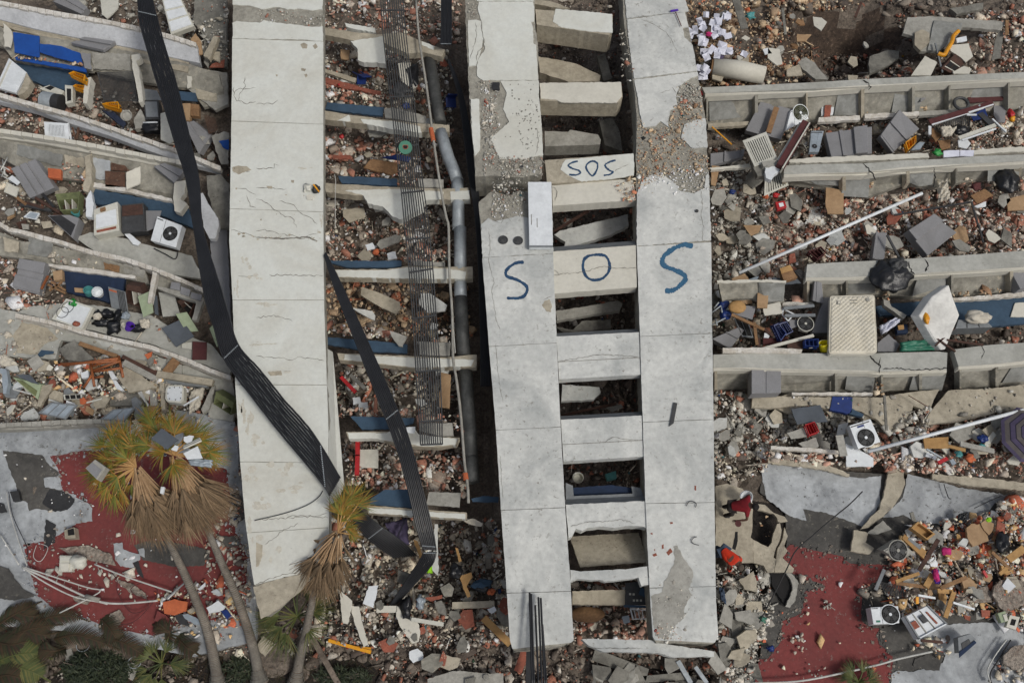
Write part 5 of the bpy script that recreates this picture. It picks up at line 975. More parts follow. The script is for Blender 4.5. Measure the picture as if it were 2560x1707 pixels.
crumple('rag', 'black and white patterned rag right of the purple bucket', 'cloth', 'e 960 630 1030 630 1030 690 965 690', 1.15, .12, 'cloth', 6)
boxy('corrugated_sheet', 'grey ribbed metal sheet standing left of the brown cabinet', 'metal sheet', 'e 742 405 860 440 882 590 765 545', [1.6,1.6,1.1,1.1], .04, 'grey', [(.55+.09*k, .59+.09*k, .02, .98, .02, 'dgrey') for k in range(5)]+[(.06,.5,.08,.16,.01,'orange')])
cabinet('brown cabinet with an open pale green door', 'e 870 390 960 400 1050 580 860 510', [1.55,1.55,1.1,1.1], .4, 'dwood', 'dwood', .3, 2, door=('e 948 470 1040 430 1055 580 985 612', 1.6, 'sage'))
board('slate coloured narrow board right of the green door', 'e 1055 470 1080 465 1090 600 1065 590', 1.2, 'char')
slab('white_post', 'white upright post between the two small rooms, right of the green door', 'post', 'e 1050 300 1080 310 1040 515 1015 515', 1.7, .2, 'edge', .6)
slab('grey_slab', 'grey white slab frame over the small room right of the white post', 'slab', 'e 1085 400 1180 420 1400 480 1400 500 1350 635 1320 630 1350 510 1170 450 1085 415', 1.6, .2, 'conc', .8)
board('grey floor piece in the small room right of the white post', 'e 1090 440 1200 460 1240 600 1120 610', .9, 'floor')
for i, s in enumerate(('e 1180 370 1240 380 1235 430 1170 415', 'e 1245 400 1310 425 1300 470 1240 450', 'e 1315 440 1390 460 1380 500 1310 480')): board(('left', 'middle', 'right')[i]+' grey plate lying on the grey white slab frame', s, 1.68, 'clad', .05)
cabinet('dark brown cabinet in the small room right of the white post', 'e 1215 500 1280 480 1340 510 1300 600', [1.2]*4, .3, 'dwood', 'dark', .3, 1)
board('pale green fallen door leaning over the slate board', 'e 1208 590 1285 578 1365 708 1280 714', [1.5,1.5,1.2,1.2], 'sage')
board('square slate grey board on the beige floor near the cable ribbon', 'e 1112 690 1250 625 1335 745 1210 818', [1.25,1.35,1.2,1.1], 'char')
board('maroon square board on the beige floor near the cable ribbon', 'e 1325 780 1422 785 1420 905 1322 905', 1.1, 'mar')
board('pale green strip board behind the cable ribbon', 'e 1440 690 1470 660 1505 810 1490 815', 1.3, 'sage')
board('dirty cream board left of the maroon board', 'e 1250 790 1320 785 1318 835 1250 825', 1.05, 'offw')
# lower left rubble things
def chairframe():
    mb = []; 
    for a, b_ in (('L3 620 915 1160 845', 1), ('L3 890 905 925 1120', 1), ('L3 1165 825 1205 1030', 1), ('L3 910 920 1160 850', 1), ('L3 920 965 1180 870', 1), ('L3 930 975 1190 940', 1), ('L3 820 1135 900 1010', 1), ('L3 930 1035 1010 1022', 1), ('L3 600 900 1150 875', 1)):
        (x0, y0), (x1, y1) = q(a); mb.append(('spindle', MB().tube([P(x0, y0, 1.25), P(x1, y1, 1.35)], .045, 8), 'owood', None, {'smooth': True}))
    multi('broken_chair', 'orange varnished wooden chair frame lying on the lower left rubble', 'chair', mb)
chairframe()
plank('wooden_pole', 'long brown splintered pole above the orange chair frame', 'pole', 'L3 780 700 1150 830', .14, [1.2, 1.1], .1, 'wood')
plank('wooden_pole', 'dark brown plank right of the orange chair frame', 'plank', 'L3 1200 830 1540 1000', .14, [1.1, 1.0], .08, 'dwood')
plank('concrete_beam', 'grey concrete beam under the dark brown plank, lower left', 'beam', 'L3 1220 890 1540 1060', .2, [1.1, 1.0], .2, 'conc')
plank('concrete_beam', 'long cream beam above the octagonal metal box', 'beam', 'L3 1545 1005 2090 1090', .22, [1.05, 1.0], .2, 'concb')
plank('metal_pipe', 'thick grey pipe below the long cream beam', 'pipe', 'L3 1580 1070 2040 1115', .16, [.9, .9], .16, 'grey')
plank('plank', 'reddish brown slatted board above the long cream beam', 'plank', 'L3 1730 860 1630 990', .34, [1.15, 1.1], .04, 'wood')
for lab, s, z, m in (('big concrete slab with dark top edge left of the splintered pole', 'L3 570 750 730 665 920 850 800 880 640 850', 1.1, 'concd'), ('wide speckled concrete slab under the orange chair frame', 'L3 1150 1030 1240 900 1540 1130 1260 1180', 1.05, 'concb'),
  ('grey slab with dirty grate left of the octagonal box', 'L3 1080 1150 1480 1140 1480 1310 1080 1310', .85, 'concd'), ('pale slab standing left of the octagonal box', 'L3 1470 1140 1540 1200 1530 1310 1470 1310', 1.0, 'conc'),
  ('cream upright slab touching the octagonal box', 'L3 1565 1080 1610 1085 1620 1340 1580 1350', 1.05, 'concb'), ('flat white rounded shard above the lowest parapet, left', 'L3 200 1420 240 1370 330 1330 380 1400 370 1430 210 1450', .95, 'plasterg'),
  ('white block under the chair frame', 'L3 790 985 860 960 870 1030 800 1040', 1.15, 'white'), ('white shard right of the chair leg', 'L3 1060 970 1100 970 1150 1040 1100 1055', 1.1, 'white'), ('long white shard below the chair', 'L3 1105 1065 1140 1065 1210 1150 1190 1165 1140 1140', 1.1, 'white'),
  ('slanted beige block right of the olive metal case', 'L3 410 1110 520 1095 480 1180 390 1320 360 1310', 1.1, 'concb'), ('white plaster chunk in the grey slab area at the far left', 'e -10 890 30 870 90 900 60 920 0 930', .95, 'cloth'),
  ('grey triangular slab left of the green cabinet', 'L3 2070 1130 2110 1110 2050 1340 1990 1390 1970 1340', .95, 'conc'), ('flat grey slab beneath the green cabinet', 'L3 1690 1350 1990 1390 2300 1470 2300 1529 1750 1500', .6, 'silver'),
  ('beige block leaning from the silver roof onto the palm crown', 'L3 1290 1460 1330 1440 1420 1529 1390 1560 1350 1540', 1.3, 'cream')): slab('broken_slab', lab, 'slab', s, z, .12, m, 1.3, 8)
boxy('metal_case', 'olive green crumpled metal case in the lower left rubble', 'case', 'L3 120 1030 290 1070 400 1100 370 1250', [1.3,1.3,1.2,1.1], .25, 'sage', [(.1,.5,.1,.9,.02,'olive')])
board('slate metal sheet behind the olive metal case', 'L3 150 1005 290 1005 380 1100 300 1080', 1.3, 'char')
multi('bath_tub', 'pale blue plastic tub at the left border', 'tub', [('tub', slabm('L3 0 940 60 950 80 1080 60 1190 30 1190 20 1000 0 990', 1.4, .2, 1), 'glass')])
multi('octagonal_box', 'white octagonal metal lid box with bolts, left of the green cabinet', 'box', [('box', slabm('L3 1650 1110 1780 1105 1800 1130 1800 1250 1770 1285 1640 1270 1618 1240 1625 1140', 1.35, .3, 0), 'offw', [('lid', slabm('L3 1660 1125 1770 1120 1785 1140 1780 1240 1760 1265 1650 1255 1635 1230 1640 1150', 1.38, .03, 0), 'white')])]
  +[('bolt', MB().tube([P(*q(f'L3 {x} {y}')[0], 1.38), P(*q(f'L3 {x} {y}')[0], 1.41)], .02, 6), 'dgrey') for x, y in ((1665,1135),(1710,1130),(1760,1130),(1775,1180),(1770,1235),(1720,1250),(1660,1240),(1645,1190))])
cabinet('olive green box cabinet beside the white wall strip, lower left', 'L3 2115 1170 2295 1280 2260 1400 2090 1290', [1.25,1.25,1.0,1.0], .4, 'olive', 'dwood', .5, 1)
frame_panes('window', 'grey aluminium window frame on the lowest parapet, left one', 'window', 'L3 500 1275 760 1300 640 1440 370 1380', [1.6,1.6,1.6,1.6], 'grey', 'glass', 3)
frame_panes('window', 'grey aluminium window frame on the lowest parapet, right one', 'window', 'L3 1110 1345 1330 1320 1210 1460 980 1440', [1.6,1.6,1.6,1.6], 'grey', 'glass', 2)
frame_panes('window', 'small white grated frame right of the left window frame', 'window', 'L3 620 1200 800 1195 805 1240 630 1250', 1.2, 'offw', 'dark', 3)
for i, (s, m) in enumerate((('L3 480 1250 600 1290', 'wire'), ('L3 140 1150 300 1195', 'wire'), ('L3 850 1280 1000 1240', 'offw'), ('L3 1380 1170 1450 1310', 'wire'), ('L3 1360 1180 1450 1300', 'wire'), ('L3 1800 1310 1950 1220', 'white'))): plank('metal_bar', ('white bar above the left window frame', 'bent white bar on the olive metal case', 'white slat between the two window frames', 'thin rod in front of the dirty grate, right', 'thin rod in front of the dirty grate, left', 'white slats right of the octagonal box')[i], 'bar', s, .05, [1.25, 1.3], .04, m)
crumple('cloth_heap', 'pale pink cloth heap at the left border on the grey slab', 'cloth', 'L3 0 810 80 830 190 910 0 930', .95, .15, 'cloth', 8)
crumple('cloth_heap', 'papers and cloths left of the green cabinet', 'cloth', 'L3 1870 1160 2010 1130 1960 1330 1850 1400', .85, .2, 'cloth', 12)
board('orange shard on the rubble above the reddish board', 'L3 1415 810 1490 780 1480 830 1450 860', 1.0, 'orange', .05, 1)
board('dark teal tile pieces on the grey slab, lower left', 'e 285 838 370 848 365 865 310 870 290 885 255 885 262 865', .85, 'sblue', .02, .6)
board('small orange wooden disc above the left window frame', 'L3 780 1240 820 1225 850 1260 820 1300 785 1290', 1.2, 'orange', .03, 1)
# on the palms and lower left roof
board('square slate board resting on the palm crowns', 'W 878 275 1040 385 930 480 775 378', 5.6, 'char', .05)
boxy('slatted_bar', 'white slatted bar resting on the right palm crown', 'panel', 'W 1090 440 1250 365 1270 400 1090 480', [5.5]*4, .06, 'offw', [(.02,.98,.2,.35,.02,'grey'), (.02,.98,.6,.75,.02,'grey')])
for i, s in enumerate(('W 1095 360 1150 345 1190 350 1170 400 1120 420 1095 400', 'W 970 480 1010 440 1040 450 1020 500')): slab('white_scrap', ('crumpled white scrap at the top of the right palm crown', 'small white scrap beside the slate board')[i], 'scrap', s, 5.6, .05, 'white', 1, 6)
board('white sheet lying on the right palm crown', 'W 1090 520 1230 450 1280 570 1130 580', 5.2, 'white', .03, .8)
crumple('cloth_heap', 'pale crumpled plastic film beneath the right palm crown', 'plastic film', 'W 1130 570 1380 590 1370 660 1160 640', 5.0, .12, 'glass', 15)
boxy('grey_box', 'grey square box caught on the left edge of the left palm crown', 'box', 'W 225 580 330 655 245 780 130 665', [5.2]*4, .3, 'conc', [(.08,.9,.3,.96,.02,'clad')])
boxy('white_block', 'small white block on the dead palm leaves', 'block', 'W 870 845 905 848 890 920 860 910', [4.6]*4, .1, 'white')
boxy('vent_box', 'square roof vent with a dark mouth beside the red paint', 'vent', 'i 440 515 510 495 520 570 445 575', [.95]*4, .3, 'concb', [(.35,.95,.1,.7,.01,'dark')])
boxy('chair_shell', 'pale plastic machine part, left one on the red roof', 'machine part', 'i 410 690 500 690 495 800 405 800', [1.0]*4, .2, 'offw', [(.2,.8,.5,.95,.05,'cream'), (.1,.9,.1,.35,.04,'offw')])
lump('plastic_part', 'pale rounded machine part, right one on the red roof', 'machine part', 'i 540 735', .95, .28, .22, .15, 'offw', 5, .3)
boxy('block', 'small dark electrical box on the silver roof at the left', 'box', 'i 65 250 125 245 140 310 90 320', [.9]*4, .15, 'black')
for lab, s, z, m, r_ in (('white cable running down the left roof to the knot', 'i 0 545 130 755', .9, 'wire', .02), ('white cable along the left border roof', 'i 45 250 70 400 130 600 185 760', .9, 'wire', .015), ('grey cable beside the dark electrical box', 'i 60 250 90 420 180 620 190 700', .92, 'wireb', .012),
  ('uppermost white cable across the red roof', 'i 150 765 350 830 600 910 690 930 620 980 410 1085', .95, 'wire', .022), ('middle white cable across the red roof', 'i 150 770 350 860 560 960 700 1010 850 1020 1085 1000', .97, 'wire', .03), ('lowest white cable across the red roof', 'i 160 775 300 870 500 970 680 1010 740 1025', .94, 'wire', .022),
  ('straight white conduit from the debris to the palm trunks', 'i 650 750 850 830 1180 940', 1.0, 'wire', .025), ('thin red wire loop on the red roof', 'i 700 740 800 850 810 950 900 1080 1000 1060 1020 1000 940 970 900 920 980 880 1080 920 1060 1000 930 1140 800 1170', .9, 'mar', .012),
  ('thin pale wire loop beside the knot of cables', 'i 250 620 230 700 280 730 330 640 280 610', .9, 'wire', .01), ('blue grey stick near the palm trunks', 'i 1140 990 1280 870', .95, 'grey', .03), ('black wire crossing the lower end of the wall strip', 'j -10 450 200 400 350 345 430 290 460 245', 3.25, 'wireb', .012),
  ('black power cable curving over the lower right roof', 'l -60 1150 60 920 130 780 190 660 300 560 450 430 560 340 650 250', 1.5, 'wireb', .02), ('thin white conduit along the bottom of the red roof at right', 'l -120 1568 200 1555 500 1500 760 1440 900 1400 1130 1350', .95, 'wire', .03),
  ('pair of curved white cables at the right corner, left one', 'l 1640 1270 1560 1380 1510 1480 1530 1560', .9, 'wire', .02), ('pair of curved white cables at the right corner, right one', 'l 1670 1270 1590 1400 1530 1500 1540 1580', .9, 'wireb', .02),
  ('thin black wire on the upper right silver sheet', 'l 1210 200 1240 290 1260 300', .8, 'wireb', .015), ('long thin black wire near the right border of the silver sheet', 'l 1420 365 1560 300 1700 250', .8, 'wireb', .012), ('curved black wires on the brick flecked slab', 'R4 1010 850 1100 880 1180 840 1250 890', 1.3, 'wireb', .015),
  ('small white wire coil beside the long timber at right', 'R4 720 500 770 520 815 480 800 430 750 420', 1.35, 'wire', .03), ('bent steel rod above the fourth parapet crack', 'h 965 1150 1100 1230', 1.4, 'rust', .015), ('thin black cable hanging near the lowest conduit in the shaft', 'b 545 1568 545 1350 548 1250 540 1200', 2.2, 'wire', .012),
  ('black cable on the beige floor above the narrow parapet', 'L2 1810 1040 1950 1110 2060 1165 2090 1080 2070 1020 1990 1040', 1.1, 'wireb', .02)): pipe('cable', lab, 'cable', s, z, r_, m)
multi('cable_coupling', 'grey tube joint on the middle white cable', 'coupling', [('tube', MB().tube([P(*q('i 590 970')[0], 1.0), P(*q('i 685 998')[0], 1.0)], .07, 12), 'conc', None, {'smooth': True})])
for lab, s, z, m in (('orange broken plate near the palm trunks', 'i 1120 1010 1200 990 1290 1010 1280 1070 1200 1100 1130 1090', .9, 'orange'), ('white flat plate between the palm trunks', 'i 1420 1050 1500 1000 1550 1040 1530 1070 1440 1090', .95, 'white'),
  ('blue scrap between the palm trunks', 'i 1515 1070 1560 1060 1590 1100 1560 1130', .95, 'bluep'), ('grey blue bottle shape left of the palm trunk', 'i 1255 1095 1290 1090 1385 1135 1385 1165 1340 1165 1270 1120', .95, 'glass'), ('small white plate above the blue scrap', 'i 1360 920 1410 875 1412 900 1370 930', .95, 'white'),
  ('silvery rounded scrap between the palm trunks', 'i 1450 940 1490 920 1528 960 1500 970', .95, 'silver'), ('beige short beam left of the palm trunk', 'i 1290 1070 1370 1020 1385 1040 1310 1090', .95, 'concb'), ('black tarp piece under the orange plate', 'i 1200 1100 1260 1090 1300 1180 1230 1160', .85, 'black'),
  ('red bent sheet left of the black tarp piece', 'i 1080 1070 1140 1100 1190 1170 1060 1140', .85, 'red'), ('square beige tile block at the garden edge right of the palms', 'j 50 1240 130 1300 60 1385 0 1320', .6, 'concb'), ('round concrete plate in the garden', 'i 450 1340 490 1325 505 1400 480 1450 450 1430', .35, 'conc'),
  ('grey slab beside the wire hoop in the garden', 'i 820 1500 870 1420 960 1440 910 1550', .35, 'conc'), ('small orange brick in the garden between the palm feet', 'i 1578 1450 1625 1440 1630 1470 1585 1480', .35, 'orange')): slab('debris_plate', lab, 'debris', s, z, .07, m, 1, 6)
for lab, s in (('wire hoop lying in the garden beside the grey slab', 'i 925 1425'), ('wire hoop lying in the garden above the shrub', 'i 570 1310')):
    (x, y), = q(s); c = P(x, y, .4); single('wire_hoop', lab, 'hoop', MB().tube([c+Vector((math.cos(t)*.2, math.sin(t)*.17, 0)) for t in np.linspace(0, 6.283, 24)], .012, 5, cap=False), 'galv')

slab('white_wall_sheet', 'tall white wall sheet standing between the cable ribbon and the wall strip', 'wall sheet', 'a 1365 1330 1395 1328 1430 1400 1500 1500 1505 1560 1480 1640 1440 1640 1400 1560', 2.0, .2, 'beam', 1)
slab('brown_sheet', 'small brown plywood sheet standing near the grey cladding block behind the ribbon', 'board', 'a 1105 780 1145 770 1200 960 1170 990 1105 960', 1.6, .06, 'offw', .6)

for lab, s, z, m in (('smooth grey panel on the mottled wall above the orange box', 'a 120 990 430 1065 420 1150 115 1065', [1.26,1.26,1.02,1.02], 'panel'), ('tan patch on the mottled wall left of the torn plaster edge', 'a 440 1065 600 1095 590 1150 450 1135', [1.26,1.26,1.1,1.1], 'concb'),
  ('bluish grey panel left of the rusty brown sheet', 'a 622 1080 760 1110 755 1240 625 1230', [1.27,1.27,1.0,1.0], 'silver'), ('flat grey wall panel right of the bright blue wall', 'a 630 358 895 375 900 485 640 475', [1.3,1.3,1.05,1.05], 'conc'),
  ('mottled grey patch on the wall above the fourth room, left', 'e 200 60 365 110 345 205 185 180', [1.22,1.22,.97,.97], 'panel'), ('tan wall patch at the left border above the cladding block', 'e 20 62 130 92 122 170 30 160', [1.22,1.22,1.0,1.0], 'concb'),
  ('brown wood patch set in the wall left of the white post', 'e 712 235 822 262 818 305 718 285', [1.18,1.18,1.0,1.0], 'wood'), ('grey patch on the wall right of the brown wood patch', 'e 850 245 1000 292 990 345 860 312', [1.18,1.18,1.0,1.0], 'conc'),
  ('torn white plaster left of the bright blue panels', 'a 22 160 85 222 82 300 72 330 30 320', 1.36, 'cream'), ('pale grey pillar between the blue paint and the grey wall panel', 'a 558 366 622 370 628 480 582 470', 1.36, 'clad'),
  ('pale plaster patch on the wide mottled floor slab, left', 'e 150 645 330 690 400 760 300 800 250 870 120 860 90 740', .815, 'concb'), ('white worn patch on the wide floor slab under the narrow parapet', 'e 620 735 800 790 960 830 860 850 700 810', .815, 'plasterg'),
  ('light grey block course on the cracked wall, upper', 'a 1330 500 1480 560 1470 610 1340 580', .93, 'conc'), ('beige block course on the cracked wall, lower', 'a 1340 600 1490 640 1490 700 1360 680', .93, 'concb'),
  ('upright cream plaster strip by the end of the cracked wall', 'a 1290 440 1322 455 1318 600 1288 610', 1.1, 'cream'), ('dark plate painted as the shaded hollow under the end of the topmost parapet', 'a 1290 440 1400 450 1380 480 1300 470', 1.0, 'dark'),  # near-black plate stands in for shade beneath the parapet end
  ('tilted grey white panel near the wall strip with a blue corner', 'a 1455 940 1540 905 1575 920 1570 1130 1520 1130', [1.3,1.5,1.5,1.2,1.1], 'conc'), ('small blue painted corner on the tilted grey white panel', 'a 1505 970 1572 960 1572 1030 1530 1010', [1.42,1.55,1.5,1.4], 'bblue')):
    slab('wall_fragment', lab, 'wall fragment', s, z, .03, m, 1.6, 6)
for i in range(9): plank('rebar', 'thin bent rebar rod sticking from the broken grey wall near the cardboard boxes', 'rebar', f'a {1405+i*9} {790+i*3} {1440+i*7} {925-i*4}', .02, [1.0, 1.3], .02, 'rust', group='rebar rods by the cardboard boxes')
# ================================================================ MIDDLE + STRIP-TOP OBJECTS
boxy('white_door_panel', 'tall white metal door panel standing against the first painted strip and the cream beam', 'panel', 'S 352 372 582 372 597 1015 365 1015', [3.6,3.6,3.45,3.45], .18, 'white', [(.1,.13,.5,.66,.003,'line'), (.34,.37,.56,.7,.003,'line'), (.0,1,.97,1,.01,'grey')])
multi('rag_pile', 'black and yellow rag with a crumpled pale bag, on the long white strip', 'rag', [('rag', MB().blob(P(*q('b 415 1300')[0], 3.3), .13, .13, .07, 3, .5, 18), 'black', None, {'smooth': True}), ('yellow_fold', MB().bar(P(*q('b 395 1270')[0], 3.36), P(*q('b 435 1320')[0], 3.36), .05, .03), 'yel'), ('crumpled_bag', MB().blob(P(*q('b 355 1290')[0], 3.27), .14, .14, .05, 5, .5, 18), 'offw', None, {'smooth': True})])
slab('food_wrapper', 'beige crumpled wrapper under the black and yellow rag', 'wrapper', 'b 345 1345 375 1335 405 1350 390 1375 350 1370', 3.24, .03, 'cream', 1, 4)
slab('black_pad', 'small black square pad with rounded corners on the short upper strip', 'pad', 'c -52 0 -52 0 0 0'.split('c')[0]+'B1 378 702 438 702 442 712 438 735 442 760 434 768 380 765 374 755', 3.27, .06, 'black')
slab('black_bar', 'black bar with a slanted end lying on the last painted strip', 'bar', 'g 1112 1198 1138 1203 1113 1340 1082 1362', 3.25, .05, 'dgrey')
for lab, s in (('dark ring lying on the first painted strip beside the tall white panel', 'S 257 947'), ('grey crushed can ring beside the dark ring', 'S 110 940')):
    (x, y), = q(s); c = P(x, y, 3.24); mm = 'dgrey' if 'dark' in lab else 'galv'
    multi('tin_ring', lab, 'ring', [('rim', MB().tube([c+Vector((math.cos(t)*.14, math.sin(t)*.14, 0)) for t in np.linspace(0, 6.283, 20)], .025, 6, cap=False), mm), ('disc', MB().blob(c, .12, .12, .015, 3, .3), mm)])
for lab, s, z in (('dark blue bolt head on the last painted strip', 'S 2007 660', 3.22), ('black hole plug on the short upper strip', 'S 293 228', 3.18)):
    (x, y), = q(s); single('bolt_plug', lab, 'bolt', MB().tube([P(x, y, z), P(x, y, z)+Vector((0, 0, .04))], .055, 14), 'dgrey')
multi('squeegee', 'purple headed squeegee with a thin red handle at the top of the right strip', 'squeegee', [('handle', MB().tube([P(*q('c 1125 85')[0], 3.27), P(*q('c 1165 182')[0], 3.27)], .018, 6), 'mar'), ('head', MB().bar(P(*q('c 1090 78')[0], 3.28), P(*q('c 1143 70')[0], 3.28), .06, .05), 'purp')])
multi('steel_hook', 'two curved thin steel hooks lying low on the last painted strip', 'hook', [('hook', MB().tube([P(*a, 3.25) for a in cat_rom(q(s), 4)], .012, 5), 'dgrey') for s in ('k 1285 620 1250 610 1235 590 1250 568 1270 562', 'k 1200 350 1215 322 1245 318 1268 335 1262 360')])
# middle shaft objects
multi('hose_reel', 'green hose reel with an orange ringed hole, on the cable tray', 'reel', [('reel', MB().tube([P(*q('b 1028 1020')[0], 2.8), P(*q('b 1028 1015')[0], 3.0)], .235, 28), 'dgreen'), ('ring', MB().tube([P(*q('b 1028 1010')[0], 3.0), P(*q('b 1028 1009')[0], 3.02)], .1, 20), 'brick'), ('core_hole', MB().tube([P(*q('b 1028 1010')[0], 3.02), P(*q('b 1028 1009')[0], 3.03)], .075, 20), 'dark')])
def plastic_chair(label, s, z, m, tilt):
    (x, y), = q(s); M4 = Matrix.Translation(P(x, y, z)) @ tilt.to_4x4(); mb = []; T_ = lambda *a: M4 @ Vector(a)
    def bx(x0, x1, y0, y1, z0, z1): return MB().hexa([T_(x0,y0,z0), T_(x1,y0,z0), T_(x1,y1,z0), T_(x0,y1,z0), T_(x0,y0,z1), T_(x1,y0,z1), T_(x1,y1,z1), T_(x0,y1,z1)])
    mb.append(('seat', bx(-.2,.2,-.2,.2,.0,.03), m)); mb.append(('backrest', bx(-.2,.2,.18,.21,.03,.4), m))
    for a in (-.18, .15):
        for b_ in (-.18, .15): mb.append(('leg', bx(a,a+.035,b_,b_+.035,-.4,0), m))
    return multi('plastic_chair', label, 'chair', mb)
from mathutils import Euler
plastic_chair('dark blue plastic chair tipped over below the topmost shaft ledge', 'b 725 545', 1.3, 'bluep', Euler((1.1, .5, .5)).to_matrix())
plastic_chair('blue plastic stool right of the long drooping cables in the shaft', 'b 1340 705', 1.2, 'bluep', Euler((.4, .3, .2)).to_matrix())
crumple('tarp', 'bright blue sheet stretched beneath the hose reel', 'tarp', 'b 860 1085 990 1065 1070 1085 1050 1115', 1.4, .06, 'bluep', 4)
lump('red_scrap', 'small bright red scrap above the brown board in the shaft', 'scrap', 'b 590 940', 1.1, .09, .1, .06, 'redp', 2)
lump('red_scrap', 'tiny bright red ball on the long brick wall remnant', 'ball', 'b 570 583', 1.6, .05, .05, .05, 'redp', 2, .1)
lump('red_scrap', 'bright red round scrap in the fourth shaft rubble bay', 'scrap', 'f 823 165', 1.1, .12, .12, .08, 'orange', 6)
for lab, s, z, m in (('white plate upper left in the fourth rubble bay of the shaft', 'f 750 115 800 100 820 140 765 155', 1.1, 'white'), ('white square plate near the end of the fourth blue strip', 'f 900 175 960 162 972 210 910 220', 1.15, 'white'),
   ('grey broken slab in the middle of the fourth rubble bay', 'f 850 85 960 45 1000 60 980 100 860 145 830 115', 1.1, 'conc'), ('square white tile in the sixth rubble bay with a round mark', 'f 665 1165 715 1160 720 1200 670 1215', 1.1, 'white'),
   ('white tile with a round dent, lower in the sixth rubble bay', 'f 705 1200 765 1195 770 1240 710 1255', 1.12, 'white'), ('white block on the brick pile of the sixth ledge', 'f 1035 1370 1095 1365 1090 1410 1040 1405', 2.25, 'white'),
   ('brown box end in the topmost dark bay of the shaft', 'b 580 340 640 345 640 410 585 405', 1.0, 'card'), ('cream board behind the black bag under the tray', 'b 970 440 1060 430 1110 590 1080 610 1000 560', 1.3, 'cream'),
   ('pale grey slab under the second shaft ledge', 'b 745 865 910 870 920 905 860 940 780 940', 1.2, 'conc'), ('big beige plate lying in the third bay under the ledge', 'b 600 1440 740 1430 755 1490 640 1530 600 1490', 1.0, 'concb'),
   ('brick piece with white edge right of the blue chair', 'b 775 432 835 432 835 465 778 470', 1.3, 'brick'), ('hollow brick row left of the wheel in the shaft', 'b 525 1065 650 1068 648 1095 528 1095', 1.2, 'brick'),
   ('tall white plaster piece right of the ribbon tail', 'j 1228 475 1250 475 1255 830 1212 790 1215 720', 1.2, 'plasterg'), ('large dirty white torn plaster sheet below the ribbon tail', 'j 970 1040 1040 1070 1080 1130 1110 1130 1130 1210 1120 1280 1080 1295 1030 1240 990 1180 965 1110', .9, 'cream'),
   ('long tapered white plaster piece under the single palm, left', 'j 575 930 660 1000 655 1060 630 1160 600 1155 585 1050', 1.1, 'cream'), ('long narrow white plaster piece under the single palm, right', 'j 660 1035 710 1040 725 1130 770 1300 740 1320 690 1180 655 1080', 1.0, 'cream'),
   ('white board right of the dead leaves of the single palm', 'j 775 900 840 895 805 1050 735 1020', 1.2, 'white'), ('small tan plank near the ribbon tail', 'j 1080 580 1110 590 1145 700 1125 705', 1.2, 'ply'),
   ('tan plank beneath the black gloves', 'j 1370 640 1390 640 1415 730 1395 735', .9, 'ply'), ('curved tan board in the rubble between ribbon tail and painted strip', 'j 1400 830 1480 805 1490 840 1450 900 1475 970 1455 980 1425 920', .95, 'ply'),
   ('white crumpled plate at the bottom centre', 'j 1055 1350 1110 1330 1145 1355 1150 1400 1080 1430 1055 1400', .7, 'white'), ('big beige round slab at the bottom centre', 'j 1260 1400 1310 1375 1410 1400 1385 1460 1330 1480 1250 1450', .7, 'concb'),
   ('small beige block left of the big round slab', 'j 1215 1370 1260 1365 1255 1420 1215 1420', .7, 'concb'), ('white plaster shard with curved edge at the far right of the shaft rubble', 'j 1590 1060 1640 1040 1655 1065 1620 1090', .9, 'white'),
   ('jagged plaster lump at the bottom edge of the shaft', 'j 1180 1540 1330 1490 1400 1480 1560 1500 1700 1500 1700 1600 1180 1600', .7, 'conc'), ('reddish slab lying right of the white torn sheet', 'j 1160 985 1280 960 1280 985 1200 1005', .95, 'brick'),
   ('white rag shaped plaster near the lowest ledge end', 'j 1430 455 1490 435 1560 470 1550 490 1480 480', 1.4, 'cloth')): slab('rubble_plate', lab, 'plate', s, z, .06, m, 1.3, 7)
for lab, s, wid, z, m in (('red pipe beside the square white board in the shaft', 'f 700 1450 700 1568', .14, 1.3, 'redp'), ('lower end of the red pipe beside the white board', 'j 700 0 695 140', .14, 1.3, 'redp'), ('red plastic hose piece in the fifth rubble bay', 'f 585 1025 685 1130', .12, 1.2, 'redp'),
   ('grey pipe beside the red hose piece', 'f 650 1010 750 1105', .12, 1.15, 'conc'), ('long white plaster beam above the garden below the shaft', 'j 830 1060 970 1060', .2, .8, 'cream'), ('beige beam right of the torn white sheet', 'j 1350 1035 1640 1025', .2, .8, 'concb'),
   ('yellowish wooden beam at the foot of the first painted strip', 'j 1565 1120 1750 1300', .22, 1.0, 'ply'), ('yellow metal strip in the bottom garden', 'j 500 1275 790 1355', .1, .5, 'yel'), ('second yellow strip crossing the bottom garden', 'j 600 1310 790 1330', .06, .45, 'yel'),
   ('grey trunk of a small dead tree at the bottom', 'j 390 1260 570 1580', .16, .8, 'bark'), ('white bar curved on the rubble below the black gloves', 'j 1070 1130 1290 1165', .12, 1.0, 'offw'), ('steel track piece at the bottom between the strips', 'k 1140 1415 1230 1568', .14, .6, 'galv'),
   ('second steel track piece at the bottom between the strips', 'k 1260 1455 1340 1568', .12, .6, 'galv'), ('grey beam at the bottom edge under the bottom rung', 'k 870 1545 1215 1515', .2, .5, 'concd'), ('long brown grey beam under the bottom rung', 'k 560 1370 930 1510', .35, .5, 'concd'),
   ('dark timber standing left of the dark steel bars', 'k 115 1300 110 1568', .14, 1.6, 'pvc'), ('brick strip at the foot of the first painted strip', 'k 90 1350 40 1490', .25, .9, 'brick')): plank('beam_piece', lab, 'beam', s, wid, z, .1, m)
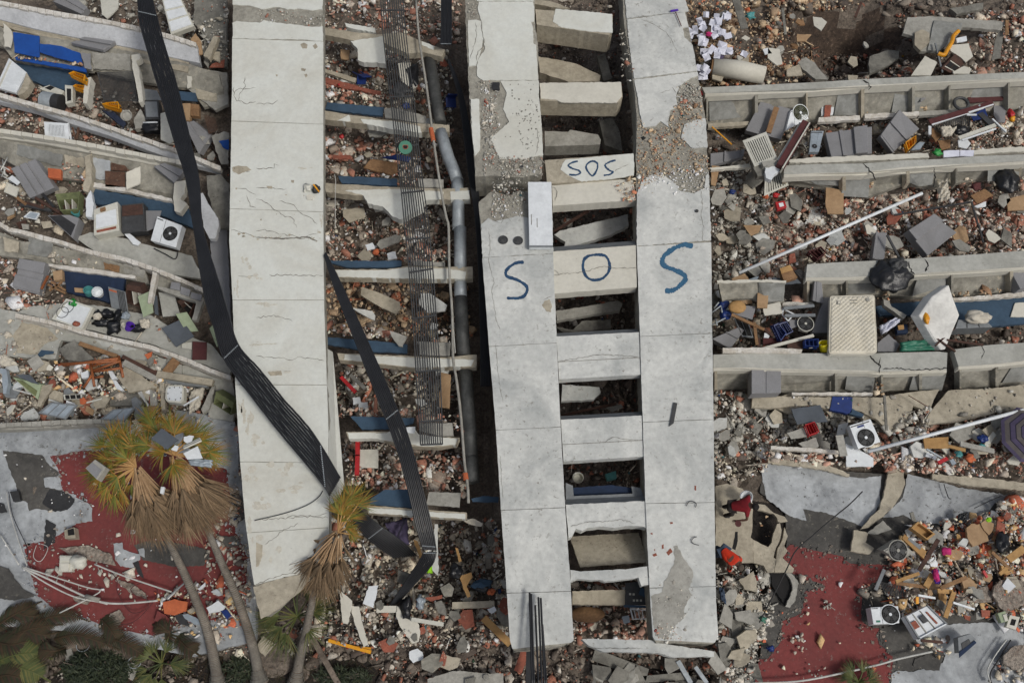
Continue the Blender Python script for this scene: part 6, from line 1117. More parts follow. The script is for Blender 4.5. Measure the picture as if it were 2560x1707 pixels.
for lab, s, z, rx, ry, m, sd_ in (('black gloves on the rubble right of the ribbon tail', 'j 1375 795', 1.0, .2, .2, 'bag', 3), ('lime green plastic scrap beside the fold of the second ribbon', 'j 1190 785', 1.2, .1, .13, 'neon', 4), ('smaller lime green scrap left of the fold', 'j 1123 830', 1.1, .07, .09, 'neon', 5),
   ('orange plastic lump in the shaft rubble', 'j 1615 940', 1.0, .12, .09, 'orange', 6), ('dark teal cloth in the shaft rubble', 'j 1560 890', .95, .3, .13, 'sblue', 7), ('black cloth under the teal cloth', 'j 1550 915', .9, .3, .1, 'bag', 8), ('black tangled rag at the tip of the ribbon tail', 'j 1035 1050', 1.0, .16, .3, 'bag', 9),
   ('pale blue garment below the fold of the ribbon', 'j 1130 1010', .95, .14, .2, 'glass', 10), ('black bag under the topmost ledge of the shaft', 'b 1080 520', 1.3, .2, .5, 'bag', 12), ('dark cloth with a red patch under the cable tray', 'b 990 620', 1.3, .35, .3, 'dgrey', 13), ('blue cloth bunched under the cable tray', 'b 1030 730', 1.3, .15, .12, 'bluep', 14)): lump('cloth_scrap', lab, 'scrap', s, z, rx, ry, .1, m, sd_, .5)
crumple('parasol_cloth', 'grey purple folded parasol cloth right of the ribbon end', 'parasol', 'j 880 470 1040 440 1050 620 960 590', 1.2, .2, 'um1', 5)
plank('parasol_pole', 'thin dark pole across the grey purple parasol cloth', 'pole', 'j 1045 400 970 570', .05, 1.6, .05, 'um3')
multi('shop_display', 'dark board with white squares and a blue lid, in the lowest opening between strips', 'board', [('board', slabm('k 780 880 870 870 950 960 940 1030 775 1030', 1.9, .08, 0), 'dgrey'), ('front_edge', slabm('k 770 1030 945 1035 940 1050 770 1045', 1.95, .1, 0), 'sblue'), ('lid', slabm('k 890 905 945 950 940 990 870 955', 2.0, .04, 0), 'sblue')]+[('white_square', slabm(f'k {x} {y} {x+14} {y} {x+14} {y+14} {x} {y+14}', 1.925, .02, 0), 'offw') for x, y in ((832,992),(855,992),(880,992),(806,948),(830,950))])
frame_panes('wire_rack', 'white wire rack with a pink strap under the dark board', 'rack', 'k 810 1055 950 1065 955 1125 830 1130', 1.0, 'white', None, 5)
boxy('blue_crate', 'teal box deep in the opening above the third rung', 'box', 'k 640 130 715 108 720 160 655 175', [1.2]*4, .2, 'teal'); bucket('white bucket deep in the opening above the third rung', 'k 455 155', 1.3, .17, .2, 'offw')
lump('barrel', 'brown barrel lying in the lowest opening between the strips', 'barrel', 'k 520 1095', .7, .55, .24, .2, 'wood', 3, .05); board('small grey square plate in the lowest opening', 'k 755 1110 805 1100 812 1150 770 1160', .8, 'glass')
# ================================================================ RIGHT FIELD
ac_unit('outdoor fan unit with a bladed opening, tilted among the cladding blocks at the upper right', 'R1 965 380 1105 300 1185 475 905 620', [1.7,1.7,1.5,1.5], .3, .72, .42, .3, fan='olive', bars=False)
multi('fallen_column', 'dark red brown peeled post leaning diagonally beside the fallen slatted panel', 'post', [('post', MB().bar(P(*q('R1 1150 530')[0], 1.9), P(*q('R1 835 1070')[0], 2.3), .32, .2), 'mar'), ('white_edge', MB().bar(P(*q('R1 1185 550')[0], 1.95), P(*q('R1 850 1110')[0], 2.35), .05, .24), 'offw'), ('white_side', MB().bar(P(*q('R1 1090 540')[0], 1.85), P(*q('R1 810 1000')[0], 2.2), .16, .1), 'offw')])
plank('lath', 'plaster smeared brown lath across the tilted cladding block', 'lath', 'R1 790 340 690 650', .2, [1.75, 1.5], .08, 'wood')
louvre('big white slatted panel leaning over the beige edge, upper right', 'R1 375 745 665 635 800 960 520 1060', [2.0,2.0,2.1,2.1], 9, 'offw', mg=.1)
louvre('smaller white slatted panel below the big one', 'R1 650 1170 860 1110 940 1290 640 1420', [1.3,1.3,1.2,1.2], 8, 'offw', mg=.1)
slab('plaster_lump', 'bright white plaster lump between the two slatted panels', 'plaster', 'R1 650 1060 740 1050 800 1035 840 1080 820 1120 770 1160 730 1230 660 1200', 2.2, .2, 'white', 1.5)
slab('plaster_lump', 'pale lump of mortar at the foot of the big slatted panel', 'plaster', 'R1 610 1010 700 990 800 980 790 1040 700 1070 630 1060', 2.25, .25, 'conc', 1.5)
slab('plaster_lump', 'grey mortar covering the lower left of the big slatted panel', 'plaster', 'R1 480 940 570 1000 640 1060 650 1180 560 1180 500 1060', 2.05, .25, 'concd', 1.5)
plank('yellow_stick', 'thin yellow stick at the dark gap beside the last painted strip', 'stick', 'R1 0 575 245 795', .04, [1.6, 1.5], .03, 'yel')
for lab, s, z, m in (('upright white board in the wall bay, right of the fan unit', 'R1 1425 185 1525 180 1480 430 1395 430', 1.2, 'white'), ('lower white board beside the red board in the wall bay', 'R1 1345 300 1410 300 1395 440 1340 440', 1.22, 'white'), ('small red board in front of the white boards', 'R1 1388 310 1465 310 1445 445 1372 450', 1.3, 'brick'),
   ('brown panel set in the wall bay at the far upper right', 'R2 1420 110 1740 70 1700 250 1300 280 1240 130', 1.3, 'mar'), ('grey narrow board left of the scratched cladding block', 'R2 710 90 800 80 790 200 690 270', 1.35, 'clad'),
   ('orange brown board behind the black grille', 'R2 830 590 960 680 880 760 830 690', 1.1, 'wood'), ('rusty board below the black grille', 'R2 900 740 1060 730 1060 830 950 860', 1.1, 'wood'), ('white board on brick debris below the white rail', 'R2 1150 740 1260 720 1310 780 1260 845 1160 820', 1.2, 'white'),
   ('grey blue board beside the yellow crate under the scratched block', 'R2 580 860 680 760 745 765 690 850', 1.3, 'glass'), ('white sheet pair, left one, on the beige floor edge', 'R2 975 870 1170 860 1170 935 975 945', 1.85, 'paper'), ('white sheet pair, right one, on the beige floor edge', 'R2 1180 865 1350 860 1340 935 1180 930', 1.85, 'paper'),
   ('light grey wall plate right of the white rail frame', 'R2 1590 300 1740 280 1730 520 1640 520 1590 420', 1.0, 'clad'), ('tan cardboard sheet upright in the brick rubble field', 'd 400 1290 520 1310 520 1470 410 1470 395 1400', 1.1, 'card'), ('framed brown picture board in the brick rubble', 'd 1395 1345 1490 1300 1550 1345 1440 1400', 1.15, 'wood'),
   ('pale sheet below the brown picture board', 'd 1420 1420 1500 1385 1500 1420 1440 1430', 1.05, 'white'), ('big tan slab at the right border of the brick rubble', 'd 1640 1370 1761 1340 1800 1440 1650 1450', 1.0, 'card'), ('grey slab chunk in the brick rubble near the black sack', 'd 1590 1350 1640 1310 1670 1380 1620 1430 1580 1390', 1.0, 'conc'),
   ('tan folded board near the start of the long white pipe', 'g 1590 -20 1720 -20 1700 30 1640 55', 1.0, 'card'), ('tan board beside the lower end of the long white pipe', 'g 1510 350 1600 312 1630 350 1545 400', 1.1, 'card'), ('pale blue sheet scrap next to the tan board', 'g 1610 360 1700 330 1680 385 1620 390', 1.0, 'glass'),
   ('dark grey mat under the open brown box', 'h 30 340 200 350 228 378 45 392', 1.65, 'char'), ('tan corrugated board over the wall bay', 'R3 815 370 1015 378 985 640 805 635', 1.7, 'card'), ('white sheet under the woven basket', 'R3 590 600 780 610 720 845 370 740', 1.5, 'clad'), ('old cream board right of the tan board', 'R3 990 580 1210 535 1265 740 940 775 910 660', 1.5, 'cream'),
   ('brown carton flap beside the wall bay', 'R3 440 460 690 430 720 550 600 570', 1.3, 'card'), ('reddish board left of the second blue crate', 'R3 910 1170 1350 1180 1350 1300 910 1290', 1.3, 'mar'), ('brown door board left of the yellow bucket', 'R3 1350 1230 1650 1190 1580 1460 1340 1400', 1.6, 'dwood'),
   ('small white plate on the beams above the blue crate', 'R3 935 1085 1040 1105 1010 1170 925 1165', 1.6, 'white'), ('grey board under the white foam mattress', 'h 755 790 830 730 905 800 880 850 755 850', 1.3, 'clad'), ('pale grey broken plate right of the blue crate, in front of the fan', 'R3 1370 850 1580 850 1560 960 1400 1010', 1.4, 'clad'),
   ('cream square on the slate blue wall at the right border', 'h 1700 515 1761 512 1800 515 1800 610 1670 610', 1.05, 'cream'), ('big dark blue grey plate on the lower right slab', 'h 160 1245 360 1215 410 1330 200 1350', 1.2, 'char'), ('torn white plate beside the red bottle crate', 'h 130 1410 260 1365 290 1430 160 1450', 1.1, 'conc'),
   ('grey broken plate under the torn white plate', 'h 210 1480 330 1440 350 1500 290 1550', 1.05, 'conc'), ('large white slab under the fan unit with its front up', 'h 535 1480 600 1510 725 1580 725 1640 540 1640', 1.1, 'white'), ('tan wooden hatch below the long lower white conduit', 'U 505 700 965 675 970 885 530 885', 1.15, 'ply'),
   ('light plank right of the tan hatch', 'U 975 815 1285 885 1280 955 965 865', 1.15, 'ply'), ('white oblong plate right of the plank', 'U 1785 575 1845 640 1690 870 1625 820 1690 690', 1.15, 'offw'), ('white tile pair beside the tan hatch, larger one', 'U 570 955 680 990 650 1060 540 1030', 1.1, 'white'),
   ('white tile pair beside the tan hatch, smaller one', 'U 705 990 760 1030 720 1100 665 1060', 1.1, 'white'), ('pink beige plate crossed by the long conduit', 'U 220 625 390 670 200 705', 1.1, 'cream'), ('bluish plate right of the tan hatch', 'U 990 1110 1050 1070 1110 1160 1040 1200', 1.1, 'glass'),
   ('jagged beige lump below the striped umbrella', 'U 2040 1110 2200 980 2340 1050 2250 1200 2080 1170', 1.1, 'cream'), ('white block upper right near the dark pit', 'd 1255 310 1380 300 1410 390 1360 430 1330 400 1255 350', 1.5, 'cream'), ('light concrete block left of the brown drawer, top right', 'd 1080 385 1165 430 1120 520 985 520', 1.4, 'cream'),
   ('rounded white block under the brown drawer at the top right', 'd 1270 495 1350 455 1400 475 1385 510 1280 510', 1.5, 'cream'), ('small white brick above the big white block', 'd 1295 265 1365 250 1370 280 1300 295', 1.5, 'white'), ('cream slab in the rubble at the top, left of the pit', 'd 0 330 80 340 100 440 60 450 0 400', 1.2, 'cream'),
   ('pale beige block left of the pit', 'd 130 480 220 440 240 520 130 525', 1.1, 'concb'), ('tan board above the pit at the top', 'd 200 235 300 240 260 285 200 285', 1.1, 'card'), ('long grey timber at the top right in the rubble', 'd 1560 290 1590 210 1620 215 1600 400 1540 415', 1.1, 'concd'),
   ('brown strip board at the top right border', 'd 1635 140 1660 140 1655 240 1630 240', 1.3, 'wood'), ('white plate at the top left of the wide pit, beside the papers', 'c 1725 340 1761 330 1790 370 1740 375', 1.2, 'white'), ('reddish board beside the last painted strip', 'c 1375 1140 1430 1145 1400 1280 1370 1270', 1.3, 'card')):
   slab('loose_board', lab, 'board', s, z, .05, m, .8, 8)
crate('dark blue bottle crate with white square label, beside the first blue one', 'R3 1650 1195 1900 1190 1900 1330 1660 1310', [1.9]*4, .25, 'bluep', 'cream')
crate('dark blue bottle crate tipped toward the white frame', 'R3 1100 950 1180 910 1330 1090 1230 1230', [1.8,1.8,1.6,1.6], .3, 'bluep', None)
crate('navy bottle crate behind the tipped blue one', 'R3 1200 920 1330 880 1450 1060 1310 1130', [1.7,1.7,1.5,1.5], .3, 'bluep', None)
crate('red bottle crate in the brick rubble beside the long white pipe', 'h 275 160 365 125 402 165 340 215', [1.3]*4, .28, 'mar', None)
crate('bright red bottle crate above the lower fan unit, with dirty bottles', 'h 255 1350 320 1330 355 1400 285 1425', [1.3]*4, .28, 'redp', None)
crate('brown yellow crate half hidden under the scratched cladding block', 'R2 510 760 640 680 640 760 540 860', [1.4]*4, .25, 'yel', None)
boxy('red_tin', 'crimson tin with a white label in the rubble field at the right', 'tin', 'd 50 1390 115 1380 130 1425 65 1445', [1.2]*4, .15, 'redp', [(.3,.75,.25,.75,.01,'white')])
boxy('open_box', 'open brown wooden box on the dark grey mat', 'box', 'h 80 280 150 255 205 340 110 368', [1.9]*4, .2, 'wood', [(.0,1,.0,.4,.02,'ply')])
grille('black keyboard like grate beside the open brown box', 'h 180 295 220 285 280 325 225 345', [1.8]*4, 6)
single('woven_basket', 'oval woven wicker basket beside the last painted strip', 'basket', MB().blob(P(*q('R3 450 620')[0], 1.6), .3, .24, .12, 2, .08, 20), 'ply', smooth=True)
bucket('bright yellow bucket lying left of the quilted mattress', 'R3 1990 1260', 1.85, .17, .3, 'lyel', (-.3, .8))
frame_panes('window', 'white angled window frame piece behind the tipped blue crate', 'window', 'R3 1255 640 1480 745 1360 885 1250 760', 1.5, 'white', None, t=.12)
ac_unit('half buried fan unit with pale frame left of the mattress', 'R3 1590 820 1785 845 1730 1050 1560 1010', 1.5, .2, .5, .45, .26, 'offw')
frame_panes('steel_casement', 'grey steel window frame leaning in the hollow beside the last painted strip', 'window', 'R3 380 790 620 800 740 1170 540 1150', 1.2, 'grey', 'dark', 2)
for i, s in enumerate(('R3 350 760 930 1030', 'R3 900 1000 1090 1140', 'R3 900 1370 1810 1130', 'R3 750 900 800 1300', 'R3 830 1180 830 1340', 'R3 1280 650 1820 600', 'R3 1300 780 1840 770')): plank('timber_batten', ('long brown batten in the hollow beside the painted strip', 'lower continuation of the long brown batten', 'long pale batten ending at the yellow bucket', 'bent brown board standing in the hollow', 'short dark board beside the reddish board', 'thin grey rail above the black frame', 'thin grey rail across the black frame')[i], 'batten', s, .1, [1.6, 1.65], .06, ('wood', 'dwood', 'cream', 'wood', 'dwood', 'grey', 'grey')[i])
for i, s in enumerate(('R3 0 720 160 600', 'R3 160 600 180 720', 'R3 30 650 120 540', 'R3 260 680 300 620', 'R3 0 940 240 820', 'R3 60 830 90 950')): pipe('chair_tube', 'bent grey metal chair tube in the tangle beside the last painted strip', 'metal tube', s, [1.4, 1.5], .025, 'galv', k=1, group='bent metal chair tubes beside the strip')
lump('blue_cushion', 'blue cushion in the metal tube tangle', 'cushion', 'R3 240 750', 1.3, .2, .18, .12, 'bluep', 3); lump('blue_cushion', 'dusty blue bag with a round dial above the blue cushion', 'bag', 'R3 200 590', 1.3, .22, .18, .12, 'bluep', 6)
# mattresses
def mattress():
    f = Fr('h 432 465 735 458 752 850 422 860', [1.95, 1.95, 2.1, 2.1]); N = 84; mb = MB(); th = .2
    def prof(u, v):
        e = min(u*f.W, (1-u)*f.W, v*f.Hh, (1-v)*f.Hh); a = (u*f.W+v*f.Hh)*math.pi/.165; b_ = (u*f.W-v*f.Hh)*math.pi/.165
        h = -.03*math.exp(-(math.sin(a)**2)*9)-.03*math.exp(-(math.sin(b_)**2)*9) if e > .07 else -.02
        h += .05*noise.noise(Vector((u*2.4, v*2.4, 1)))-.05*math.exp(-((u-v*.3-.45)**2)*60)*(v > .35)
        return h-max(0, .05-e)*.8
    for j in range(N+1):
        for i in range(N+1):
            u, v = i/N, j/N; cu, cv = u, v; k = .045
            for _ in (0,):
                if (u < k or u > 1-k) and (v < k or v > 1-k):
                    ox, oy = (k if u < k else 1-k), (k if v < k else 1-k); dx, dy = u-ox, v-oy; l = math.hypot(dx, dy)
                    m_ = max(abs(dx), abs(dy)); 
                    if l > 1e-9: cu, cv = ox+dx*m_/l, oy+dy*m_/l
            mb.v.append(f.p(cu, cv, prof(u, v)))
    for j in range(N):
        for i in range(N): a = j*(N+1)+i; mb.f.append([a, a+1, a+N+2, a+N+1]); mb.m.append(0)
    ring = [i for i in range(N+1)]+[j*(N+1)+N for j in range(1, N+1)]+[N*(N+1)+i for i in range(N-1, -1, -1)]+[j*(N+1) for j in range(N-1, 0, -1)]
    rp = [mb.v[i] for i in ring]; sd = MB(); b = len(sd.v); n = len(rp); sd.v += [p.copy() for p in rp]+[p-f.n*th for p in rp]
    for i in range(n): j = (i+1) % n; sd.f.append([i, j, n+j, n+i]); sd.m.append(0)
    pipe_ = MB().tube([p+f.n*.005 for p in rp]+[rp[0]], .02, 6, cap=False)
    lb = MB(); 
    for a in ((.15,.22,.1,.16), (.8,.87,.06,.12), (.45,.6,.09,.1), (.45,.6,.14,.15)): f.box(lb, *a, -.02, .02)
    lc = MB(); f.box(lc, .165, .205, .113, .147, .02, .025)
    multi('mattress', 'cream quilted mattress lying flat among the debris, diamond stitched', 'mattress', [('top_cover', mb, 'matt', None, {'smooth': True}), ('side_band', sd, 'cream'), ('piping', pipe_, 'matt'), ('label_patch', lb, 'conc', [('patch_centre', lc, 'matt')])])
mattress()
f2 = [('h 1245 390 1270 470 1318 600 1275 700 1220 835 1190 840 1140 770 1040 600 1130 470', 0)]
p_ = [(x, y) for x, y in q(f2[0][0])]; zz = [2.3, 2.2, 2.0, 1.9, 1.7, 1.7, 1.8, 2.1, 2.2]
tp = [P(x, y, z_) for (x, y), z_ in zip(p_, zz)]
multi('foam_mattress', 'plain white mattress tilted on its corner beside the quilted one', 'mattress', [('foam_block', MB().prism(tp, [p+Vector((-.18, .1, -.28)) for p in tp]), 'foam', None, {'bev': .03}), ('torn_foam_edge', MB().blob(P(*q('h 1090 620')[0], 2.08), .1, .2, .06, 3, .3), 'yel', None, {'smooth': True})])
single('sack', 'black crumpled cloth sack on the third right parapet', 'sack', MB().blob(P(*q('h 830 330')[0], 1.9), .72, .6, .32, 8, .2, 40, fr=2.0), 'bag', smooth=True)
single('sack', 'dark brown mouth of the black sack, top right', 'sack', MB().blob(P(*q('h 890 255')[0], 2.1), .3, .26, .22, 5, .3, 26, fr=2.4), 'dgrey', smooth=True)
single('bin_bag', 'round dark grey bin bag in the wall bay at the right border', 'bag', MB().blob(P(*q('d 1640 1235')[0], 1.3), .42, .55, .28, 11, .2, 30, fr=2.2), 'bag', smooth=True)
crumple('cloth_heap', 'crumpled dusty white cloth left of the brick heap', 'cloth', 'd 1165 1270 1225 1240 1250 1370 1165 1400', 1.2, .3, 'cloth', 4, 20)
crumple('pillow', 'white patterned bundle between the two mattresses', 'cloth bundle', 'h 760 680 880 620 905 650 780 740', 1.5, .3, 'paper', 7, 18)
lump('white_bag', 'white bag on the grey metal cabinet beside the tilted mattress', 'bag', 'h 1445 612', 1.75, .42, .2, .13, 'cloth', 3, .4)
crumple('tarp', 'bright green sheet lying under the tilted white mattress', 'sheet', 'h 910 785 1120 765 1155 840 910 850', 1.5, .1, 'dgreen', 9, 16)
boxy('metal_cabinet', 'dusty grey metal cabinet right of the tilted mattress', 'cabinet', 'h 1310 630 1500 635 1545 680 1290 690', [1.6,1.6,1.6,1.6], .6, 'grey', [(.3,.32,.02,.98,.015,'dgrey'), (.64,.66,.02,.98,.015,'dgrey')])
boxy('navy_drawer', 'navy box with tan block between the mattresses', 'box', 'h 880 670 960 660 965 720 890 725', [1.3]*4, .2, 'dblue', [(.1,.6,.1,.6,.06,'ply')])
slab('concrete_bracket', 'grey crooked concrete bracket above the patterned bundle', 'bracket', 'h 795 490 835 500 850 540 955 600 935 625 830 550 800 530', 1.5, .2, 'conc', .8)
for i, s in enumerate(('h 1100 720 1290 850', 'h 1150 810 1280 690', 'h 1230 770 1480 805', 'h 1100 700 1240 750')): plank('dark_batten', ('dark thin batten under the tilted mattress', 'dark batten crossing the tilted mattress corner', 'long dark batten below the metal cabinet', 'short dark batten left of the tilted mattress corner')[i], 'batten', s, .06, 1.8, .05, 'dwood')
# grille frame upper right
grille('black ribbed grate inside the broken white window frame, upper right', 'R2 830 560 1310 420 1290 640 860 600', [1.2,1.2,1.0,1.0], 22, 'black', 'u')
for i, (s, wd, m) in enumerate((('R2 800 520 1580 285', .22, 'mar'), ('R2 830 550 1585 305', .06, 'white'), ('R2 805 570 805 670', .1, 'white'), ('R2 1160 715 1610 555', .14, 'offw'), ('R2 1200 740 1615 600', .06, 'white'), ('R2 1570 480 1740 640', .06, 'white'), ('R2 1420 410 1560 545', .22, 'dgrey'), ('R2 1260 430 1380 430', .06, 'white'), ('R2 1350 390 1420 310', .06, 'galv'))):
    plank('loose_rod', ('brown rail above the black grate', 'long white rail along the brown rail', 'short white upright left of the black grate', 'broad white double rail under the black grate', 'thin white rail under the broad one', 'bent white rod at the right of the broken frame', 'dark ribbed board inside the broken frame', 'short white rod across the brown rail', 'grey metal rod poking over the brown rail')[i], 'rail', s, wd, [1.6, 1.65], .05, m)
single('wheel_rim', 'old dark wheel with white spokes above the brown rail', 'wheel', MB().tube([P(*q('R2 1190 290')[0], 1.6)+Vector((math.cos(t)*.26, math.sin(t)*.26, 0)) for t in np.linspace(0, 6.283, 26)], .06, 8, cap=False), 'dgrey')
lump('bin_bag', 'black rubbish heap inside the broken white frame', 'bag', 'R2 1170 620', 1.2, .32, .22, .15, 'bag', 8, .5); crumple('cloth_heap', 'cream twisted cloth on the black grate', 'cloth', 'R2 930 580 1130 590 1060 700 960 700', 1.3, .2, 'cloth', 10)
board('blue board behind the dark ribbed board', 'R2 1310 440 1480 340 1520 460 1340 500', 1.0, 'bluep'); multi('soft_toy', 'red yellow and orange plastic toy hanging at the far upper right', 'toy', [('upper', MB().blob(P(*q('R2 1800 420')[0], 1.5), .12, .2, .1, 3, .4), 'redp', None, {'smooth': True}), ('lower', MB().blob(P(*q('R2 1815 480')[0], 1.5), .1, .12, .1, 4, .3), 'yel', None, {'smooth': True})])
boxy('drawer_unit', 'dark brown drawer unit with pale stripes by the pit at the top right', 'drawer', 'd 1190 470 1290 370 1360 430 1270 510', [1.6,1.6,1.4,1.4], .3, 'dwood', [(.2,.5,.15,.5,.02,'dark'), (.2,.5,.55,.9,.02,'dark'), (.14,.18,.1,.95,.03,'cream'), (.52,.56,.1,.95,.03,'cream')])
multi('tool_handle', 'bright yellow bent strap on the slab at the top right', 'strap', [('strap', MB().tube([P(*a, 1.5) for a in cat_rom(q('d 1310 215 1275 250 1265 290 1230 350 1210 380 1170 370'), 4)], .08, 8), 'yel')])
single('foam_roll', 'long dusty beige concrete pipe lying beside the papers at the top', 'pipe', MB().tube([P(*q('c 1378 465')[0], 1.0), P(*q('c 1560 485')[0], 1.0), P(*q('c 1735 520')[0], 1.0)], [.36, .38, .34], 26), 'cream', smooth=True)
single('pipe_mouth', 'dark open mouth of the beige concrete pipe', 'pipe mouth', MB().tube([P(*q('c 1366 463')[0], 1.0), P(*q('c 1379 465')[0], 1.0)], [.31, .33], 26), 'wood')
pr = random.Random(9); (px0, py0) = q('c 1400 300')[0]
for i in range(46):
    zx, zy = (1290+pr.random()*220, 100+pr.random()*270) if i < 26 else ((1210+pr.random()*100, 200+pr.random()*110) if i < 32 else ((1320+pr.random()*290, 330+pr.random()*110) if i < 41 else (1290+pr.random()*60, 430+pr.random()*100)))
    (x, y), = q(f'c {zx} {zy}'); w2, h2, a = pr.uniform(7, 12), pr.uniform(5, 9), pr.random()*3.14; z = 1.15+pr.random()*.25
    ptz = [(x+(u*w2)*math.cos(a)-(v*h2)*math.sin(a), y+(u*w2)*math.sin(a)+(v*h2)*math.cos(a), z+pr.uniform(-.08, .08)) for u, v in ((-1,-1),(0,-1.1),(1,-1),(1,1),(0,.9),(-1,1))]
    tp = [P(*p) for p in ptz]; single('paper_sheet', 'white sheet of paper scattered on the rubble right of the top of the strip', 'paper', MB().prism(tp, [p-Vector((0, 0, .01)) for p in tp]), 'paper', group='papers scattered beside the last strip')
# striped umbrella
c0 = P(*q('U 2500 640')[0], 1.6); ru = 1.0; um = []; bands = [(.0,.14,'um1'),(.14,.17,'um3'),(.17,.3,'um2'),(.3,.33,'um3'),(.33,.42,'um1'),(.42,.45,'um3'),(.45,.58,'um2'),(.58,.61,'um3'),(.61,.74,'um1'),(.74,.77,'um3'),(.77,.9,'um2'),(.9,1.0,'um1')]
for a, b_, m in bands:
    mb = MB()
    for k in range(8):
        t0, t1 = 2*math.pi*(k+.3)/8, 2*math.pi*(k+1.3)/8; Q = lambda r_, t: c0+Vector((math.cos(t)*ru*r_, math.sin(t)*ru*r_, .32*(1-r_**1.6)-.1))
        if a == 0: mb.face([Q(0, 0), Q(b_, t0), Q(b_, t1)])
        else: mb.face([Q(a, t0), Q(b_, t0), Q(b_, t1), Q(a, t1)])
    um.append(('canopy_band', mb, m))
for k in range(8): t0 = 2*math.pi*(k+.3)/8; um.append(('rib', MB().tube([c0+Vector((0, 0, .19)), c0+Vector((math.cos(t0)*ru, math.sin(t0)*ru, -.12))], .012, 5), 'um3'))
um.append(('pole', MB().tube([c0+Vector((0, 0, .28)), c0-Vector((0, 0, 1.2))], .02, 6), 'galv'))
multi('umbrella', 'purple and grey striped umbrella at the right border', 'umbrella', um)
for lab, s, z, r_, m in (('long white pipe slanting across the brick rubble field, upper right', 'h -200 309 1060 -238', [1.75,1.75], .06, 'white'), ('long white conduit slanting below the big concrete slabs to the umbrella', 'h 690 1535 1761 1250', [1.5]*2, .06, 'white')): pipe('white_pipe', lab, 'pipe', s, z, r_, m, k=1)
ac_unit('dirty white outdoor fan unit with blue mark above its fan, at the crack', 'h 560 1358 705 1312 775 1470 620 1518', [1.6,1.6,1.5,1.5], .3, .48, .66, .29, sticker=(.3,.62,.12,.2,'bluep'))
ac_unit('grey outdoor fan unit beside the tan drawer, lower right heap', 'R4 280 395 450 290 600 420 450 500', [1.7,1.7,1.55,1.55], .4, .5, .42, .3, body='conc', fan='dgrey')
ac_unit('cleanest white outdoor fan unit on the red roof, green mark in its corner', 'R4 150 980 435 965 448 1140 180 1155', [1.3]*4, .42, .68, .47, .27, sticker=(.12,.28,.78,.9,'dgreen'))
ac_unit('silver grey fan unit seen from the side above the large concrete slab, no grille', 'R1 1215 625 1370 625 1310 880 1190 880', [1.5]*4, .2, .45, .75, .1, body='glass')
frame_panes('drawer', 'tan wooden drawer lying open on the lower right heap', 'drawer', 'R4 640 95 820 225 740 285 570 160', [1.6]*4, 'ply', 'ply', t=.1, th=.25, pz=-.2)
boxy('broken_shelf', 'tan shelf board with grey torn paint beside the grey fan unit', 'shelf', 'R4 500 225 730 400 700 480 475 270', [1.5]*4, .08, 'ply', [(.2,.75,.0,.45,.01,'grey')])
boxy('fridge_back', 'white open appliance shell with rubble and a grey case inside, lower right', 'appliance', 'R4 500 1080 740 960 940 1150 640 1310', [1.35]*4, .3, 'white', [(.3,.34,.05,.95,.02,'conc'), (.6,.63,.05,.95,.02,'line'), (0,.05,0,1,.06,'grey'), (.95,1,0,1,.06,'grey'), (.05,.95,.95,1,.06,'white'), (.42,.6,.25,.55,.08,'dgrey'), (.05,.25,.3,.6,.05,'brick'), (.74,.8,.2,.8,.03,'brick')])
grille('black ribbed grate on the edge of the red roof', 'R4 250 715 490 760 500 870 300 850', [1.1]*4, 14, 'black', 'u')
boxy('crt_monitor', 'pale green monitor back at the lower right', 'monitor', 'R4 1460 1040 1540 1015 1570 1120 1500 1140', [1.2]*4, .2, 'sage', [(.5,.95,.3,.95,.03,'cream')])
frame_panes('monitor_housing', 'cream square monitor frame at the lower right', 'monitor', 'R4 1590 1060 1690 1080 1650 1210 1550 1180', 1.2, 'cream', 'dark', t=.25, th=.15)
boxy('laundry_basket', 'grey plastic chair shell with a navy lid beside the white appliance shell', 'chair', 'R4 1050 1290 1180 1250 1240 1310 1060 1450', [1.2]*4, .3, 'grey', [(.2,.7,.5,.95,.02,'dgrey'), (.0,.9,.95,1.3,.03,'dblue')])
crumple('garment', 'purple and deep blue cloth on the lower right heap', 'garment', 'R4 780 600 840 595 860 740 810 730', 1.4, .15, 'purp', 3); lump('pink_scrap', 'magenta top of the purple and blue cloth', 'cloth', 'R4 825 640', 1.6, .09, .2, .06, 'pink', 2); lump('pink_scrap', 'small crimson cloth right of the wire coil', 'cloth', 'R4 935 400', 1.4, .16, .12, .06, 'pink', 5)
crumple('black_rag', 'black plastic rag on the upper silver sheet, lower right', 'rag', 'R4 1060 20 1140 0 1130 100 1020 170', 1.0, .15, 'bag', 6); lump('black_rag', 'small black tattered rag near the right border', 'rag', 'R4 1520 320', 1.3, .2, .25, .1, 'bag', 7, .6)
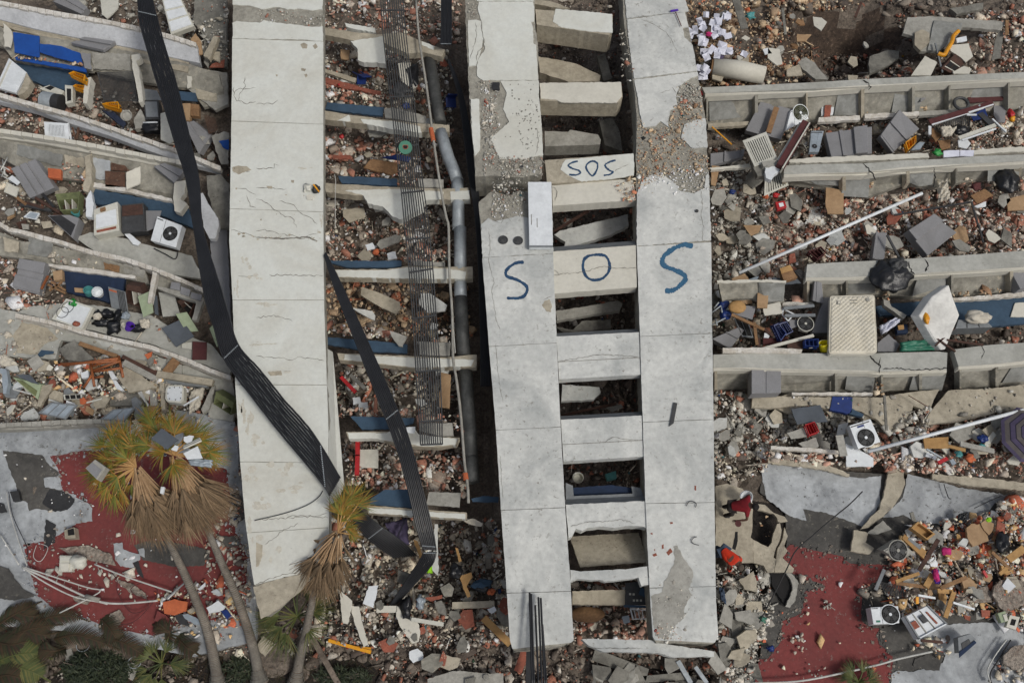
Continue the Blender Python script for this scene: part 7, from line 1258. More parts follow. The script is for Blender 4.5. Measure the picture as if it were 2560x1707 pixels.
for i, (s, wd, m) in enumerate((('R4 570 0 600 100', .12, 'concd'), ('R4 850 280 650 600', .12, 'dwood'), ('R4 410 715 650 630', .1, 'ply'), ('R4 410 730 720 770', .1, 'wood'), ('R4 870 785 1140 670', .12, 'wood'), ('R4 1010 820 920 1085', .13, 'ply'), ('R4 720 770 790 640', .18, 'ply'), ('R4 840 810 1000 820', .13, 'ply'), ('R4 1570 490 1733 370', .22, 'ply'), ('R4 1400 410 1590 590', .1, 'wood'),
   ('R4 640 855 815 885', .06, 'white'), ('R4 1000 930 1220 1000', .06, 'white'), ('R4 200 800 290 590', .1, 'grey'), ('R4 630 870 630 940', .08, 'yel'), ('R4 670 1320 890 1340', .08, 'dwood'), ('R4 1480 640 1570 560', .1, 'ply'), ('R4 1310 600 1350 670', .08, 'redp'), ('d 1200 500 1150 300', .05, 'grey'), ('U 770 1155 940 1070', .12, 'redp'), ('U 1180 800 1800 940', .16, 'conc'), ('U 560 900 870 1080', .05, 'galv'), ('d 870 1480 1400 1390', .06, 'black'), ('d 1400 1390 1450 1568', .06, 'black'), ('h 820 50 900 200', .08, 'dgrey'), ('h 1450 -20 1480 100', .06, 'black'),
   ('h 800 1150 815 1390', .08, 'concd'), ('h 490 1425 520 1568', .25, 'conc'), ('d 100 60 120 240', .1, 'concd'), ('d 600 120 640 20', .1, 'dwood'), ('c 1540 0 1600 200', .3, 'concd'))):
    nm_ = ['grey post end leaning on the tan drawer', 'long dark timber crossing the grey fan unit', 'light batten above the black grate', 'brown batten above the black grate', 'reddish plank below the purple cloth', 'upright leg of the angled tan batten', 'wide tan lath left of the purple cloth', 'top leg of the angled tan batten', 'broad yellow plank at the right border', 'thin brown lath pointing at the right border', 'white lath right of the black grate', 'white lath right of the angled batten', 'grey strip at the left of the black grate', 'tiny yellow strip left of the white appliance shell', 'dark lath under the white appliance shell', 'short tan lath near the black rag', 'small red stick at the right of the heap', 'grey thin rod at the broken slab, top right', 'red stick below the orange lump', 'long grey beam under the white oblong plate', 'thin steel rod crossing the tan hatch corner', 'black bent frame, upper bar, in the brick rubble', 'black bent frame, side bar, in the brick rubble', 'dark bar beside the round cladding frame', 'black thin bar near the right border', 'grey upright post in front of the fan unit', 'concrete post stub left of the lower white slab', 'dark timber left of the pit at the top', 'thin brown timber at the top of the pit', 'grey round timber at the top right of the papers'][i]
    plank('timber', nm_, 'timber', s, wd, [1.5, 1.4] if s[0] != 'h' else [1.55, 1.5], .05, m)
for lab, s, z, r_, m in (('orange plastic lump under the umbrella', 'U 1355 1065', 1.2, .16, 'orange'), ('blue crumpled plastic left of the oblong plate', 'U 1590 700', 1.1, .17, 'bluep'), ('teal plastic bit at the foot of the oblong plate', 'U 1580 850', 1.1, .12, 'teal'), ('turquoise bit beside the black lump', 'U 1160 990', 1.1, .13, 'teal'), ('black lump next to the orange lump', 'U 1310 970', 1.1, .15, 'bag'),
   ('turquoise net at the top of the right rubble', 'c 1640 110', 1.2, .2, 'teal'), ('orange scrap above the turquoise net', 'c 1622 68', 1.2, .1, 'orange'), ('magenta scrap among the papers', 'c 1352 235', 1.45, .12, 'pink'), ('purple scrap below the papers', 'c 1435 395', 1.3, .12, 'um1'), ('small red flower like scrap by the topmost right parapet', 'c 1305 640', 1.9, .12, 'redp'),
   ('yellow scrap near the second right parapet', 'R1 1275 1090', 1.8, .1, 'lyel'), ('blue scrap in the rubble below the slatted panels', 'R1 245 1370', 1.0, .12, 'bluep'), ('red flower scrap left of the crimson tin', 'R1 780 1410', 1.1, .12, 'redp'), ('orange scrap left of the red flower scrap', 'R1 660 1430', 1.1, .1, 'orange'), ('dark red cloth in the brick heap', 'd 1430 1285', 1.2, .2, 'mar'), ('green scrap beside the white sheets', 'R2 900 890', 1.9, .16, 'green'), ('green bottle at the bottom right of the people', 'k 1725 1130', .8, .12, 'dgreen'),
   ('blue scrap at the lower left of the red field', 'l 20 1330', .8, .1, 'bluep'), ('lime scrap at the right of the heap', 'l 1520 445', 1.3, .08, 'neon')): lump('bright_scrap', lab, 'scrap', s, z, r_, r_*.8, r_*.5, m, int(r_*90), .5)
# ================================================================ RUBBLE (nobody could count it)
PAL = dict(mix=[((146,140,128),.34),((118,112,103),.2),((176,166,148),.16),((198,194,184),.1),((140,92,74),.1),((84,76,70),.07)],
  brick=[((136,94,78),.19),((156,122,106),.12),((148,138,126),.28),((178,168,152),.16),((198,194,186),.1),((120,108,97),.14)],
  grey=[((140,138,130),.4),((118,114,106),.25),((164,158,146),.2),((190,186,176),.08),((134,92,76),.07)],
  dark=[((86,78,70),.35),((66,58,52),.25),((110,102,92),.2),((120,78,62),.12),((150,144,134),.08)],  # darkened rubble tones, painting shade into openings, pit and shaft foot
  tan=[((158,138,112),.3),((134,114,92),.2),((118,92,70),.15),((178,164,142),.15),((150,96,72),.1),((120,112,104),.1)],
  heap=[((176,146,104),.14),((150,142,130),.24),((204,202,194),.15),((190,178,156),.12),((156,84,60),.14),((112,106,98),.13),((88,80,74),.08)],
  white=[((206,203,194),.7),((160,154,142),.3)])
RND = np.random.RandomState(11)
BRIGHT = np.array([(130,44,40),(44,66,104),(60,104,110),(150,116,44),(170,170,172),(30,30,32),(54,80,58)])
def inpoly(x, y, p):
    c = np.zeros(len(x), bool); n = len(p)
    for i in range(n):
        (x0, y0), (x1, y1) = p[i], p[(i+1) % n]
        cond = ((y0 > y) != (y1 > y)) & (x < (x1-x0)*(y-y0)/(y1-y0+1e-9)+x0); c ^= cond
    return c
def srgbl(c):
    c = np.asarray(c, float)/255; return np.where(c <= .04045, c/12.92, ((c+.055)/1.055)**2.4)
def rubble(name, label, zones, group=None, cat='rubble'):
    """zones: (polygon string, count, smin m, smax m, palette, base z or None for terrain, z spread, flatness)"""
    VV, FF, CC = [], [], []; off = 0
    for s, n, a, b_, pal, bz, spread, flat in zones:
        if n < 1: continue
        p = q(s); xs_ = [v[0] for v in p]; ys_ = [v[1] for v in p]; X_ = []; Y_ = []; tot = 0
        while tot < n:
            x = RND.uniform(min(xs_), max(xs_), n*2); y = RND.uniform(min(ys_), max(ys_), n*2); k = inpoly(x, y, p)
            X_.append(x[k]); Y_.append(y[k]); tot += k.sum()
            if not k.any(): break
        x = np.concatenate(X_)[:n]; y = np.concatenate(Y_)[:n]; n = len(x)
        keep = np.sin(x*.055+y*.03)+np.sin(y*.07-x*.021)+np.sin(x*.13+2)*.6 > RND.uniform(-2.6, .2, n); x = x[keep]; y = y[keep]; n = len(x)
        if n < 1: continue
        u = RND.rand(n); size = np.minimum(a*(1-u*.999)**(-1/1.9), b_)
        dz = RND.rand(n)*spread*(1-.6*np.clip(size/b_, 0, 1))*(.55+.45*np.clip(np.sin(x*.05+1)+np.sin(y*.06), 0, 1))
        Pp = Gn(x, y, dz) if bz is None else Pn(x, y, bz+dz)
        el = RND.uniform(.55, 1.5, (n, 3)); fl = np.where(RND.rand(n) < flat, RND.uniform(.1, .28, n), RND.uniform(.4, .75, n)); el[:, 2] = fl
        stick = RND.rand(n) < .05; el[stick] = np.array([3.2, .22, .2]); dim = el*size[:, None]/2
        nk = 5; ang = np.sort(RND.rand(n, nk)*.9+np.arange(nk), 1)/nk*2*np.pi
        rad = RND.uniform(.6, 1.2, (n, nk)); ring = np.stack([np.cos(ang)*rad, np.sin(ang)*rad], 2)
        top = np.concatenate([ring*RND.uniform(.72, .98, (n, 1, 1)), np.ones((n, nk, 1))+RND.uniform(-.22, .22, (n, nk, 1))], 2)
        bot = np.concatenate([ring, -np.ones((n, nk, 1))], 2)
        loc = np.concatenate([top, bot], 1)*dim[:, None, :]
        yaw = RND.rand(n)*6.283; tl = np.abs(RND.normal(0, .24, n)); ta = RND.rand(n)*6.283
        ax = np.stack([np.cos(ta), np.sin(ta), 0*ta], 1)
        cy, sy = np.cos(yaw), np.sin(yaw); lx = loc[..., 0]*cy[:, None]-loc[..., 1]*sy[:, None]; ly = loc[..., 0]*sy[:, None]+loc[..., 1]*cy[:, None]; loc = np.stack([lx, ly, loc[..., 2]], 2)
        c, sn = np.cos(tl)[:, None, None], np.sin(tl)[:, None, None]; axb = np.broadcast_to(ax[:, None, :], loc.shape)
        loc = loc*c+np.cross(axb, loc)*sn+axb*(axb*loc).sum(2, keepdims=True)*(1-c)
        VV.append((loc+Pp[:, None, :]).reshape(-1, 3))
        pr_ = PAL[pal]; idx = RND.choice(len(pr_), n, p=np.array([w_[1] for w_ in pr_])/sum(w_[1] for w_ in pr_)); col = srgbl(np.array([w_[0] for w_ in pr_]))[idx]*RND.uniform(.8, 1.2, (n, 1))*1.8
        br = (RND.rand(n) < .012) & (size < .2); col[br] = srgbl(BRIGHT)[RND.randint(0, len(BRIGHT), br.sum())]
        CC.append(np.repeat(np.clip(col, 0, .85), 2*nk, 0)); FF.append(off+np.arange(n)*2*nk); off += n*2*nk
    V = np.concatenate(VV); B = np.concatenate(FF); Cc = np.concatenate(CC); N = len(B); nk = 5
    o0 = V.mean(0); V = V-o0
    idx = []; idx.append(B[:, None]+np.arange(nk)[None]); idx.append(B[:, None]+(2*nk-1-np.arange(nk))[None])
    six = np.concatenate(idx).reshape(-1); quads = []
    for i in range(nk): j = (i+1) % nk; quads.append(np.stack([B+i, B+nk+i, B+nk+j, B+j], 1))
    qd = np.concatenate(quads).reshape(-1); lo = np.concatenate([six, qd]); nf = 2*N+nk*N
    ls = np.concatenate([np.arange(2*N)*nk, 2*N*nk+np.arange(nk*N)*4])
    me = bpy.data.meshes.new(name); me.vertices.add(len(V)); me.vertices.foreach_set('co', V.reshape(-1)); me.loops.add(len(lo)); me.loops.foreach_set('vertex_index', lo.astype(np.int32))
    me.polygons.add(nf); me.polygons.foreach_set('loop_start', ls.astype(np.int32)); me.update(calc_edges=True); me.validate()
    at = me.attributes.new('Col', 'FLOAT_COLOR', 'POINT'); at.data.foreach_set('color', np.concatenate([Cc, np.ones((len(Cc), 1))], 1).reshape(-1))
    me.materials.append(D['rub']); o = bpy.data.objects.new(name, me); C.objects.link(o); o.location = o0
    return finish(o, label, cat, None, 'stuff')
SM, MD, BG = (.045, .16), (.09, .36), (.2, .6)
def zn(s, k, pal, bz=None, sp=.35, flat=.65, sc=1.0, big=1.0):
    p = q(s); A = abs(sum(p[i][0]*p[(i+1) % len(p)][1]-p[(i+1) % len(p)][0]*p[i][1] for i in range(len(p))))/2
    return [(s, max(8, int(A/58*k/sc**1.5)), SM[0]*sc, SM[1]*sc, pal, bz, sp, flat), (s, max(4, int(A/190*k)), MD[0]*sc, MD[1]*sc, pal, bz, sp*1.1, flat), (s, int(A/1300*k*big), *BG, pal, bz, sp*.8, .75)]
rubble('rubble', 'grey and brick rubble between the toppled storeys on the left', sum([
  zn('a -40 640 100 560 560 680 1000 950 1500 1150 1300 1110 300 920 -40 870', 1.2, 'brick', None, .75),
  zn('a 100 560 440 600 1000 640 1300 900 1450 1100 1100 980 500 760 200 660', .5, 'grey', None, .5), zn('a 240 -40 1560 -40 1560 460 1350 300 900 170 500 90', .7, 'grey', None, .7),
  zn('a -40 1080 110 1160 640 1280 640 1568 -40 1568', .7, 'mix', None, .55), zn('a 640 1400 1300 1480 1340 1568 640 1568', .4, 'grey', None, .4),
  zn('e -40 30 170 60 520 130 420 400 120 590 -40 560', .9, 'brick', None, .75), zn('e 100 400 500 440 450 530 120 590', .8, 'brick', .75, .35), zn('e 440 500 760 520 1040 560 1450 640 1400 700 1000 640 640 560', .4, 'dark', None, .4),
  zn('x -40 860 60 850 200 900 330 880 470 900 590 980 590 1060 330 1040 -40 1060', 1.6, 'mix', None, .85), zn('x 130 900 420 900 480 1000 130 1000', .7, 'heap', .8, .3),
  zn('a 1300 900 1580 900 1580 1250 1480 1150 1300 1090', .8, 'dark', None, .5), zn('a 1300 100 1560 0 1580 500 1400 400', .6, 'grey', .9, .3), zn('e 850 920 1250 860 1200 1010 900 1000', .6, 'grey', .8, .2), zn('x 590 1070 620 1070 640 1530 560 1530', 1, 'mix', .5, .5)], []))
rubble('rubble', 'brick and dust rubble filling the middle shaft', sum([zn(s, 1.25, pal, bz, sp) for s, pal, bz, sp in (
  ('b 465 0 1400 0 1420 300 465 240', 'brick', None, .9), ('b 465 250 1350 360 1350 860 465 720', 'mix', None, .7), ('b 465 560 880 660 880 740 465 700', 'brick', 1.4, .25), ('b 465 820 1350 900 1350 1290 465 1240', 'brick', None, .8), ('b 540 1150 970 1200 970 1230 560 1200', 'brick', 1.5, .2),
  ('b 465 1350 1400 1380 1400 1568 465 1568', 'mix', None, .8), ('f 480 0 1400 0 1350 230 480 230', 'brick', None, .9), ('f 1040 120 1310 150 1300 240 1020 230', 'brick', 1.5, .3), ('f 480 350 1450 350 1480 760 480 730', 'tan', None, .8), ('f 500 660 1060 700 1040 770 500 730', 'brick', 1.5, .25), ('f 1230 700 1340 700 1340 790 1230 780', 'brick', 1.6, .3),
  ('f 540 920 1450 960 1480 1300 560 1280', 'mix', None, .9), ('f 560 1240 1120 1240 1120 1300 560 1300', 'brick', 1.5, .3), ('f 1120 1280 1420 1260 1420 1400 1360 1400 1350 1340 1130 1340', 'brick', 1.6, .3), ('f 600 1450 1420 1500 1420 1568 600 1568', 'brick', None, .8),
  ('j 620 20 1420 0 1450 280 1060 240 800 240 620 180', 'brick', .9, .5), ('j 500 430 1650 440 1730 900 1740 1300 1000 1320 500 1300 300 1200 400 800', 'mix', None, .75), ('j 900 1000 1750 1000 1750 1500 900 1460', 'dark', None, .45), ('j 50 1120 900 1080 900 1400 300 1420 100 1300', 'dark', None, .4), ('j 850 1380 1750 1440 1750 1568 850 1568', 'dark', .2, .3)) ], []))
rubble('rubble', 'rubble in colours darkened for shade at the bottom of the openings between the painted strips', sum([zn(s, 1.0, pal, None, .5) for s, pal in (  # darker palette puts the deep shade into the chunk colours
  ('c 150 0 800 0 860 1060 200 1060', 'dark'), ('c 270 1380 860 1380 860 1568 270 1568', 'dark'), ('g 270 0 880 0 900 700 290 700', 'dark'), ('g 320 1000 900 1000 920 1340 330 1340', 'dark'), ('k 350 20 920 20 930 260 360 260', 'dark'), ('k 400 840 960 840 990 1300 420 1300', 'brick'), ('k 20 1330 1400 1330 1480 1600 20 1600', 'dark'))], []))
rubble('rubble', 'crumbled plaster and mortar chips lying on the tops of the white strips', sum([zn(s, k*.9, pal, 3.19, .05, .8, sc=.55, big=0) for s, k, pal in (
  ('B1 240 700 340 680 440 780 400 900 440 1050 400 1200 430 1340 800 1350 800 1500 300 1510 300 1100 280 850', 1.6, 'grey'), ('B1 170 0 260 0 240 180 170 120', 1.2, 'grey'), ('B1 290 720 420 780 400 1000 330 1000', .8, 'white'), ('S 0 130 500 120 480 380 0 340', .6, 'grey'), ('S 0 360 340 360 340 560 0 720', 1.2, 'grey'), ('S 0 560 330 640 220 760 0 730', .5, 'white'),
  ('c 860 780 940 900 1080 860 1130 700 1310 700 1340 840 1180 950 1230 1030 1350 1080 1360 1200 1100 1190 870 1300', 1.3, 'tan'), ('c 1135 600 1180 555 1290 600 1310 700 1200 750 1130 690', 2.0, 'grey'), ('c 870 1220 1340 1120 1360 1300 1250 1340 900 1330', .8, 'white'), ('c 680 1260 850 1200 850 1380 780 1400', 1.3, 'tan'),
  ('b 0 60 470 100 460 180 200 170 0 140', 1.0, 'grey'), ('k 970 900 1060 850 1200 800 1240 960 1180 1250 1060 1290 980 1240', .25, 'grey'), ('k 970 1140 1120 1160 1180 1290 1000 1290', .5, 'brick'), ('c 730 200 800 200 860 560 760 560', .7, 'grey'))], []))
rubble('rubble', 'brick red and beige rubble between the right storeys', sum([
  zn('d 200 40 1010 30 960 540 330 560', 1.1, 'dark', None, .22), zn('c 1190 0 1850 0 1850 590 1290 590 1240 180', 1.25, 'tan', None, .6), zn('d 0 0 1761 0 1761 510 1000 530 400 560 0 570', .75, 'dark', None, .3), zn('d 0 0 700 0 330 250 300 560 0 570', 1.0, 'tan', None, .7), zn('d 1300 80 1830 60 1830 500 1400 500 1430 250', 1.2, 'brick', None, .6), zn('d 750 470 1000 430 980 530 750 530', 1, 'brick', None, .6),
  zn('c 1350 640 1761 700 1761 1120 1360 1120', .5, 'dark', None, .6), zn('d 0 820 1761 750 1761 1030 0 1090', .9, 'mix', None, .7), zn('d 1200 880 1761 780 1761 1010 1200 1010', 1.1, 'brick', None, .6),
  zn('c 1370 1120 1761 1100 1761 1568 1380 1568', 1.6, 'grey', None, .6), zn('d -20 1250 500 1280 760 1330 1150 1250 1150 1568 -20 1568', 1.6, 'brick', None, .6), zn('d 1150 1200 1830 1180 1830 1568 1150 1568', 1.5, 'brick', None, .6), zn('g 1380 0 1761 0 1761 450 1390 350', 1.5, 'grey', None, .6),
  zn('h -60 0 1830 -60 1830 160 1100 210 700 220 280 240 -60 420', 1.7, 'brick', None, .65), zn('g 1385 350 1761 420 1761 820 1385 870', .9, 'mix', None, .6), zn('h -60 500 400 510 420 860 -60 860', .7, 'dark', None, .6), zn('h 740 550 1300 560 1300 850 740 860', .6, 'dark', None, .6), zn('h 1290 660 1830 650 1830 790 1290 830', .7, 'dark', None, .6), zn('h 60 495 300 480 320 510 60 510', 1, 'brick', .95, .15),
  zn('g 1385 1100 1761 1150 1761 1568 1390 1568', 1.5, 'grey', None, .8), zn('h -60 1220 700 1280 830 1400 820 1568 -60 1568', 1.5, 'grey', None, .8), zn('h 950 1260 1120 1240 1110 1400 900 1440 820 1400', 1.2, 'grey', 1.0, .25),
  zn('h 700 1420 1761 1230 1830 1240 1830 1568 600 1568', 1.7, 'brick', None, .9), zn('l -60 -20 1761 0 1761 160 1200 130 500 80 -60 40', 1.2, 'brick', .85, .3), zn('k 1390 0 1761 -40 1761 110 1500 200 1400 150', 1.4, 'mix', None, .6), zn('k 1405 760 1761 760 1800 1100 1700 1330 1640 1568 1410 1568', 1.6, 'grey', .6, .35), zn('h 1330 180 1560 160 1560 300', .1, 'grey', 1.5, .1)], []))
rubble('rubble', 'mixed heap of wood, plaster and brick bits on the lower right roof', sum([zn(s, k, pal, .72, sp, big=0 if k < .1 else 1) for s, k, pal, sp in (
  ('l 1000 470 1480 420 1560 330 1830 270 1830 1250 1500 1100 1200 1100 900 1100 800 950 900 750 880 600', 2.0, 'heap', .55), ('l 1540 330 1830 270 1830 900 1540 850', .7, 'brick', .7), ('l 790 690 960 700 940 860 820 830', .5, 'brick', .15), ('l 640 860 800 900 760 1000 650 960', .7, 'mix', .2), ('l 1610 1380 1830 1300 1830 1568 1500 1568', .5, 'mix', .2), ('l 880 1320 1240 1250 1260 1380 1150 1400', .4, 'heap', .15), ('l 240 1380 330 1400 380 1540 300 1540', .5, 'grey', .1), ('l 150 1240 260 1240 240 1370 160 1360', .6, 'brick', .1), ('l 360 1000 470 1010 440 1060 360 1060', .6, 'grey', .08), ('l -50 700 900 700 900 1560 -50 1560', .02, 'heap', .02))], []))
rubble('rubble', 'scattered chips and twigs on the lower left roof and between the palm feet', sum([zn(s, k, pal, bz, sp, .7, big=b_) for s, k, pal, bz, sp, b_ in (
  ('i 1450 200 1640 200 1720 1000 1500 1100 1400 700', .6, 'mix', .65, .2, .3), ('i 1050 950 1640 800 1720 1100 1560 1300 1100 1200', .65, 'heap', .65, .25, .3), ('i 200 600 900 620 900 1000 400 900', .16, 'grey', .66, .04, 0), ('i -40 -20 1300 -20 1300 1100 -40 900', .02, 'white', .66, .03, 0), ('i -40 900 1700 1150 1700 1568 -40 1568', .35, 'dark', .2, .12, .2), ('i 1450 1100 1730 1100 1740 1400 1500 1350', .8, 'mix', .35, .2, .3), ('i 150 1250 460 1220 450 1400 200 1380', .5, 'dark', .3, .1, .6))], []))
rubble('rubble', 'loose chips dusting the toppled slabs and parapets', sum([zn(s, k, pal, bz, sp, .6, big=0) for s, k, pal, bz, sp in (
  ('e 0 560 800 780 860 900 500 800 0 880', .12, 'mix', .83, .03), ('e 150 540 1050 600 1400 780 1000 760 300 640', .1, 'mix', .93, .03), ('h 160 1150 960 1130 960 1350 200 1240', .12, 'grey', 1.08, .03), ('h 1250 1100 1830 1090 1830 1240 1100 1350', .1, 'grey', 1.08, .03), ('h 1000 1240 1110 1230 1100 1320 960 1360', 1.0, 'mix', 1.05, .1), ('d 100 700 1761 700 1761 780 100 780', .25, 'mix', .85, .1), ('d 640 640 700 610 690 800 640 800', 1.5, 'tan', .95, .25), ('d 1060 580 1130 580 1110 790 1050 790', 1.5, 'tan', .95, .25), ('d 690 1180 750 1170 730 1300 690 1300', 1.5, 'tan', .9, .25),
  ('h 740 980 800 980 800 1160 740 1150', 1.3, 'tan', 1.1, .25), ('h 750 420 830 420 850 500 740 500', 1.4, 'tan', 1.1, .3), ('h 1270 440 1600 410 1600 440 1270 480', .8, 'tan', 1.15, .1), ('a 100 380 590 440 560 450 100 400', 1.5, 'tan', 1.4, .1), ('a 560 1040 640 1040 640 1300 570 1300', 1.2, 'tan', 1.2, .3), ('a 430 1100 600 1150 600 1250 420 1230', .6, 'brick', 1.1, .15), ('e 400 120 720 200 700 280 250 220', .4, 'mix', 1.0, .1), ('M 60 100 260 60 700 400 1290 950 1200 1320 900 1500 460 1400 60 1120', .08, 'tan', .77, .03))], []))

# ================================================================ loose plates among the rubble, one object each
def plates(where, zones, n, z, mats, lo=.16, hi=.42, seed=1):
    rr = random.Random(seed); p = q(zones); k = 0; xs_ = [v[0] for v in p]; ys_ = [v[1] for v in p]
    while k < n:
        x, y = rr.uniform(min(xs_), max(xs_)), rr.uniform(min(ys_), max(ys_))
        if not inpoly(np.array([x]), np.array([y]), p)[0]: continue
        k += 1; c = P(x, y, z+rr.uniform(-.12, .14)); s_ = rr.uniform(lo, hi); a0 = rr.random()*6.28; m = rr.randint(4, 6); asp = rr.uniform(.5, 1)
        tilt = Vector((rr.uniform(-.35, .35), rr.uniform(-.35, .35), 1)).normalized(); e1 = tilt.orthogonal().normalized(); e2 = tilt.cross(e1); ca, sa = math.cos(a0), math.sin(a0); f1 = e1*ca+e2*sa; f2 = (e2*ca-e1*sa)*asp
        top = []
        for i in range(m):
            t = (i+rr.uniform(-.25, .25))/m*6.283; r_ = s_*rr.uniform(.75, 1.15); top.append(c+f1*math.cos(t)*r_+f2*math.sin(t)*r_)
        th = rr.uniform(.03, .1); mt = rr.choice(mats); single('loose_plate', 'flat broken plate loose '+where, 'rubble plate', MB().prism(top, [v-tilt*th for v in top]), mt, group='flat plates loose '+where)
PM = ['cream', 'conc', 'concb', 'concb', 'plasterg', 'concd', 'conc']
plates('in the brick rubble field crossed by the long white pipe', 'c 1370 1150 1761 1150 1761 2100 1400 2100', 26, .95, PM, seed=1)
plates('in the right hand brick rubble above the black sack', 'd 100 1350 1750 1350 1750 1700 100 1800', 24, .95, PM+['brick', 'card'], seed=2)
plates('beside the lower fan unit and red crate', 'g 1390 1180 2600 1200 2600 1540 1390 1540', 24, .85, PM+['sblue', 'concd'], seed=3)
plates('near the long lower white conduit', 'h 850 1440 1740 1280 1740 1560 850 1560', 22, .95, PM+['brick', 'cream'], seed=4)
plates('on the lower right roof heap', 'l 960 520 1740 330 1740 1080 1350 1150 900 900', 44, 1.12, PM+['ply', 'card', 'brick', 'white', 'white'], .1, .3, seed=5)
plates('below the people near the foot of the last strip', 'k 1410 800 1761 850 1650 1560 1410 1560', 22, .85, ['conc', 'concb', 'conc', 'concd'], .14, .4, seed=6)
plates('in the lower left rubble around the orange chair', 'L3 0 900 1500 850 1500 1400 0 1420', 40, 1.0, PM+['white', 'card', 'brick', 'grey'], .12, .36, seed=7)
plates('at the left border beneath the first storeys', 'a 0 1180 640 1350 640 1560 0 1560', 16, .95, PM+['card', 'dwood'], .12, .3, seed=8)
plates('in the middle shaft', 'x 815 120 1120 140 1150 1200 860 1200', 34, 1.0, PM+['brick'], .1, .3, seed=9)
plates('at the bottom of the shaft below the lowest ledge', 'j 700 460 1700 460 1750 1560 900 1560', 30, .85, ['concd', 'concd', 'conc', 'brick', 'concb', 'niche'], .1, .36, seed=10)
plates('around the pit at the top right', 'c 1300 60 2500 60 2500 560 1300 540', 26, .85, PM+['wood'], .14, .4, seed=11)
plates('under the bottom rung between the strips', 'k 20 1380 1761 1400 1761 1620 20 1620', 18, .6, ['concd', 'conc', 'concd'], .15, .45, seed=12)
plates('beside the topmost parapet and wall strip on the left', 'a 1100 240 1570 60 1570 500 1300 420', 9, 1.15, ['concd', 'conc', 'concb'], .14, .35, seed=13)
plates('under the cable ribbon near the wall strip on the left', 'a 1320 820 1560 860 1560 1200 1330 1080', 9, .95, ['concd', 'conc'], .14, .35, seed=14)
# ================================================================ PALMS AND GARDEN
def leaflet(mb, a, d, ln, wd, up, droop, rr, seg=3):
    """a narrow tapering leaf blade from a along d, drooping"""
    s = d.cross(up); s = (s.normalized() if s.length > 1e-4 else Vector((1, 0, 0)))*wd; b = len(mb.v); p = a.copy(); dd = d.copy()
    for i in range(seg+1):
        t = i/seg; k = (1-t)**.7*(.6+.4*min(1, t*4+.4)); mb.v += [p-s*k, p+s*k]; dd = (dd+Vector((0, 0, -droop/seg))).normalized(); p = p+dd*ln/seg
    for i in range(seg): mb.f.append([b+2*i, b+2*i+1, b+2*i+3, b+2*i+2]); mb.m.append(0)
def fan(mb, st, c, d, plen, flen, n, spread, droop, rr, wd=.02, sag=.3):
    """petiole then a fan of blades"""
    e = c+d*plen+Vector((0, 0, -sag*plen*.3)); st.tube([c, c.lerp(e, .5)+Vector((0, 0, .04)), e], [.028, .022, .014], 5, cap=False)
    d2 = (e-c).normalized(); up = Vector((rr.uniform(-.3, .3), rr.uniform(-.3, .3), 1)); sx = d2.cross(up).normalized()
    for i in range(n):
        a = (i/(n-1)-.5)*spread+rr.uniform(-.04, .04); q_ = (d2*math.cos(a)+sx*math.sin(a)+Vector((0, 0, rr.uniform(-.12, .12)))).normalized()
        leaflet(mb, e, q_, flen*rr.uniform(.75, 1.1)*(1-.15*abs(a)), wd, up, droop+rr.uniform(0, .5), rr)
def palm(label, tr, cr, zc, live, ndead, rl, axis_k=1.0, seed=1, trunk_r=(.17, .09)):
    rr = random.Random(seed); pts = [P(x, y, z) for x, y, z in cat_rom(tr, 6)]; n = len(pts)
    rad = [trunk_r[0]+(trunk_r[1]-trunk_r[0])*min(1, i/(n*.75)) + (.12*max(0, 1-i/4)) for i in range(n)]
    T_ = MB(); T_.tube(pts, rad, 16); c = P(*cr, zc); ax = (c-pts[max(0, n-8)]).normalized()
    rg = MB()
    for i in range(2, n*3):
        k = i/3; j = min(int(k), n-2); p = pts[j].lerp(pts[j+1], k-j); r_ = rad[j]; rg.tube([p, p+(pts[j+1]-pts[j]).normalized()*.025], r_*1.035, 14, cap=False)
    L_, S_ = MB(), MB(); Dd, Ds = MB(), MB()
    for (x, y, dz, n_, pl, fl) in live:
        d = (P(x, y, zc+dz)-c); pl_ = max(.15, d.length*pl); fan(L_, S_, c, d.normalized(), pl_, fl, n_, 2.5, .35, rr, .017)
        fan(L_, S_, c, (d.normalized()+Vector((rr.uniform(-.15,.15), rr.uniform(-.15,.15), -.1))).normalized(), pl_*rr.uniform(.5, .9), fl*.8, n_, 2.2, .5, rr, .017)
    e1 = ax.orthogonal().normalized(); e2 = ax.cross(e1)
    for k in range(ndead):
        t = 2*math.pi*k*.618; o = (e1*math.cos(t)+e2*math.sin(t)); s0 = rr.random(); b0 = c-ax*(s0*rl*.35)
        d = (-ax*(1.0+.6*rr.random())+o*(.35+.5*rr.random())*(1.1-s0*.5)+Vector((0, -.1, -.1))).normalized()
        fan(Dd, Ds, b0+o*.1, d, rl*(.28+.2*rr.random()), rl*(.42+.22*rr.random()), 22, 1.05, .35, rr, .014, .1)
    multi('palm_tree', label, 'palm tree', [('trunk', T_, 'bark', [('trunk_ring', rg, 'concd')], {'smooth': True}), ('crown', L_, 'frond', [('leaf_stalk', S_, 'ply')]), ('dead_fronds', Dd, 'dead', [('dead_stalk', Ds, 'card')])])
w = lambda s: q('W '+s)[0]
def lv(l, fl=.8, pl=.9): return [(*w(f'{a} {b}'), dz, n, pl, fl) for a, b, dz, n in l]
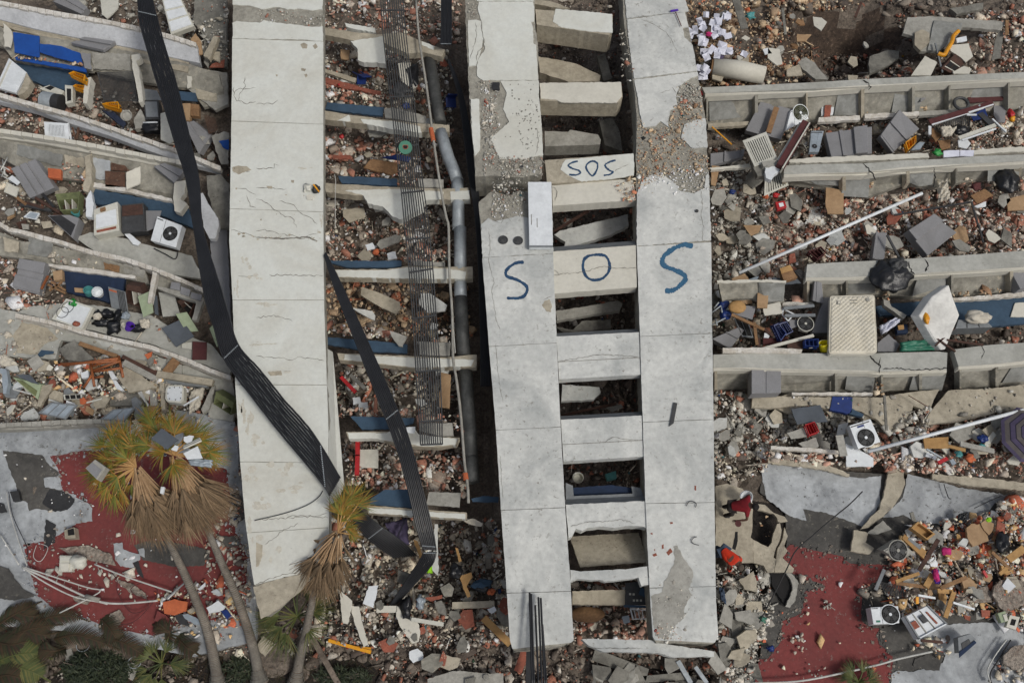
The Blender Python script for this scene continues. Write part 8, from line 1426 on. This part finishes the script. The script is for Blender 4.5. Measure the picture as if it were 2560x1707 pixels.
palm('fan palm with a green and orange crown, left of the two leaning over the roof', [(546,1712,.2),(537,1660,.6),(520,1580,1.2),(490,1500,1.9),(455,1420,2.6),(420,1350,3.2),(390,1290,3.6),(352,1190,4.3)], (340,1166), 4.5,
  lv([(520,560,.3,24),(380,420,.3,24),(300,560,.2,24),(360,300,.3,24),(250,420,.2,24),(480,300,.3,24),(230,760,.1,24),(300,860,0,24),(380,960,-.2,24),(470,950,-.4,24),(240,620,0,24),(600,460,.4,24),(420,760,.1,30),(180,700,0,30),(560,380,.4,30)]), 60, 2.2, seed=3)
palm('fan palm with a slate board on its crown, right one of the leaning pair', [(648,1705,.2),(640,1650,.5),(625,1590,1.0),(595,1500,1.8),(560,1420,2.5),(530,1350,3.1),(505,1290,3.6),(455,1175,4.4)], (432,1136), 4.7,
  lv([(760,220,.3,24),(720,140,.2,30),(830,300,.3,24),(960,240,.3,30),(1120,330,.2,24),(1280,380,.1,24),(1370,500,-.1,24),(1330,560,-.2,24),(980,640,.2,24),(700,420,.4,24),(1000,300,.3,30),(1200,330,.1,30),(880,500,.5,26)]), 64, 2.3, seed=5)
jj = lambda s: q('j '+s)[0]
palm('single fan palm leaning against the foot of the long white strip', [(738,1712,.2),(748,1650,.7),(762,1590,1.3),(775,1530,1.9),(790,1460,2.6),(812,1400,3.2),(836,1345,3.6)], (846,1330), 3.8,
  [(*jj('560 290'),.6,30,.55,.7), (*jj('620 220'),.7,30,.6,.75), (*jj('690 190'),.7,30,.7,.75), (*jj('750 260'),.5,30,.7,.8), (*jj('600 330'),.6,24,.6,.5), (*jj('740 560'),.2,22,.5,.4), (*jj('700 450'),.4,20,.4,.45)], 46, 2.0, seed=9, trunk_r=(.16, .085))
# feather palms, young fan palms, shrub
def feather(label, pts, z, ln, name='palm_frond', m='dfrond', n=46, seed=2, group=None):
    rr = random.Random(seed); p3 = [P(x, y, z_) for x, y, z_ in cat_rom([(*a, b_) for a, b_ in zip(q(pts), z)], 8)]; mb = MB(); k = len(p3)
    mb.tube(p3, [.03*(1-.8*i/k)+.004 for i in range(k)], 5)
    for i in range(n*2):
        t = (i//2+.5)/n*(k-1); j = min(int(t), k-2); a = p3[j].lerp(p3[j+1], t-j); d = (p3[j+1]-p3[j]).normalized(); sd_ = d.cross(Vector((0, 0, 1))).normalized()*(1 if i % 2 else -1)
        f = math.sin(min(1, (i/2/n)*1.15+.12)*math.pi)**.5; leaflet(mb, a, (d*.8+sd_+Vector((0, 0, .15))).normalized(), ln*f*rr.uniform(.85, 1.1)+.05, .026, Vector((0, 0, 1)), .5, rr)
    return single(name, label, 'palm frond', mb, m, group)
FR = [('G -60 760 120 690 300 670 480 720', 'green feather frond, upper one at the lower left corner'), ('G -60 740 150 790 320 850 460 930', 'green feather frond, lower one at the lower left corner'), ('G -60 560 100 590 250 560 390 560', 'dull green frond above the two green ones at the corner'), ('G -60 440 100 330 260 250 430 170', 'orange stalked dry frond rising over the roof edge'),
  ('G 0 600 200 470 420 420 640 400', 'long brown dry frond lying along the roof edge, left'), ('G 250 420 450 340 650 330 900 400', 'brown dry frond above the wire hoop'), ('G 500 540 700 500 900 560 1100 640', 'olive brown frond over the shrub'), ('G 850 520 1100 560 1250 640 1350 700', 'yellowish frond left of the young fan palm'),
  ('G -60 900 60 870 200 900 300 960', 'frond at the very lower left corner'), ('G 1600 480 1700 600 1760 640 1850 700', 'thin brown frond left of the palm feet'), ('G 900 330 1000 430 1060 520 1100 560', 'brown frond crossing the roof edge near the young fan palm'), ('G 100 500 260 470 400 500 560 470', 'reddish brown frond under the long dry frond'),
  ('G 0 330 150 300 300 330 460 280', 'dark frond at the left border below the roof'), ('G 1500 560 1560 480 1450 420 1380 400', 'thin dry frond right of the young fan palm'), ('G 600 620 500 650 380 640 250 660', 'dark frond left of the round concrete plate')]
for i, (s, lab) in enumerate(FR): feather(lab, s, [.5, .9, .9, .5], .55 if i < 3 or i == 8 else .4, m='frondg' if i in (0, 1) else 'dfrond', seed=i, n=50 if i < 3 else 40)
def youngfan(label, s, z, r_, n, m='frondg', seed=1):
    (x, y), = q(s); c = P(x, y, z); rr = random.Random(seed); L_, S_ = MB(), MB()
    for k in range(n): t = rr.random()*6.283; d = Vector((math.cos(t), math.sin(t), rr.uniform(.2, 1.2))).normalized(); fan(L_, S_, c, d, r_*.5, r_*.65, 18, 1.7, .4, rr, .016)
    multi('young_palm', label, 'palm', [('leaves', L_, m), ('stalk', S_, 'frondg')])
youngfan('young fan palm with thin stalks in the bottom garden', 'G 1490 760', .3, .95, 16, seed=3); youngfan('green young fan palm at the foot of the long white strip', 'j 285 1110', 1.2, 1.35, 15, seed=5); youngfan('dark green tuft at the bottom edge of the right red roof', 'l 620 1560', .8, .7, 14, seed=7)
def shrub(label, s, z, rx, ry, rz, n, seed):
    (x, y), = q(s); c = P(x, y, z); rr = random.Random(seed); L_, B_ = MB(), MB()
    for k in range(26):
        t = rr.random()*6.28; e = c+Vector((math.cos(t)*rx*.8*rr.random(), math.sin(t)*ry*.8*rr.random(), rz*rr.uniform(.2, .9))); B_.tube([c-Vector((0, 0, .2)), e], [.03, .01], 5)
    for k in range(n):
        t = rr.random()*6.28; r_ = rr.random()**.5; cl = .8+.5*noise.noise(Vector((math.cos(t)*2, math.sin(t)*2, seed))); a = c+Vector((math.cos(t)*rx*r_*cl, math.sin(t)*ry*r_*cl, rz*(1-r_*r_)*rr.random()))
        d = Vector((rr.uniform(-1, 1), rr.uniform(-1, 1), rr.uniform(-.1, 1))).normalized(); leaflet(L_, a, d, rr.uniform(.1, .2), .022, Vector((0, 0, 1)), .3, rr, 2)
    multi('shrub', label, 'shrub', [('foliage', L_, 'leaf'), ('stem', B_, 'bark')])
shrub('leafy green shrub at the bottom edge, left of the grey slab', 'G 900 840', .3, 1.35, .95, .7, 3200, 4); shrub('low green bush between the palm feet', 'G 2190 830', .3, .55, .6, .35, 700, 6); shrub('low yellow green weeds at the bottom edge, right of the single palm foot', 'j 600 1530', .3, 1.1, .35, .3, 700, 8)
gr = MB(); rr = random.Random(2)
for k in range(2600):
    x, y = rr.uniform(-40, 1000), rr.uniform(1600, 1760) if rr.random() < .5 else rr.uniform(1560, 1700)
    if x > 640 and y < 1640: continue
    leaflet(gr, P(x, y, .15), Vector((rr.uniform(-1, 1), rr.uniform(-1, 1), rr.uniform(.0, .5))).normalized(), rr.uniform(.15, .5), .01, Vector((0, 0, 1)), .3, rr, 2)
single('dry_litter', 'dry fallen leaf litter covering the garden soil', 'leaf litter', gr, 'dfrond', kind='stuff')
# ================================================================ PEOPLE
def skin_mesh(name, vs, es, rads, m, off, sub=2, root=0):
    me = bpy.data.meshes.new(name); me.from_pydata([Vector(v)-off for v in vs], es, []); o = bpy.data.objects.new(name, me); C.objects.link(o)
    md = o.modifiers.new('skin', 'SKIN'); sv = me.skin_vertices[0].data if me.skin_vertices else None
    if sv is None:
        bpy.context.view_layer.objects.active = o; sv = me.skin_vertices[0].data
    for i, r_ in enumerate(rads): sv[i].radius = (r_, r_) if not isinstance(r_, tuple) else r_; sv[i].use_root = (i == root)
    md.use_smooth_shade = True; s_ = o.modifiers.new('sub', 'SUBSURF'); s_.levels = sub; s_.render_levels = sub; me.materials.append(D[m]); return o
def person(label, base, yaw, J, shirt, trouser, hair, sleeves=True):
    """J: joints in a local frame (x right, y forward, z up), metres"""
    Rm = Matrix.Rotation(yaw, 3, 'Z'); W_ = lambda v: base+Rm @ Vector(v); t = bpy.data.objects.new('person', None); C.objects.link(t); t.location = base; t.empty_display_size = .2
    finish(t, label, 'person'); j = {k: W_(v) for k, v in J.items()}
    names = ['pelvis','waist','chest','neck','head','top','sl','el','hl','sr','er','hr','tl','kl','al','fl','tr','kr','ar','fr']
    rad = dict(pelvis=.13, waist=.12, chest=.14, neck=.055, head=.095, top=.07, sl=.065, el=.043, hl=.026, sr=.065, er=.043, hr=.026, tl=.085, kl=.06, al=.038, fl=.035, tr=.085, kr=.06, ar=.038, fr=.035)
    E = [('pelvis','waist'),('waist','chest'),('chest','neck'),('neck','head'),('head','top'),('chest','sl'),('sl','el'),('el','hl'),('chest','sr'),('sr','er'),('er','hr'),('pelvis','tl'),('tl','kl'),('kl','al'),('al','fl'),('pelvis','tr'),('tr','kr'),('kr','ar'),('ar','fr')]
    vs = [j[n] for n in names]; es = [(names.index(a), names.index(b)) for a, b in E]; rs_ = [rad[n] for n in names]
    for h_, e_ in (('hl', 'el'), ('hr', 'er')):
        d = (j[h_]-j[e_]).normalized(); s_ = d.cross(Vector((0, 0, 1))).normalized(); pm = len(vs); vs.append(j[h_]+d*.07); rs_.append((.034, .018)); es.append((names.index(h_), pm))
        for k, (o_, l_) in enumerate(((-.032, .06), (-.011, .075), (.011, .072), (.032, .055))):
            a = len(vs); b0 = j[h_]+d*.085+s_*o_; vs += [b0, b0+d*l_*.6+Vector((0, 0, -.005)), b0+d*l_+Vector((0, 0, -.025))]; rs_ += [.009, .0085, .007]; es += [(pm, a), (a, a+1), (a+1, a+2)]
        a = len(vs); vs += [j[h_]+d*.03-s_*.035, j[h_]+d*.065-s_*.062]; rs_ += [.011, .009]; es += [(names.index(h_), a), (a, a+1)]
    body = skin_mesh('body', vs, es, rs_, 'skin', base); body.parent = t
    u = (j['head']-j['neck']).normalized(); f_ = (Rm @ Vector(J['face'])).normalized(); sx = u.cross(f_).normalized()
    fc = MB(); fc.blob(j['head']+f_*.1+u*.0, .018, .018, .03, 1, .1, 8)
    for k in (-1, 1): fc.blob(j['head']+sx*k*.098, .015, .025, .035, 2, .1, 8)
    ey = MB()
    for k in (-1, 1): ey.blob(j['head']+f_*.092+u*.03+sx*k*.035, .011, .011, .009, 2, .05, 8)
    ey.bar(j['head']+f_*.092-u*.045-sx*.025, j['head']+f_*.092-u*.045+sx*.025, .012, .008)
    hr_ = MB().blob(j['head']+u*.045-f_*.02, .108, .108, .085, 3, .12, 20)
    def part(nm, mb, m, sm=True):
        o = bpy.data.objects.new(nm, mb.mesh(nm, m, base)); C.objects.link(o); o.parent = t; o.data.shade_smooth()
    part('nose_and_ears', fc, 'skin'); part('face_features', ey, 'hair'); part('hair', hr_, hair)
    def garment(nm, keys, edges, rr_, m, cut):
        vv_ = [cut[k] if k in cut else j[k] for k in keys]; o = skin_mesh(nm, vv_, [(keys.index(a), keys.index(b)) for a, b in edges], rr_, m, base); o.parent = t
    garment('shirt', ['waist','pelvis','chest','neck','sl','el','sr','er'], [('pelvis','waist'),('waist','chest'),('chest','neck'),('chest','sl'),('sl','el'),('chest','sr'),('sr','er')], [.15,.155,.17,.07,.085,.062,.085,.062], shirt,
      {'neck': j['chest'].lerp(j['neck'], .75), 'el': j['sl'].lerp(j['el'], .6 if sleeves else .95), 'er': j['sr'].lerp(j['er'], .6 if sleeves else .95)})
    garment('trousers', ['pelvis','tl','kl','al','tr','kr','ar'], [('pelvis','tl'),('tl','kl'),('kl','al'),('pelvis','tr'),('tr','kr'),('kr','ar')], [.15,.11,.078,.06,.11,.078,.06], trouser, {})
    for k in ('l', 'r'):
        s_ = MB(); a, b_ = j['a'+k], j['f'+k]; s_.blob(a.lerp(b_, .6)-Vector((0, 0, .01)), .06, .06, .045, 4, .1, 12); s_.blob(b_, .05, .05, .035, 5, .1, 12); part('shoe', s_, 'dgrey')
    return t, j
# person in dark red, bending forward over the slab, one arm out to a white bucket, the other holding a dark bowl
b1 = P(*q('M 360 445')[0], 2.02); b1.z = 1.1
J1 = dict(pelvis=(0,0,.92), waist=(0,.13,1.04), chest=(0,.36,1.2), neck=(.02,.47,1.3), head=(.05,.55,1.37), top=(.06,.6,1.42), face=(0,.7,-.6), sl=(-.2,.38,1.22), el=(-.38,.48,1.02), hl=(-.3,.34,.84), sr=(.2,.36,1.22), er=(.4,.4,1.0), hr=(.42,.14,.88),
  tl=(-.1,-.02,.86), kl=(-.14,.06,.46), al=(-.14,-.14,.08), fl=(-.14,.02,.03), tr=(.1,-.02,.86), kr=(.14,.08,.46), ar=(.14,-.1,.08), fr=(.14,.06,.03))
t1, j1 = person('person in a dark red shirt bending over the broken slab beside a white bucket', b1, math.radians(-95), J1, 'shirtr', 'drk', 'hair')
bucket('large white bucket beside the person in the dark red shirt', 'M 585 275', 1.75, .19, .3, 'white', (-.35, .2))
bw = j1['hr']+Vector((0, -.1, -.02)); single('bowl', 'dark red bowl held by the person in the dark red shirt', 'bowl', MB().tube([bw, bw+Vector((0, 0, .06))], [.07, .1], 16), 'mar')
# person in orange red, bent low, legs toward the strip
b2 = P(*q('M 205 1215')[0], 1.95); b2.z = 1.1
J2 = dict(pelvis=(0,0,.85), waist=(0,.14,.95), chest=(0,.38,1.04), neck=(0,.5,1.06), head=(.0,.6,1.07), top=(0,.67,1.07), face=(0,.35,-1), sl=(-.19,.4,1.03), el=(-.24,.52,.78), hl=(-.14,.62,.55), sr=(.19,.4,1.03), er=(.26,.54,.78), hr=(.14,.66,.55),
  tl=(-.1,-.03,.8), kl=(-.12,.0,.42), al=(-.12,-.25,.08), fl=(-.12,-.08,.03), tr=(.1,-.03,.8), kr=(.13,-.03,.42), ar=(.13,-.3,.08), fr=(.13,-.14,.03))
person('person in an orange red shirt and jeans bending low next to the last painted strip', b2, math.radians(-142), J2, 'shirto', 'denim', 'hair2', False)
crumple('garment', 'blue grey garment lying on the gravel beside the last painted strip', 'garment', 'k 1420 910 1455 915 1475 1030 1435 990', .95, .12, 'denim', 4)
